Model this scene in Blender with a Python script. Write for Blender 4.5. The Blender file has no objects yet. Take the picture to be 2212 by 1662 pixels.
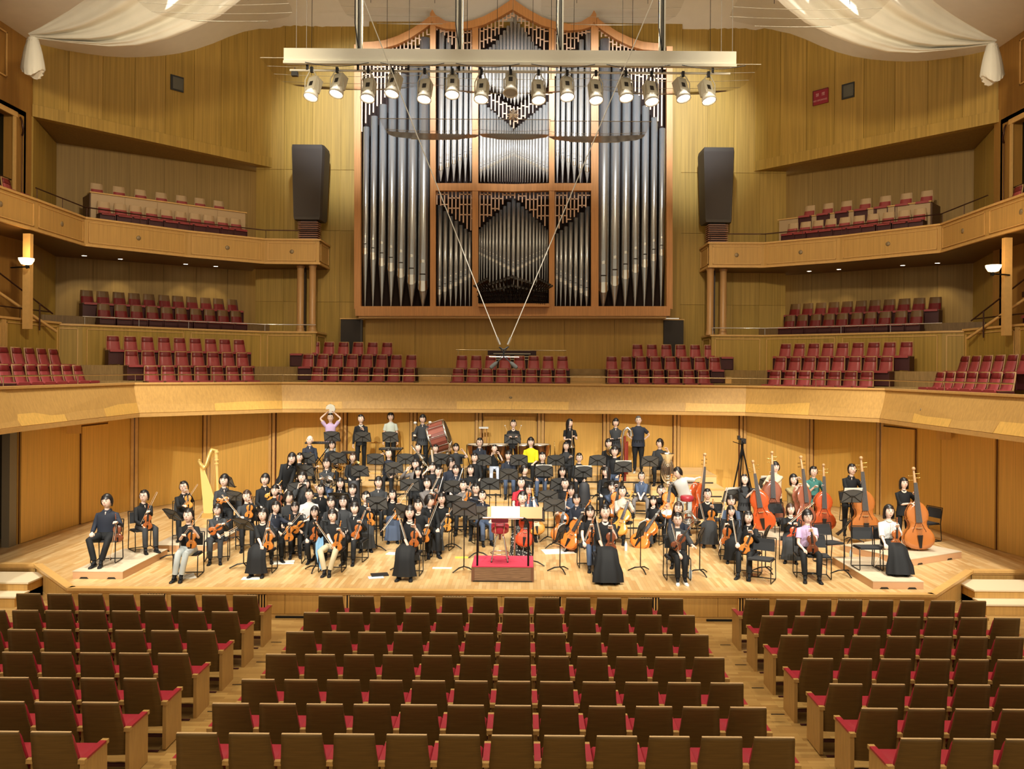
import bpy, math, random
from math import sin, cos, pi, sqrt, atan2, radians
from mathutils import Vector, Matrix
random.seed(7)
SC = bpy.context.scene
COL = SC.collection
# ---------------------------------------------------------------- camera
F, U0, V0, TH, ZC = 1800.0, 1130.0, 800.0, 0.0078, 4.68     # focal length in px of the 2212 px frame, forward axis, roll, eye height
S = 0.53                                                     # stage height
AX = -0.35                                                   # axis of the hall
cam_d = bpy.data.cameras.new('camera')
cam = bpy.data.objects.new('camera', cam_d); COL.objects.link(cam)
cam.location = (0, 0, ZC)
cam_d.sensor_fit = 'HORIZONTAL'; cam_d.sensor_width = 36.0
cam_d.lens = F * 36.0 / 2212
cam_d.shift_x = -(U0 - 1106) / 2212
cam_d.shift_y = (V0 - 831) / 2212
cam.rotation_euler = (Matrix.Rotation(radians(90), 4, 'X') @ Matrix.Rotation(TH, 4, 'Z')).to_euler()
cam_d.clip_end = 200
SC.camera = cam
# ---------------------------------------------------------------- light and exposure
SC.view_settings.view_transform = 'Standard'; SC.view_settings.look = 'None'
SC.view_settings.exposure = 0.0; SC.view_settings.gamma = 1.0; SC.view_settings.use_curve_mapping = False
SC.cycles.use_denoising = True
SC.cycles.max_bounces = 6; SC.cycles.diffuse_bounces = 3; SC.cycles.glossy_bounces = 3
SC.cycles.transmission_bounces = 4; SC.cycles.transparent_max_bounces = 12
SC.cycles.sample_clamp_indirect = 4.0
SC.cycles.caustics_reflective = False; SC.cycles.caustics_refractive = False
w = bpy.data.worlds.new('world'); SC.world = w; w.use_nodes = True
w.node_tree.nodes['Background'].inputs[0].default_value = (1.0, 0.84, 0.60, 1)
w.node_tree.nodes['Background'].inputs[1].default_value = 0.62

def lamp(name, kind, loc, energy, color, target=None, **kw):
    d = bpy.data.lights.new(name, kind); d.energy = energy; d.color = color
    for k, v in kw.items(): setattr(d, k, v)
    o = bpy.data.objects.new(name, d); COL.objects.link(o); o.location = loc
    if target is not None:
        o.rotation_euler = (Vector(target) - Vector(loc)).to_track_quat('-Z', 'Y').to_euler()
    return o
STAGE_C = (1.0, 0.93, 0.80)
HALL_C = (1.0, 0.84, 0.58)
# stage lights let into the ceiling above the front of the stage
for i in range(8):
    x = AX - 8.4 + i * 2.4; t = abs(x - AX) / 8.4
    lamp('stage_downlight', 'SPOT', (x, 18.2 + 0.4 * (i % 2), 17.1), 1700 + 3300 * t * t, STAGE_C, (AX + (x - AX) * 0.95, 21.4, S), spot_size=radians(50), spot_blend=0.4, shadow_soft_size=0.22)
# front of house lights, low enough to reach the faces and the wall behind the stage
for i in range(7):
    x = AX - 9.9 + i * 3.3
    lamp('front_of_house_light', 'SPOT', (x, 3.0, 13.2), 8800, STAGE_C, (AX + (x - AX) * 0.93, 22.0, S), spot_size=radians(25.5), spot_blend=0.3, shadow_soft_size=0.15)
# hall downlights over the stalls and the terraces
for x in (-9, -3, 3, 9):
    lamp('hall_downlight', 'SPOT', (x, 11.0, 15.5), 2600, HALL_C, (x, 10.5, 0), spot_size=radians(80), spot_blend=0.9, shadow_soft_size=0.3)
for x in (-11, 10.3):
    lamp('terrace_downlight', 'SPOT', (x * 0.35, 11.0, 12.5), 4200, HALL_C, (x * 1.12, 27.5, 8.8), spot_size=radians(52), spot_blend=0.8, shadow_soft_size=0.4)
for x in (-3.5, 2.8):
    lamp('choir_downlight', 'SPOT', (x, 22.5, 15.5), 900, HALL_C, (x * 1.2, 30.0, 5.0), spot_size=radians(58), spot_blend=0.8, shadow_soft_size=0.4)
for x in (-6.5, -3.6, -0.4, 2.8, 5.7):
    lamp('organ_light', 'SPOT', (x * 0.9, 23.0, 17.4), 5200, (0.90, 0.96, 1.0), (x * 1.0, 31.0, 14.2), spot_size=radians(42), spot_blend=0.8, shadow_soft_size=0.25)
# ---------------------------------------------------------------- pixels of the photograph to places in the hall
def ray(u, v):
    a, b = u - U0, v - V0
    return a * cos(TH) + b * sin(TH), -a * sin(TH) + b * cos(TH)
def W(u, v, Y):
    a, b = ray(u, v); return Vector((a * Y / F, Y, ZC - b * Y / F))
def G(u, v, z):                      # the point at height z seen at (u, v)
    a, b = ray(u, v); Y = F * (ZC - z) / b; return Vector((a * Y / F, Y, z))
def WX(u, v, X):
    a, b = ray(u, v); Y = X * F / a; return Vector((X, Y, ZC - b * Y / F))
# ---------------------------------------------------------------- materials
MATS = {}
def nodes(m): return m.node_tree.nodes, m.node_tree.links
def mat(name, col, rough=0.5, metal=0.0, spec=0.5, emit=None, es=0.0, coat=0.0):
    if name in MATS: return MATS[name]
    m = bpy.data.materials.new(name); m.use_nodes = True
    n, l = nodes(m); b = n['Principled BSDF']
    b.inputs['Base Color'].default_value = (*col, 1); b.inputs['Roughness'].default_value = rough
    b.inputs['Metallic'].default_value = metal; b.inputs['Specular IOR Level'].default_value = spec
    if coat: b.inputs['Coat Weight'].default_value = coat; b.inputs['Coat Roughness'].default_value = 0.15
    if emit: b.inputs['Emission Color'].default_value = (*emit, 1); b.inputs['Emission Strength'].default_value = es
    MATS[name] = m; return m
def grain(name, col, rough=0.45, scale=(30, 30, 1.2), amt=0.16, world=True, spec=0.35, coat=0.0, bump=0.0):
    """wood or cloth: the base colour varied by stretched noise"""
    m = mat(name, col, rough, 0, spec, coat=coat)
    n, l = nodes(m); b = n['Principled BSDF']
    if world:
        g = n.new('ShaderNodeNewGeometry'); src = g.outputs['Position']
    else:
        g = n.new('ShaderNodeTexCoord'); src = g.outputs['Object']
    mp = n.new('ShaderNodeMapping'); mp.inputs['Scale'].default_value = scale
    nz = n.new('ShaderNodeTexNoise'); nz.inputs['Scale'].default_value = 1.0; nz.inputs['Detail'].default_value = 4
    cr = n.new('ShaderNodeValToRGB')
    d = [max(0, c * (1 - amt)) for c in col]; u = [c * (1 + amt) for c in col]
    cr.color_ramp.elements[0].position = 0.3; cr.color_ramp.elements[0].color = (*d, 1)
    cr.color_ramp.elements[1].position = 0.7; cr.color_ramp.elements[1].color = (*u, 1)
    l.new(src, mp.inputs[0]); l.new(mp.outputs[0], nz.inputs[0]); l.new(nz.outputs[0], cr.inputs[0]); l.new(cr.outputs[0], b.inputs['Base Color'])
    if bump:
        bp = n.new('ShaderNodeBump'); bp.inputs['Strength'].default_value = bump; bp.inputs['Distance'].default_value = 0.01
        l.new(nz.outputs[0], bp.inputs['Height']); l.new(bp.outputs[0], b.inputs['Normal'])
    return m
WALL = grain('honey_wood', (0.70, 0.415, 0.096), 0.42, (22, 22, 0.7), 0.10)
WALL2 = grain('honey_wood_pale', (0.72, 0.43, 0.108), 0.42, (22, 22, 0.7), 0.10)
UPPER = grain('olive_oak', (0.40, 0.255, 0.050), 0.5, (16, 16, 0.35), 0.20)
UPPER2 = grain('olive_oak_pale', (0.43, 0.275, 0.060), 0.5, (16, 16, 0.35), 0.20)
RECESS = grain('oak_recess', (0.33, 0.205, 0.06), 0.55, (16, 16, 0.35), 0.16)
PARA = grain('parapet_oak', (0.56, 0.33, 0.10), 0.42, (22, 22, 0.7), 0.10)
TRIM = grain('trim_oak', (0.66, 0.40, 0.14), 0.35, (10, 10, 8), 0.06)
ORGW = grain('organ_case_wood', (0.56, 0.265, 0.09), 0.4, (20, 20, 1.0), 0.12)
LATT = mat('lattice_wood', (0.72, 0.48, 0.32), 0.5)
DARK = mat('dark_void', (0.006, 0.005, 0.004), 0.9)
BLACK = mat('black_paint', (0.012, 0.012, 0.013), 0.4)
BLKM = mat('black_metal', (0.015, 0.015, 0.016), 0.35, 0.6)
CHROME = mat('chrome', (0.75, 0.74, 0.72), 0.18, 1.0)
BRASSR = mat('rail_metal', (0.55, 0.44, 0.26), 0.25, 1.0)
CEIL = grain('ceiling_plaster', (0.86, 0.82, 0.74), 0.8, (3, 3, 3), 0.02)
WHITE = mat('white_paint', (0.66, 0.64, 0.56), 0.45)
SEATW = grain('seat_back_wood', (0.135, 0.078, 0.022), 0.42, (2.5, 40, 60), 0.14, world=False)
SEATE = grain('seat_side_wood', (0.50, 0.31, 0.11), 0.4, (60, 60, 4), 0.12, world=False)
RED = mat('red_leather', (0.36, 0.022, 0.045), 0.35)
GRED = mat('gallery_red_leather', (0.34, 0.055, 0.058), 0.35)
GRED2 = mat('gallery_head_leather', (0.17, 0.012, 0.014), 0.4)
GDARK = mat('gallery_seat_panel', (0.055, 0.006, 0.008), 0.5)
GWOOD = mat('gallery_seat_wood', (0.42, 0.24, 0.10), 0.4)
BEIGE = mat('beige_shell', (0.52, 0.36, 0.20), 0.45)
# ---------------------------------------------------------------- mesh builder
def frames(pts):
    """parallel-transport frames along a polyline"""
    n = len(pts); T = []
    for i in range(n):
        a = pts[max(0, i - 1)]; b = pts[min(n - 1, i + 1)]; t = (b - a)
        T.append(t.normalized() if t.length > 1e-9 else Vector((0, 0, 1)))
    up = Vector((0, 0, 1)) if abs(T[0].z) < 0.9 else Vector((0, 1, 0))
    N = (up - T[0] * up.dot(T[0])).normalized(); out = []
    for i in range(n):
        if i: N = (N - T[i] * N.dot(T[i]));  N = N.normalized() if N.length > 1e-6 else Vector((1, 0, 0))
        out.append((T[i], N, T[i].cross(N)))
    return out
class MB:
    def __init__(s): s.v = []; s.f = []; s.m = []; s.s = []
    def add(s, vs, fs, mi=0, smooth=False, M=None):
        o = len(s.v)
        s.v += [tuple(M @ Vector(p)) for p in vs] if M is not None else [tuple(p) for p in vs]
        s.f += [tuple(i + o for i in f) for f in fs]; s.m += [mi] * len(fs); s.s += [smooth] * len(fs); return s
    def box(s, a, b, mi=0, M=None):
        x0, y0, z0 = a; x1, y1, z1 = b
        v = [(x0, y0, z0), (x1, y0, z0), (x1, y1, z0), (x0, y1, z0), (x0, y0, z1), (x1, y0, z1), (x1, y1, z1), (x0, y1, z1)]
        return s.add(v, [(0, 3, 2, 1), (4, 5, 6, 7), (0, 1, 5, 4), (1, 2, 6, 5), (2, 3, 7, 6), (3, 0, 4, 7)], mi, False, M)
    def prism(s, poly, z0, z1, mi=0, M=None, smooth=False):
        """poly in xy, counter-clockwise, extruded in z"""
        n = len(poly); v = [(p[0], p[1], z0) for p in poly] + [(p[0], p[1], z1) for p in poly]
        s.add(v, [tuple(range(n - 1, -1, -1)), tuple(range(n, 2 * n))], mi, False, M)
        return s.add(v, [(i, (i + 1) % n, n + (i + 1) % n, n + i) for i in range(n)], mi, smooth, M)
    def loft(s, rings, mi=0, smooth=True, caps=True, M=None, closed=True):
        k = len(rings[0]); v = [p for r in rings for p in r]; f = []
        for i in range(len(rings) - 1):
            for j in range(k if closed else k - 1):
                a = i * k + j; b = i * k + (j + 1) % k; f.append((a, b, b + k, a + k))
        s.add(v, f, mi, smooth, M)
        if caps: s.add(v, [tuple(range(k - 1, -1, -1)), tuple(range((len(rings) - 1) * k, len(rings) * k))], mi, False, M)
        return s
    def tube(s, pts, rad, n=8, mi=0, caps=True, smooth=True, ell=1.0, M=None, off=0.0):
        pts = [Vector(p) for p in pts]
        if not hasattr(rad, '__len__'): rad = [rad] * len(pts)
        R = []
        for (T, N, B), p, r in zip(frames(pts), pts, rad):
            R.append([p + (N * cos(off + 2 * pi * j / n) * ell + B * sin(off + 2 * pi * j / n)) * r for j in range(n)])
        return s.loft(R, mi, smooth, caps, M)
    def lathe(s, prof, n=12, mi=0, M=None, smooth=True, caps=True):
        return s.loft([[(r * cos(2 * pi * j / n), r * sin(2 * pi * j / n), z) for j in range(n)] for r, z in prof], mi, smooth, caps, M)
    def ball(s, c, r, nu=10, nv=6, mi=0, M=None):
        if not hasattr(r, '__len__'): r = (r, r, r)
        R = []
        for i in range(nv + 1):
            t = -pi / 2 + pi * (i + 0.02) / (nv + 0.04); R.append([(c[0] + r[0] * cos(t) * cos(2 * pi * j / nu), c[1] + r[1] * cos(t) * sin(2 * pi * j / nu), c[2] + r[2] * sin(t)) for j in range(nu)])
        return s.loft(R, mi, True, True, M)
    def mesh(s, name, mats):
        me = bpy.data.meshes.new(name); me.from_pydata(s.v, [], s.f)
        for m in (mats if isinstance(mats, (list, tuple)) else [mats]): me.materials.append(m)
        me.polygons.foreach_set('material_index', s.m); me.polygons.foreach_set('use_smooth', s.s); me.update(); return me
    def obj(s, name, mats, parent=None, **kw):
        return link(name, s.mesh(name, mats), parent, **kw)
def link(name, data, parent=None, label=None, cat=None, group=None, kind=None, M=None):
    o = bpy.data.objects.new(name, data); COL.objects.link(o)
    if parent is not None: o.parent = parent
    if M is not None: o.matrix_local = M if parent is not None else M
    if label: o['label'] = label
    if cat: o['category'] = cat
    if group: o['group'] = group
    if kind: o['kind'] = kind
    return o
def thing(name, label, cat, loc=(0, 0, 0), rz=0, group=None):
    o = link(name, None, None, label, cat, group); o.location = loc; o.rotation_euler = (0, 0, rz); o.empty_display_size = 0.1; return o
def struct(name, mb, mats): return mb.obj(name, mats, kind='structure')
def tree(o, parent=None):
    c = o.copy(); COL.objects.link(c)
    if parent is not None: c.parent = parent
    for ch in o.children: tree(ch, c)
    return c
def TR(loc, rz=0, rx=0, ry=0, sc=1.0):
    return Matrix.Translation(Vector(loc)) @ Matrix.Rotation(rz, 4, 'Z') @ Matrix.Rotation(ry, 4, 'Y') @ Matrix.Rotation(rx, 4, 'X') @ Matrix.Scale(sc, 4)
ORD = ['first', 'second', 'third', 'fourth', 'fifth', 'sixth', 'seventh', 'eighth', 'ninth', 'tenth', 'eleventh', 'twelfth', 'thirteenth', 'fourteenth', 'fifteenth', 'sixteenth', 'seventeenth', 'eighteenth', 'nineteenth', 'twentieth', 'twenty-first', 'twenty-second', 'twenty-third', 'twenty-fourth', 'twenty-fifth', 'twenty-sixth', 'twenty-seventh', 'twenty-eighth', 'twenty-ninth', 'thirtieth', 'thirty-first', 'thirty-second']
def wall_frame(p, q):
    """matrix whose x runs from p to q on plan, y is the outward (left of travel) normal, z up, origin p"""
    d = Vector((q[0] - p[0], q[1] - p[1], 0)); L = d.length; d.normalize()
    return Matrix(((d.x, -d.y, 0, p[0]), (d.y, d.x, 0, p[1]), (0, 0, 1, 0), (0, 0, 0, 1))), L
def mx(x): return 2 * AX - x
# ================================================================ setting
OW = 31.5                                                    # plane of the organ wall
def floor_mat(name, a, b, sx, sy, rot=0.0):
    m = mat(name, a, 0.32, 0, 0.4, coat=0.15); n, l = nodes(m); bs = n['Principled BSDF']
    g = n.new('ShaderNodeNewGeometry'); mp = n.new('ShaderNodeMapping'); mp.inputs['Rotation'].default_value = (0, 0, rot)
    br = n.new('ShaderNodeTexBrick'); br.inputs['Scale'].default_value = 1.0
    br.inputs['Brick Width'].default_value = sx; br.inputs['Row Height'].default_value = sy; br.inputs['Mortar Size'].default_value = 0.0015
    br.inputs['Color1'].default_value = (*a, 1); br.inputs['Color2'].default_value = (*b, 1); br.inputs['Mortar'].default_value = (*[c * 0.6 for c in b], 1)
    br.inputs['Bias'].default_value = 0.0; br.offset = 0.37
    nz = n.new('ShaderNodeTexNoise'); nz.inputs['Scale'].default_value = 1.6; mx_ = n.new('ShaderNodeMixRGB'); mx_.blend_type = 'MULTIPLY'; mx_.inputs[0].default_value = 0.25
    l.new(g.outputs['Position'], mp.inputs[0]); l.new(mp.outputs[0], br.inputs[0]); l.new(g.outputs['Position'], nz.inputs[0])
    l.new(br.outputs[0], mx_.inputs[1]); l.new(nz.outputs[0], mx_.inputs[2]); l.new(mx_.outputs[0], bs.inputs['Base Color'])
    return m
STAGEF = floor_mat('stage_parquet', (0.78, 0.56, 0.28), (0.60, 0.36, 0.14), 0.75, 0.075, radians(90))
STALLF = floor_mat('stalls_parquet', (0.56, 0.36, 0.13), (0.40, 0.23, 0.075), 0.6, 0.075)
# --- stalls floor: flat to the fifth row, then low steps
fl = MB(); fl.add([(-20, 9.9, 0), (20, 9.9, 0), (20, 19.5, 0), (-20, 19.5, 0)], [(0, 1, 2, 3)])
fl.box((-20, 8.75, -0.3), (20, 9.9, 0.10)); fl.box((-20, 6.0, -0.3), (20, 8.75, 0.20)); fl.add([(-20, -4, 0.2), (20, -4, 0.2), (20, 6, 0.2), (-20, 6, 0.2)], [(0, 1, 2, 3)])
flo = struct('floor', fl, STALLF)
for (u, v, z) in ((597, 1388, 0), (566, 1431, 0), (515, 1480, 0.0), (463, 1538, 0.1), (1567, 1394, 0), (1600, 1437, 0), (1637, 1487, 0.0), (1680, 1544, 0.1)):
    p = G(u, v, z); pb = MB(); pb.box((p.x - 0.09, p.y - 0.012, z), (p.x + 0.09, p.y + 0.012, z + 0.004)); pb.obj('aisle_strip', BLACK, flo)
# --- stage
SL = [(-16, 17.45), (-10.2, 17.45), (-8.5, 15.6), (7.75, 15.6), (9.5, 17.55), (16, 17.55)]
st = MB(); st.prism(SL + [(16, 29), (-16, 29)], S - 0.05, S)
struct('floor_stage', st, STAGEF)
sf = MB(); sfl = []
for i in range(len(SL) - 1):
    M, L = wall_frame(SL[i], SL[i + 1]); sf.box((0, 0.06, 0), (L, 0.12, S - 0.05), 0, M)
sfo = struct('wall_stage_front', sf, PARA)
for i in range(len(SL) - 1):
    M, L = wall_frame(SL[i], SL[i + 1]); k = max(1, round(L / 1.36)); 
    for j in range(k):
        pb = MB(); pb.box((L * j / k + 0.004, 0.035, 0.07), (L * (j + 1) / k - 0.004, 0.06, S - 0.09)); pb.obj('panel', PARA, sfo, M=M)
    pb = MB(); pb.box((0, 0.03, 0), (L, 0.07, 0.06)); pb.obj('plinth', TRIM, sfo, M=M)
    pb = MB(); pb.box((0, -0.02, S - 0.045), (L, 0.14, S + 0.006)); pb.box((0, 0.01, S - 0.085), (L, 0.10, S - 0.045)); pb.obj('nosing', TRIM, sfo, M=M)
for k, (u0, u1) in enumerate(((316, 358), (532, 574), (747, 788), (959, 1001), (1171, 1213), (1384, 1426), (1596, 1638), (1810, 1852))):
    x0, x1 = W(u0, 1285, 15.6).x, W(u1, 1285, 15.6).x
    gb = MB(); gb.box((x0, 15.628, 0.1), (x1, 15.64, S - 0.10), 0)
    gr = gb.obj('vent', DARK, sfo)
    for j in range(8):
        xx = x0 + (x1 - x0) * j / 7; q = MB(); q.box((xx - 0.011, 15.605, 0.1), (xx + 0.011, 15.64, S - 0.10)); q.obj('bar', TRIM, gr)
for k, (u, v) in enumerate(((625, 1338), (1560, 1345))):
    p = G(u, v, 0.0); q = MB(); q.box((p.x - 0.28, 15.6, 0.0), (p.x + 0.28, 15.64, 0.035)); q.obj('air_slot', DARK, sfo)
# --- wall round the stage
LW = [(-11.75, 19.4), (-11.72, 20.6), (-11.65, 21.9), (-11.55, 23.2), (-11.3, 24.2)]
BW = [(-11.3, 24.2), (-10.0, 26.3), (-8.16, 27.2), (-5.9, 27.5), (-3.6, 27.5), (-1.45, 27.5), (0.6, 27.5), (2.75, 27.5), (5.07, 27.5), (7.2, 27.3), (9.2, 26.6), (10.5, 24.4)]
RW = [(10.5, 24.4), (10.85, 22.9), (11.0, 21.9), (11.1, 20.8), (11.2, 19.6), (11.6, 17.6), (12.0, 15)]
ZG = 3.33
def stage_wall(name, P, piers):
    b = MB()
    for i in range(len(P) - 1):
        M, L = wall_frame(P[i], P[i + 1]); b.box((0, 0.03, S), (L, 0.15, ZG + 0.1), 0, M)
    w_ = struct(name, b, WALL)
    for i in range(len(P) - 1):
        M, L = wall_frame(P[i], P[i + 1]); e = 0.10 if piers else 0.012
        q = MB(); q.box((e, 0.0, S + 0.005), (L - e, 0.03, ZG + 0.02)); q.obj('panel', WALL if (i % 2 or piers) else WALL2, w_, M=M)
    return w_
wl = stage_wall('wall_stage_left', LW, False); wb = stage_wall('wall_stage_back', BW, True); wr = stage_wall('wall_stage_right', RW, False)
for (x, y) in BW[0:]:
    a = 0 if abs(x) < 9 else (0.8 if x < 0 else -0.8)
    for dx in (-0.06, 0.06):
        q = MB(); q.box((-0.042, -0.09, S), (0.042, 0.0, ZG + 0.05), M=TR((x + dx * cos(a), y + dx * sin(a) - 0.01, 0), a)); q.obj('pilaster', TRIM, wb)
    q = MB(); q.box((-0.125, -0.05, S), (-0.105, 0.01, ZG), M=TR((x, y, 0), a)); q.box((0.105, -0.05, S), (0.125, 0.01, ZG), M=TR((x, y, 0), a)); q.obj('shadow_gap', mat('gap_brown', (0.10, 0.03, 0.01), 0.7), wb)
# doors in the stage wall
dm = MB(); dm.box((-1.28, 27.42, S), (-0.44, 27.49, 3.15)); dm.box((-0.425, 27.42, S), (0.42, 27.49, 3.15))
d0 = struct('door_1', dm, WALL2)
q = MB(); q.box((-0.52, 27.39, 1.5), (-0.48, 27.42, 1.75)); q.obj('handle', CHROME, d0)
for k, (nm, P, i, z1) in enumerate((('door_2', LW, 2, 3.1), ('door_3', RW, 0, 3.12), ('door_4', LW, 0, 3.16), ('door_5', RW, 3, 3.16))):
    M, L = wall_frame(P[i], P[i + 1]); q = MB(); q.box((0.06, -0.05, S + 0.01), (L - 0.06, 0.0, z1), 0, M); o = struct(nm, q, WALL2)
    q = MB(); q.box((0.03, -0.02, S), (0.05, 0.0, z1 + 0.03), 0, M); q.box((L - 0.05, -0.02, S), (L - 0.03, 0.0, z1 + 0.03), 0, M); q.box((0.03, -0.02, z1 + 0.01), (L - 0.03, 0.0, z1 + 0.03), 0, M); q.obj('door_gap', mat('gap_brown', (0, 0, 0)), o)
# dark doorway beyond the left end
q = MB(); q.box((-11.9, 19.05, S), (-11.72, 19.32, ZG)); struct('trim_1', q, mat('grey_steel_jamb', (0.20, 0.17, 0.12), 0.5))
q = MB(); q.box((-15.5, 20.0, S), (-11.9, 20.1, ZG)); q.box((-15.6, 13, S), (-15.5, 20.1, ZG)); q.box((-15.6, 13, ZG), (-11.0, 20.1, ZG + 0.1)); struct('wall_backstage', q, mat('backstage_grey', (0.055, 0.045, 0.028), 0.8))
q = MB(); q.box((11.28, 18.45, 1.72), (11.42, 17.2, 1.98)); 
M, L = wall_frame(RW[4], RW[5]); q = MB(); q.box((L - 0.85, -0.035, 2.05), (L + 0.6, 0.03, 2.32), 0, M); o = struct('window_1', q, BLACK)
q = MB(); q.box((L - 0.80, -0.045, 2.08), (L + 0.55, -0.035, 2.29), 0, M); q.obj('pane', mat('dark_glass', (0.02, 0.02, 0.02), 0.08), o)
for s_, p in ((1, (-11.55, 21.2)), (-1, (10.95, 21.4))):
    q = MB(); q.prism([(0, -0.10), (0.32, 0), (0, 0.10)], 2.98, 3.25, M=TR((p[0], p[1], 0), 0 if s_ > 0 else pi)); q.obj('bracket_speaker', WALL2, label='small wedge speaker in wood finish high on the %s stage wall' % ('left' if s_ > 0 else 'right'), cat='speaker')
# --- gallery round the stage
GB = [(-10.2, 12.5), (-10.6, 17.6), (-10.6, 23.0), (-7.5, 26.0), (-3.9, 26.65), (AX, 26.8), (3.3, 26.7), (7.0, 26.2), (9.95, 23.2), (10.05, 17.8), (10.3, 12.5)]
GT = [(-10.5, 12.5), (-10.9, 17.4), (-10.85, 23.2), (-7.62, 26.3), (-3.95, 26.95), (AX, 27.1), (3.35, 27.0), (7.1, 26.5), (10.2, 23.4), (10.35, 17.6), (10.6, 12.5)]
ZT = 4.22
gb = MB()
for i in range(len(GB) - 1):
    a0, a1, b0, b1 = GB[i], GB[i + 1], GT[i], GT[i + 1]
    r = [(*a0, ZG + 0.06), (*a1, ZG + 0.06), (*b1, ZT), (*b0, ZT)]
    gb.add(r + [(x, y + 0.12, z) for x, y, z in r], [(0, 1, 2, 3), (7, 6, 5, 4), (3, 2, 6, 7)])
gw = struct('wall_gallery', gb, PARA)
for i in range(len(GB) - 1):
    M, L = wall_frame(GB[i], GB[i + 1]); M2, L2 = wall_frame(GT[i], GT[i + 1])
    q = MB(); q.box((-0.02, -0.03, ZG - 0.03), (L + 0.02, 0.10, ZG + 0.07), 0, M); q.obj('lower_moulding', TRIM, gw)
    q = MB(); q.box((-0.02, -0.05, ZT - 0.025), (L2 + 0.02, 0.22, ZT + 0.03), 0, M2); q.box((0, -0.03, ZT - 0.12), (L2, 0.0, ZT - 0.09), 0, M2); q.obj('cap', TRIM, gw)
    # facing boards
    a0, a1, b0, b1 = [Vector((*p, z)) for p, z in ((GB[i], ZG + 0.08), (GB[i + 1], ZG + 0.08), (GT[i], ZT - 0.13), (GT[i + 1], ZT - 0.13))]
    n_ = max(1, round((a1 - a0).length / 1.9)); nn = ((a1 - a0).cross(b0 - a0)).normalized() * 0.012
    if nn.y > 0 and abs(nn.y) > abs(nn.x): nn = -nn
    for j in range(n_):
        t0, t1 = j / n_ + 0.002, (j + 1) / n_ - 0.002
        P = [a0.lerp(a1, t0), a0.lerp(a1, t1), b0.lerp(b1, t1), b0.lerp(b1, t0)]
        cx_ = 0.0; inward = Vector((AX, 18, 3.5)) - P[0]
        k_ = nn if nn.dot(inward) > 0 else -nn
        q = MB(); q.add([p + k_ for p in P] + P, [(0, 1, 2, 3), (0, 4, 5, 1), (3, 2, 6, 7), (1, 5, 6, 2), (0, 3, 7, 4)]); q.obj('panel', [PARA, WALL2][(i + j) % 2], gw)
gf = MB(); gf.prism(GB + [(15.2, 12.5), (15.2, 32), (-15.6, 32), (-15.6, 12.5)], ZG, ZG + 0.06); struct('floor_gallery', gf, WALL2)
def rail(name, pts, z, dz, label, group, mt=BRASSR, r=0.018, every=2.2):
    """hand rail on thin posts"""
    o = thing(name, label, 'railing', (pts[0][0], pts[0][1], z), 0, group); o0 = Vector(o.location)
    P = [Vector((p[0], p[1], z + dz)) - o0 for p in pts]; q = MB(); q.tube(P, r, 6); q.obj('handrail', mt, o)
    for i in range(len(P) - 1):
        n_ = max(1, int((P[i + 1] - P[i]).length / every))
        for j in range(n_):
            p = P[i].lerp(P[i + 1], j / n_ + 0.02); q = MB(); q.tube([(p.x, p.y, 0), (p.x, p.y, dz)], 0.011, 5); q.obj('post', mt, o)
    return o
rail('gallery_railing', [(x * 1.008, y + 0.1) for x, y in GT[1:-1]], ZT, 0.25, 'long thin metal handrail along the top of the gallery front', None)
for i, (u, v, Y, X) in enumerate(((1103, 860, 26.95, None), (193, 875, 0, -10.75), (1990, 887, 0, 10.12))):
    p = W(u, v, Y) if X is None else WX(u, v, X)
    q = MB(); q.lathe([(0.05, 0), (0.055, 0.012), (0.03, 0.02), (0.012, 0.03)], 12, M=TR(p, 0 if X is None else (pi / 2 if X < 0 else -pi / 2)) @ Matrix.Rotation(pi / 2, 4, 'X'))
    q.obj('speaker_vent', mat('vent_metal', (0.30, 0.22, 0.12), 0.5, 0.3), gw)
# --- steps of the choir seating
RS = [(27.75, 3.82), (28.85, 4.28), (29.55, 4.74)]
RD = Vector((0.765, 0.642, 0)); RN = Vector((0.642, -0.765, 0))
R3L = Vector((-12.7, 25.4, 0)); R3R = Vector((11.9, 25.1, 0)); RDR = Vector((-0.735, 0.678, 0)); RNR = Vector((-0.678, -0.735, 0))
cf = MB()
for k, (y, z) in enumerate(RS):
    cf.prism([(-9.2 + 0.3 * k, y - 0.18), (8.5 - 0.3 * k, y - 0.18), (8.5, OW), (-9.2, OW)], ZG, z)
    for P, D, N in ((R3L, RD, RN), (R3R, RDR, RNR)):
        a = P + N * (0.8 * (2 - k) + 0.60) - D * 1.6; b = a + D * 8.2; c = b - N * 5; d = a - N * 5
        poly = [(a.x, a.y), (b.x, b.y), (c.x, c.y), (d.x, d.y)]; cf.prism(poly if P is R3L else poly[::-1], ZG, z - 0.002 * (k + 1))
for s_ in (-1, 1):
    for k in range(3):
        x = [11.85, 12.55, 13.4][k]; xx = (mx(x) if s_ < 0 else x - 0.1); a, b = (xx, -15.4) if s_ < 0 else (xx, 15.0)
        cf.box((min(a, b), 17, ZG), (max(a, b), 25.2, RS[k][1] - 0.004))
struct('floor_choir', cf, grain('choir_floor', (0.30, 0.19, 0.07), 0.5, (3, 40, 3), 0.2))
sp = MB()                                                    # steps in the aisles
for (u0, u1, y0) in ((566, 628, 27.3), (905, 975, 27.3), (1232, 1308, 27.3), (1567, 1645, 27.2)):
    for k in range(4):
        y = y0 + 0.1 + k * 0.45; a = W(u0, 800, y).x; b = W(u1, 800, y).x; sp.box((a, y, ZG), (b, y + 0.5, 3.84 + 0.22 * k))
struct('floor_choir_steps', sp, TRIM)
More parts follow.
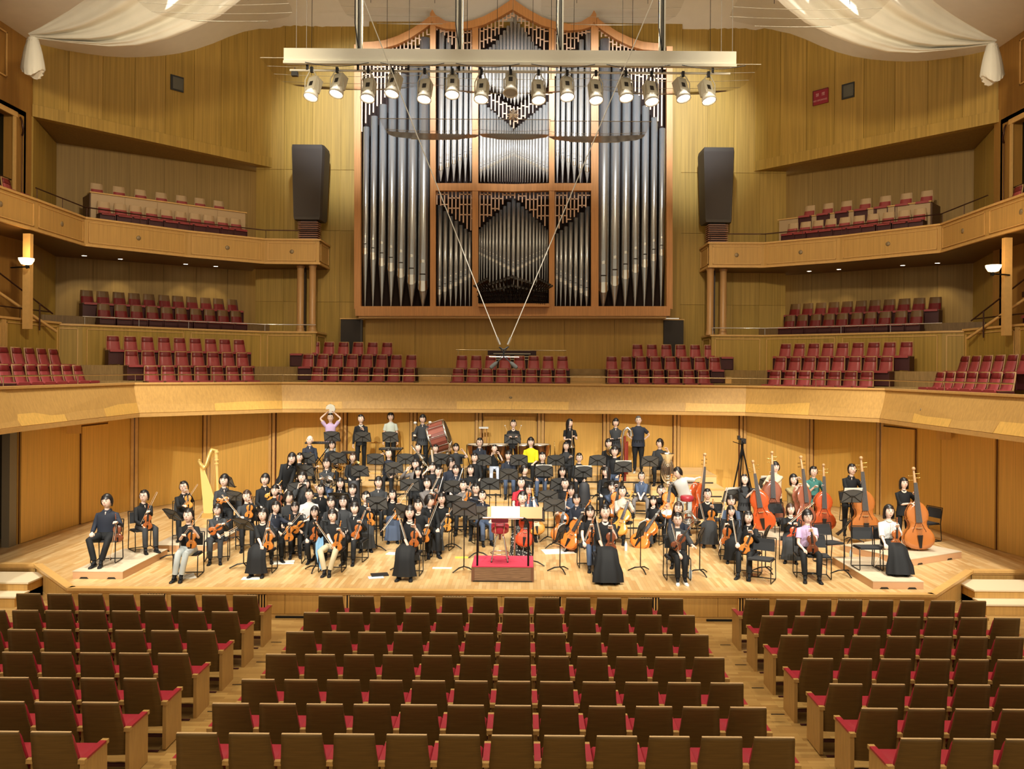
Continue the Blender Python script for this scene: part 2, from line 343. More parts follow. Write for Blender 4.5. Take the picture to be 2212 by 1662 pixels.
# --- organ wall and the walls above
def panel_wall(name, p, q_, z0, z1, n, mats, rows=(), back=0.12):
    M, L = wall_frame(p, q_); b = MB(); b.box((0, 0.025, z0), (L, back, z1), 0, M); w_ = struct(name, b, mats[0])
    zs = [z0] + sorted(rows) + [z1]
    for i in range(n):
        for j in range(len(zs) - 1):
            e = MB(); e.box((L * i / n + 0.008, 0.0, zs[j] + (0.008 if j else 0)), (L * (i + 1) / n - 0.008, 0.03, zs[j + 1] - 0.008)); e.obj('panel', mats[(i * 3 + j) % len(mats)], w_, M=M)
    return w_
XD = W(586, 300, OW).x; XDR = W(1631, 300, OW).x
zb = W(586, 362, OW).z
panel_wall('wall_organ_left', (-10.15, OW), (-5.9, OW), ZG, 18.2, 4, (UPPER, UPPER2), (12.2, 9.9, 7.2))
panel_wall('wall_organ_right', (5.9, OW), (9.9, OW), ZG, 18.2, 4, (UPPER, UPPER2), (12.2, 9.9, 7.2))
panel_wall('wall_under_organ', (-5.9, OW - 0.4), (5.25, OW - 0.4), ZG, 6.75, 6, (grain('under_organ_wood', (0.46, 0.27, 0.055), 0.45, (18, 18, 0.6), 0.12),))
ob = MB(); ob.box((-5.9, OW - 0.1, 6.7), (5.9, OW + 0.1, 18.3)); struct('wall_organ', ob, UPPER)
for nm, u0, u1, v0, v1 in (('door_6', 737, 779, 690, 800), ('door_7', 1433, 1475, 692, 800)):
    a, b = W(u0, v0, OW - 0.42), W(u1, v1, OW - 0.42); q = MB(); q.box((a.x, OW - 0.5, b.z), (b.x, OW - 0.02, a.z)); o = struct(nm, q, mat('near_black_door', (0.02, 0.012, 0.008), 0.6))
    q = MB(); q.box((a.x - 0.03, OW - 0.53, a.z), (b.x + 0.03, OW - 0.02, a.z + 0.04)); q.obj('lintel', TRIM, o)
# diagonal upper walls with the lighter edge beam
DL = (-14.95, 25.3); DR = (mx(-14.95) + 0.05, 25.1)
for nm, p, q_ in (('wall_upper_left', DL, (XD, OW)), ('wall_upper_right', (XDR, OW), DR)):
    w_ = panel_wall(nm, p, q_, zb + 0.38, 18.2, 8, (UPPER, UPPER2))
    M, L = wall_frame(p, q_); q = MB(); q.box((-0.02, -0.03, zb), (L + 0.02, 0.25, zb + 0.37), 0, M); q.obj('edge_beam', UPPER2, w_)
    q = MB(); q.box((0, 0.2, zb + 0.01), (L, 3.5, zb + 0.1), 0, M); q.obj('soffit', RECESS, w_)
ml = MB(); ml.box((-14.86, 25.32, 9.0), (-14.84, 26, 12.4))
# recess walls behind the balcony and the terrace
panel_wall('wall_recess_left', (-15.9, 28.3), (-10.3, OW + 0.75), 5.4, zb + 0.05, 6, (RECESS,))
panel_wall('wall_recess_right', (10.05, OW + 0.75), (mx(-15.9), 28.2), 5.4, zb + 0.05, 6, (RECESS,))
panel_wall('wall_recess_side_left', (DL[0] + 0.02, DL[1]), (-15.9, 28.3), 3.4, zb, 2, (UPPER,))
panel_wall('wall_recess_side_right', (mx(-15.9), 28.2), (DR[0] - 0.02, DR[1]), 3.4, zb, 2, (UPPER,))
# side walls with openings
for s_ in (-1, 1):
    X = -14.97 if s_ < 0 else mx(-14.97); nm = 'left' if s_ < 0 else 'right'
    t = 0.3 * s_
    q = MB()
    def bx(y0, y1, z0, z1): q.box((min(X, X + t), y0, z0), (max(X, X + t), y1, z1))
    bx(24.4, 25.35, ZG, 18.2); bx(14, 24.4, 12.05, 18.2); bx(14, 24.4, 8.6, 9.4); bx(14, 24.4, ZG, 4.2); bx(23.6, 24.4, 4.2, 8.5)
    w_ = struct('wall_side_' + nm, q, grain('side_wall_oak', (0.33, 0.165, 0.035), 0.5, (14, 14, 0.5), 0.12))
    q = MB(); q.box((X, 14, 9.4), (X - 0.06 * s_, 24.4, 9.5)); q.box((X, 24.35, 9.4), (X - 0.05 * s_, 24.45, 12.1)); q.box((X, 14, 12.0), (X - 0.06 * s_, 24.5, 12.15)); q.obj('opening_frame', TRIM, w_)
    q = MB(); q.box((X - 0.02 * s_, 18, 13.0), (X - 0.05 * s_, 24.0, 13.04)); q.box((X - 0.02 * s_, 23.96, 13.0), (X - 0.05 * s_, 24.0, 14.3)); q.box((X - 0.02 * s_, 18, 14.26), (X - 0.05 * s_, 24, 14.3)); q.obj('panel_moulding', TRIM, w_)
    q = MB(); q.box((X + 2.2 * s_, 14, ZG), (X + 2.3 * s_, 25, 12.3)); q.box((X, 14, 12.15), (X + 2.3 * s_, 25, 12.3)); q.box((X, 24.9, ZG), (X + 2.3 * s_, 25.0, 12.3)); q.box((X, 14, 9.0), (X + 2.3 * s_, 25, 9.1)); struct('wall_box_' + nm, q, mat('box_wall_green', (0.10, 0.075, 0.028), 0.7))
    r_ = rail('side_box_railing', [(X - 0.05 * s_, 17), (X - 0.05 * s_, 24.2)], 9.5, 0.6, 'dark handrail across the opening of the upper %s side box' % nm, 'side box railings', mat('dark_bronze', (0.07, 0.03, 0.02), 0.35, 0.7), 0.025, 1.2)
    w2 = MB(); w2.tube([(X - 0.13 * s_, 24.5, 12.0), (X - 0.20 * s_, 24.45, 11.9), (X - 0.22 * s_, 24.5, 11.6), (X - 0.13 * s_, 24.6, 11.5)], 0.03, 6)
    w2.tube([(X - 0.13 * s_, 24.6, 11.5), (X - 0.13 * s_, 24.6, 9.6)], 0.012, 5); w2.obj('coiled_cable', mat('dark_bronze', (0, 0, 0)), label='coiled dark cable hanging from a bracket high on the %s side wall' % nm, cat='cable')
# --- parapets of the balcony and the terrace (plan lines, left; mirrored on the right)
KB = 1.05
def sc(P): return [(x * KB, y * KB) for x, y in P]
PL = sc([(-12.9, 16.0), (-12.9, 22.0), (-12.98, 24.6), (-10.86, 26.9), (-8.86, 28.45), (-7.0, 28.5), (-7.0, 29.9)])
def mir(P): return [(mx(x), y) for x, y in P][::-1]
def parapet(name, P, z0, z1, proud, depth=0.22):
    b = MB()
    for i in range(len(P) - 1):
        M, L = wall_frame(P[i], P[i + 1]); b.box((0, 0.0, z0), (L, depth, z1), 0, M)
    w_ = struct(name, b, PARA if proud else UPPER2)
    for i in range(len(P) - 1):
        M, L = wall_frame(P[i], P[i + 1])
        q = MB(); q.box((-0.03, -0.05, z1 - 0.03), (L + 0.03, depth + 0.03, z1 + 0.03), 0, M); q.box((-0.01, -0.04, z0 - 0.02), (L + 0.01, 0.05, z0 + 0.05), 0, M); q.obj('moulding', TRIM, w_)
        n_ = max(1, round(L / 2.9)); ww = L / n_
        for j in range(n_):
            a, c = j * ww + 0.12, (j + 1) * ww - 0.12
            q = MB(); q.box((a, -0.012, z0 + 0.12), (c, 0.0, z1 - 0.12), 0, M); q.obj('panel', PARA if proud else UPPER, w_)
            q = MB()
            for (x0, x1, y0, y1) in ((a, c, z0 + 0.10, z0 + 0.125), (a, c, z1 - 0.135, z1 - 0.11), (a, a + 0.025, z0 + 0.1, z1 - 0.11), (c - 0.025, c, z0 + 0.1, z1 - 0.11)): q.box((x0, -0.032, y0), (x1, 0.0, y1), 0, M)
            q.obj('bead', TRIM, w_)
            if proud and L > 1.5:
                q = MB(); q.lathe([(0.07, 0), (0.075, 0.014), (0.05, 0.02), (0.02, 0.03)], 12, M=M @ TR(((a + c) / 2, -0.012, (z0 + z1) / 2), 0, pi / 2)); q.obj('round_vent', mat('vent_metal', (0, 0, 0)), w_)
            if j:
                q = MB(); [q.box((j * ww - 0.075 + 0.05 * k_, -0.03, z0 + 0.05), (j * ww - 0.05 + 0.05 * k_, 0.0, z1 - 0.05), 0, M) for k_ in range(4)]; q.obj('reeding', TRIM, w_)
    return w_
ZB0, ZB1, ZM1 = 8.44, 9.30, 5.98
for s_, nm in ((-1, 'left'), (1, 'right')):
    P = PL if s_ < 0 else mir(PL)
    parapet('wall_balcony_' + nm, P, ZB0, ZB1, True)
    # balcony slab
    out = [(-10.2, 31.48), (-10.5, 32.2), (-15.9, 32.2), (-15.9, 16)] if s_ < 0 else [(mx(-15.9), 16), (mx(-15.9), 32.2), (mx(-10.5), 32.2), (mx(-10.2), 31.48)]
    PI_ = [(x - 0.1, y + 0.1) for x, y in PL]; poly = (PI_ + out) if s_ < 0 else (mir(PI_) + out)
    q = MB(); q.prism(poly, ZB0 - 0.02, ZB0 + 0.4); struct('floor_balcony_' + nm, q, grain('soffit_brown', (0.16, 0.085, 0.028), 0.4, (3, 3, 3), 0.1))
    PM = sc([(-13.2, 16.0), (-13.2, 23.7), (-13.75, 24.35), (-13.1, 24.75), (-10.86, 26.9), (-8.86, 28.45), (-7.1, 28.5), (-7.1, 29.9)])
    P2 = PM if s_ < 0 else mir(PM)
    parapet('wall_terrace_' + nm, P2, 4.5, ZM1, False)
    PI_ = [(x - 0.1, y + 0.1) for x, y in PM]; poly = (PI_ + out) if s_ < 0 else (mir(PI_) + out)
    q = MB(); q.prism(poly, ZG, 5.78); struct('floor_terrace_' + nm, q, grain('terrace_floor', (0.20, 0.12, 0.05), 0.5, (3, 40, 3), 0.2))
    rail('balcony_railing', P[1:6] if s_ < 0 else P[1:6], ZB1, 0.33, 'thin dark handrail on top of the upper %s balcony front' % nm, None, mat('dark_bronze', (0, 0, 0)), 0.02, 1.3)
    rail('terrace_railing', P2[3:7] if s_ < 0 else P2[1:5], ZM1, 0.27, 'shiny handrail on the parapet of the middle %s terrace' % nm, None, CHROME, 0.02, 1.6)
    rail('stair_railing', [(-13.9, 21.5), (-13.9, 24.4)] if s_ < 0 else [(mx(-13.9), 21.5), (mx(-13.9), 24.4)], ZM1, 0.3, 'dark low handrail at the outer end of the middle %s terrace' % nm, None, mat('dark_bronze', (0, 0, 0)), 0.02, 1.0)
    xs = -14.2 if s_ < 0 else mx(-14.2)
    q = MB(); q.tube([(xs, 21.5, 7.3), (xs, 22.3, 7.3), (xs * 0.955, 24.0, 6.2)], 0.025, 6); q.tube([(xs, 22.0, 7.3), (xs, 22.0, 5.7)], 0.02, 6); q.tube([(xs * 0.965, 23.6, 6.45), (xs * 0.965, 23.6, 5.7)], 0.02, 6)
    q.box((xs - 0.05, 22.3, 6.75), (xs + 0.05, 22.5, 6.9)); q.obj('sloping_handrail', mat('dark_bronze', (0, 0, 0)), label='sloping dark handrail beside the stair of the middle %s terrace' % nm, cat='railing')
    q = MB(); q.tube([(xs, 22.3, 6.75), (xs * 0.955, 24.2, 5.7)], 0.05, 4); q.obj('trim_%d' % (2 if s_ < 0 else 3), TRIM, kind='structure')
    # columns under the balcony end
    for k, (u, u2) in enumerate(((649, 0), (675, 0)) if s_ < 0 else ((1534, 0), (1562, 0))):
        p = W(u, 650, 30.4 - 0.2 * (k if s_ < 0 else 1 - k)); q = MB(); q.lathe([(0.16, 0), (0.16, 0.06), (0.14, 0.08), (0.145, 0.14), (0.125, 0.18), (0.125, 2.32), (0.15, 2.38), (0.15, 2.46)], 16, M=TR((p.x, p.y, ZM1 + 0.02)))
        c = q.obj('column_%s_%d' % (nm, k + 1), mat('column_wood', (0.50, 0.28, 0.11), 0.35), kind='structure')
    q = MB(); q.box((W(657 if s_ < 0 else 1542, 0, 30.8).x, 30.8, ZM1), (W(664 if s_ < 0 else 1550, 0, 30.8).x, 31.0, 8.5)); q.obj('column_%s_3' % nm, mat('dark_post', (0.05, 0.035, 0.03), 0.5), kind='structure')
    # round lights in the soffit
    for k, u in enumerate(((182, 553), (260, 561), (401, 575), (466, 581)) if s_ < 0 else ((1748, 591), (1812, 587), (1950, 575), (2025, 569))):
        p = G(u[0], u[1], ZB0 - 0.03); Xw, Yw, dw = (-15.9, 28.3, 0.69) if s_ < 0 else (mx(-15.9), 28.2, -0.71); ka = p.x / p.y; yw = (Yw - dw * Xw) / (1 - dw * ka) - 0.6; p = Vector((ka * min(p.y, yw), min(p.y, yw), p.z)); q = MB(); q.lathe([(0.085, 0.03), (0.1, 0.03), (0.1, 0), (0.085, 0)], 16, M=TR(p))
        o = thing('ceiling_light', '%s small round downlight from the organ in the soffit of the %s balcony' % (ORD[3 - k] if s_ < 0 else ORD[k], nm), 'light', p, 0, 'soffit downlights')
        q = MB(); q.lathe([(0.08, 0.02), (0.10, 0.03), (0.10, 0.0), (0.08, 0.0)], 16, caps=False); q.obj('trim_ring', WHITE, o)
        q = MB(); q.lathe([(0.08, 0.012), (0.08, 0.006)], 16); q.obj('lens', mat('lit_lens', (1, 1, 1), 0.5, emit=(1, 0.9, 0.72), es=14.0), o)
        lamp('soffit_light', 'SPOT', (p.x, p.y, ZB0 - 0.06), 42, (1.0, 0.83, 0.50), (p.x * 1.02, p.y + 0.6, 4), spot_size=radians(78), spot_blend=0.5, shadow_soft_size=0.06)
    # wall lamp under the balcony
    p = W(57, 563, 22.4) if s_ < 0 else W(2146, 578, 21.8)
    o = thing('wall_lamp', 'lit bowl shaped wall lamp under the %s balcony soffit' % nm, 'lamp', p)
    q = MB(); q.lathe([(0.05, -0.12), (0.13, -0.10), (0.19, 0.0), (0.20, 0.06), (0.18, 0.06)], 8); q.obj('lamp_shade', mat('lamp_bowl', (1, 0.9, 0.7), 0.5, emit=(1.0, 0.72, 0.36), es=3.2), o)
    q = MB(); q.box((-0.03, 0, -0.2), (0.03, 0.10, -0.1)); q.tube([(0, 0.02, -0.22), (0, 0.02, -0.12)], 0.02, 6); q.tube([(0, 0.05, -0.16), (-0.6 * -s_, 0.3, -0.16)], 0.02, 6); q.obj('bracket', BLKM, o)
    lamp('lamp_glow', 'POINT', (p.x, p.y, p.z + 0.22), 16, (1.0, 0.62, 0.28), shadow_soft_size=0.12)
    q = MB(); q.box((p.x - 0.28 * 1 , p.y + 0.3, 5.7), (p.x - 0.08, p.y + 0.45, 8.3), 0, Matrix.Translation((0.0 if s_ < 0 else 0.75, 0, 0))); q.obj('trim_%d' % (4 if s_ < 0 else 5), TRIM, kind='structure')
    # light box in the upper recess wall
    u, v, uu = (545, 432, 200) if s_ < 0 else (1700, 455, 200)
    # partition in front of the rear balcony row
    a, b = (W(196, 430, 27.0), W(530, 470, 30.4)) if s_ < 0 else (W(1683, 480, 31.0), W(2010, 440, 27.4))
    M, L = wall_frame((a.x, a.y), (b.x, b.y)); zt = ZB1 + 1.02
    q = MB(); q.box((0, 0, 8.8), (L, 0.08, zt), 0, M); w_ = struct('wall_partition_' + nm, q, BEIGE)
    for j in range(5):
        q = MB(); q.box((L * j / 5 + 0.01, -0.02, 8.82), (L * (j + 1) / 5 - 0.01, 0.0, zt - 0.03), 0, M); q.obj('panel', BEIGE, w_)
    q = MB(); q.box((-0.04, -0.05, zt), (L + 0.04, 0.12, zt + 0.04), 0, M); q.obj('cap', TRIM, w_)
    q = MB(); q.box((-0.02 if s_ < 0 else L - 0.02, 0.05, 8.8), (0.04 if s_ < 0 else L + 0.04, 0.9, zt - 0.02), 0, M); q.obj('end_panel', mat('end_panel_brown', (0.10, 0.045, 0.02), 0.5), w_)
# --- ceiling: flat over the stage, curving down to the sides
def ceil_z(x):
    t = abs(x - AX); K = [(0, 17.75), (8.8, 17.7), (9.5, 17.45), (10.2, 16.9), (11.0, 16.0), (11.9, 15.3), (13.0, 14.75), (14.2, 14.5), (16.5, 14.6), (19, 15.2)]
    for (a, za), (b, zb_) in zip(K, K[1:]):
        if t <= b: 
            s_ = (t - a) / (b - a); return za + (zb_ - za) * s_
    return K[-1][1]
xs = [AX + (i - 44) * 0.4 for i in range(89)]
q = MB()
YS = [7, 14, 20, 25, 28, 29.5, 30.2, 30.7, 31.1, 31.7]
for j in range(10):
    y = YS[j]; d_ = OW - y; q.v += [(x, y, (ceil_z(x - .3) + ceil_z(x) + ceil_z(x + .3)) / 3 + (1.15 * (1 - math.exp(-d_ / 0.7)) + 0.03 * d_) * max(0, min(1, (9.6 - abs(x - AX)) / 2.5))) for x in xs]
for j in range(9):
    for i in range(88): q.f.append((j * 89 + i, (j + 1) * 89 + i, (j + 1) * 89 + i + 1, j * 89 + i + 1)); q.m.append(0); q.s.append(True)
struct('ceiling', q, CEIL)
# ================================================================ seats
def curved_slab(zs, ws, ys, th, nx=5, bow=0.02, round_top=0.03):
    """back rest: rings from bottom to top, width ws, centre-line depth ys, thickness th"""
    rings = []
    for z, w_, y in zip(zs, ws, ys):
        h = w_ / 2; r = []
        for i in range(nx + 1):
            t = -1 + 2 * i / nx; r.append((t * h, y - bow * (1 - t * t), z))
        for i in range(nx, -1, -1):
            t = -1 + 2 * i / nx; r.append((t * h, y + th - bow * (1 - t * t), z))
        rings.append(r)
    m = MB(); m.loft(rings, 0, True, True); 
    return m
# --- stalls seat, faces +y (the stage); origin on the floor below the top edge of the back
zs = [0.27, 0.36, 0.48, 0.58, 0.68, 0.78, 0.86, 0.885, 0.892]; ws = [0.455, 0.46, 0.46, 0.45, 0.425, 0.41, 0.402, 0.398, 0.385]; ys = [0.13, 0.125, 0.105, 0.075, 0.045, 0.02, 0.003, 0.0, 0.004]
ST = {}
ST['back_shell'] = (curved_slab(zs, ws, ys, 0.022, bow=0.018).mesh('back_shell', SEATW), None)
q = MB(); q.box((-0.196, -0.001, 0.8915), (0.196, 0.021, 0.899)); ST['back_edge'] = (q.mesh('back_edge', mat('lit_top_edge', (0.72, 0.52, 0.30), 0.35)), None)  # top edge coloured paler than the back, imitating the light from overhead
q = MB()
def pad(zs_, ws_, ys_, th): 
    m = curved_slab(zs_, ws_, ys_, th, bow=0.01); return m
ST['back_pad'] = (pad([0.46, 0.5, 0.6, 0.7, 0.82, 0.85], [0.38, 0.42, 0.42, 0.40, 0.37, 0.34], [0.135, 0.13, 0.10, 0.07, 0.035, 0.03], 0.05).mesh('back_pad', RED), None)
q = MB(); q.loft([[(x * 0.205, y, z) for x, z in ((-1, .43), (1, .43), (1.03, .50), (0.9, .525), (-0.9, .525), (-1.03, .50))] for y in (0.17, 0.30, 0.50, 0.60)] , 0, True, True); ST['seat_cushion'] = (q.mesh('seat_cushion', RED), None)
SBD = mat('seat_base_dark', (0.05, 0.008, 0.010), 0.5)
q = MB(); q.box((-0.20, 0.16, 0.385), (0.20, 0.58, 0.43)); ST['seat_pan'] = (q.mesh('seat_pan', SBD), None)
q = MB(); q.box((-0.215, 0.02, 0.0), (0.215, 0.06, 0.012)); ST['floor_strip'] = (q.mesh('floor_strip', SBD), None)
q = MB(); q.box((-0.235, 0.14, 0.13), (0.235, 0.17, 0.165)); ST['cross_bar'] = (q.mesh('cross_bar', SBD), None)
def arm_mesh(full):
    q = MB(); t = 0.022
    if full: q.box((-t, 0.10, 0), (t, 0.56, 0.545))
    else: q.box((-t * 0.8, 0.14, 0), (t * 0.8, 0.20, 0.55)); q.box((-t * 0.8, 0.20, 0.42), (t * 0.8, 0.50, 0.55)); q.box((-t * 0.8, 0.3, 0), (t * 0.8, 0.38, 0.42))
    q.box((-0.034, 0.08, 0.545), (0.034, 0.135, 0.587)); q.box((-0.034, 0.52, 0.545), (0.034, 0.575, 0.587)); q.box((-0.028, 0.135, 0.545), (0.028, 0.52, 0.57))
    return q.mesh('armrest', SEATE)
ARM_IN, ARM_END = arm_mesh(False), arm_mesh(True)
q = MB(); q.box((-0.033, 0.135, 0.566), (0.033, 0.52, 0.590)); ARM_PAD = q.mesh('armrest_pad', RED)
PITCH = 0.515
def stalls_seat(x, y, z, label, group, left_arm, end):
    o = thing('stalls_chair', label, 'seat', (x, y, z), 0, group)
    for k, (me, _) in ST.items(): link(k, me, o)
    for s_ in ((-1, 1) if left_arm else (1,)):
        e = (s_ == end); a = link('armrest', ARM_END if e else ARM_IN, o); a.location = (s_ * PITCH / 2, 0, 0); link('armrest_pad', ARM_PAD, a)
    return o
ROWY = [13.86 - 0.95 * k for k in range(7)]; ROWZ = [0, 0, 0, 0, 0.02, 0.11, 0.20]
ROWN = ['front', 'second', 'third', 'fourth', 'fifth', 'sixth', 'nearest']
for r in range(7):
    z = ROWZ[r]
    for i in range(12):
        x = -0.34 + (i - 5.5) * PITCH
        stalls_seat(x, ROWY[r], z, 'brown wooden seat, %s from the left, %s row, centre stalls block' % (ORD[i], ROWN[r]), 'centre block of stalls seats', i == 0, -1 if i == 0 else (1 if i == 11 else 0))
    for i in range(8):
        stalls_seat(-4.60 - i * PITCH, ROWY[r], z, 'brown wooden seat, %s from the aisle, %s row, left stalls block' % (ORD[i], ROWN[r]), 'left block of stalls seats', i == 7, 1 if i == 0 else (-1 if i == 7 else 0))
        stalls_seat(3.93 + i * PITCH, ROWY[r], z, 'brown wooden seat, %s from the aisle, %s row, right stalls block' % (ORD[i], ROWN[r]), 'right block of stalls seats', i == 0, -1 if i == 0 else (1 if i == 7 else 0))
# --- gallery seats, face -y; origin on the floor below the middle
def gallery_parts(tag_, wood_top):
    P = {}
    zz = [0.40, 0.50, 0.60, 0.70, 0.80, 0.895, 0.91]; ww = [0.44, 0.43, 0.415, 0.40, 0.38, 0.365, 0.35]; yy = [0.10, 0.12, 0.14, 0.165, 0.185, 0.20, 0.205]
    P['back_frame'] = (curved_slab(zz, ww, yy, 0.03, nx=3, bow=0.0).mesh('back_frame', GWOOD if tag_ == 'choir' else (BEIGE if tag_ == 'balcony' else mat('terrace_shell', (0.16, 0.085, 0.03), 0.45))))
    if not wood_top:
        P['head_pad'] = curved_slab([0.745, 0.76, 0.86, 0.885], [0.33, 0.345, 0.325, 0.31], [0.145, 0.14, 0.165, 0.18], 0.03, nx=3, bow=0.0).mesh('head_pad', GRED2)
        P['back_pad'] = curved_slab([0.46, 0.55, 0.66, 0.735], [0.37, 0.375, 0.36, 0.345], [0.05, 0.09, 0.12, 0.14], 0.04, nx=3, bow=0.0).mesh('back_pad', GRED)
    else:
        P['back_pad'] = curved_slab([0.46, 0.55, 0.66, 0.70], [0.37, 0.375, 0.36, 0.345], [0.05, 0.09, 0.12, 0.135], 0.04, nx=3, bow=0.0).mesh('back_pad', GRED if tag_ == 'balcony' else GRED2)
    q = MB(); q.loft([[(x * 0.205, y, z) for x, z in ((-1, .40), (1, .40), (1.0, .45), (0.9, .47), (-0.9, .47), (-1.0, .45))] for y in (-0.36, -0.33, 0.0, 0.09)], 0, True, True); P['seat_cushion'] = q.mesh('seat_cushion', GRED)
    q = MB(); q.box((-0.20, -0.28, 0.02), (0.20, -0.24, 0.40)); P['front_panel'] = q.mesh('front_panel', GDARK)
    AM = mat('gallery_arm', (0.20, 0.09, 0.05), 0.4)
    for s_ in (-1, 1):
        q = MB(); q.box((s_ * 0.22 - 0.015, -0.30, 0), (s_ * 0.22 + 0.015, 0.14, 0.435)); P['side_panel' + '.' * (s_ > 0)] = q.mesh('side_panel', GDARK)
        q = MB(); q.box((s_ * 0.2265 - 0.0215, -0.32, 0.435), (s_ * 0.2265 + 0.0215, 0.12, 0.455)); P['armrest' + '.' * (s_ > 0)] = q.mesh('armrest', AM)
    return P
GP = {'choir': gallery_parts('choir', False), 'terrace': gallery_parts('terrace', True), 'balcony': gallery_parts('balcony', True)}
def gallery_seat(kind, x, y, z, rz, label, group):
    o = thing('gallery_chair', label, 'seat', (x, y, z), rz, group)
    for k, me in GP[kind].items(): link(k.rstrip('.'), me, o)
def row_u(us, y, z, kind, lab, group, w_=26.0):
    for i, u in enumerate(us):
        p = W(u + w_ / 2, 790, y); gallery_seat(kind, p.x, y, z, 0, lab % ORD[i], group)
def lin(a, p, n): return [a + p * i for i in range(n)]
CH = [('front', 28.05, 3.82), ('middle', 28.95, 4.28), ('top', 29.85, 4.74)]
row_u(lin(975.8, 31.8, 8), 28.05, 3.82, 'choir', 'red gallery seat, %s from the left, front row below the organ', 'seats below the organ')
row_u(lin(984, 31.2, 8), 28.95, 4.28, 'choir', 'red gallery seat, %s from the left, back row below the organ', 'seats below the organ')
for nm, rows in (('left', ((671, 33, 7, 0), (650, 32, 8, 1), (632, 31.6, 7, 2))), ('right', ((1313, 32.8, 7, 0), (1309, 32, 8, 1), (1365, 31.3, 7, 2)))):
    for (a, p, n, k) in rows:
        row_u(lin(a, p, n), CH[k][1], CH[k][2], 'choir', 'red gallery seat, %s from the left, ' + CH[k][0] + ' row, block just ' + nm + ' of centre', 'gallery block %s of centre' % nm)
def row_line(P0, D, uc, z, kind, lab, group, rz, off=0.0):
    n = len(uc)
    def tt(u):
        k = (u - U0 + TH * 50 * 0) / F; return (k * P0.y - P0.x) / (D.x - k * D.y)
    ts = [tt(u) for u in uc]
    for i, t in enumerate(ts):
        p = P0 + D * t; gallery_seat(kind, p.x, p.y, z, rz, lab % ORD[i], group)
aL = atan2(RD.y, RD.x); aR = -aL + 0.0
for k, us in ((2, [232.5, 270, 307, 343, 377, 411, 444, 475, 506]), (1, [273, 309.5, 346, 381, 416, 450, 482, 513]), (0, [316, 353, 389, 424, 459, 492, 525])):
    row_line(R3L + RN * (0.8 * (2 - k)), RD, [u + 14 for u in us], CH[k][2], 'choir', 'red gallery seat, %s from the left, ' + CH[k][0] + ' row of the slanting left block', 'slanting left gallery block', aL)
for k, us in ((2, [1678, 1708, 1739, 1770, 1801.5, 1835, 1869, 1903.6, 1940]), (1, [1667, 1699, 1730, 1761, 1793, 1828, 1862, 1897]), (0, [1655, 1688, 1719, 1751, 1784, 1819, 1854])):
    row_line(R3R + RNR * (0.8 * (2 - k)), RDR, [u + 14 for u in us], CH[k][2], 'choir', 'red gallery seat, %s from the left, ' + CH[k][0] + ' row of the slanting right block', 'slanting right gallery block', atan2(-RDR.y, -RDR.x))
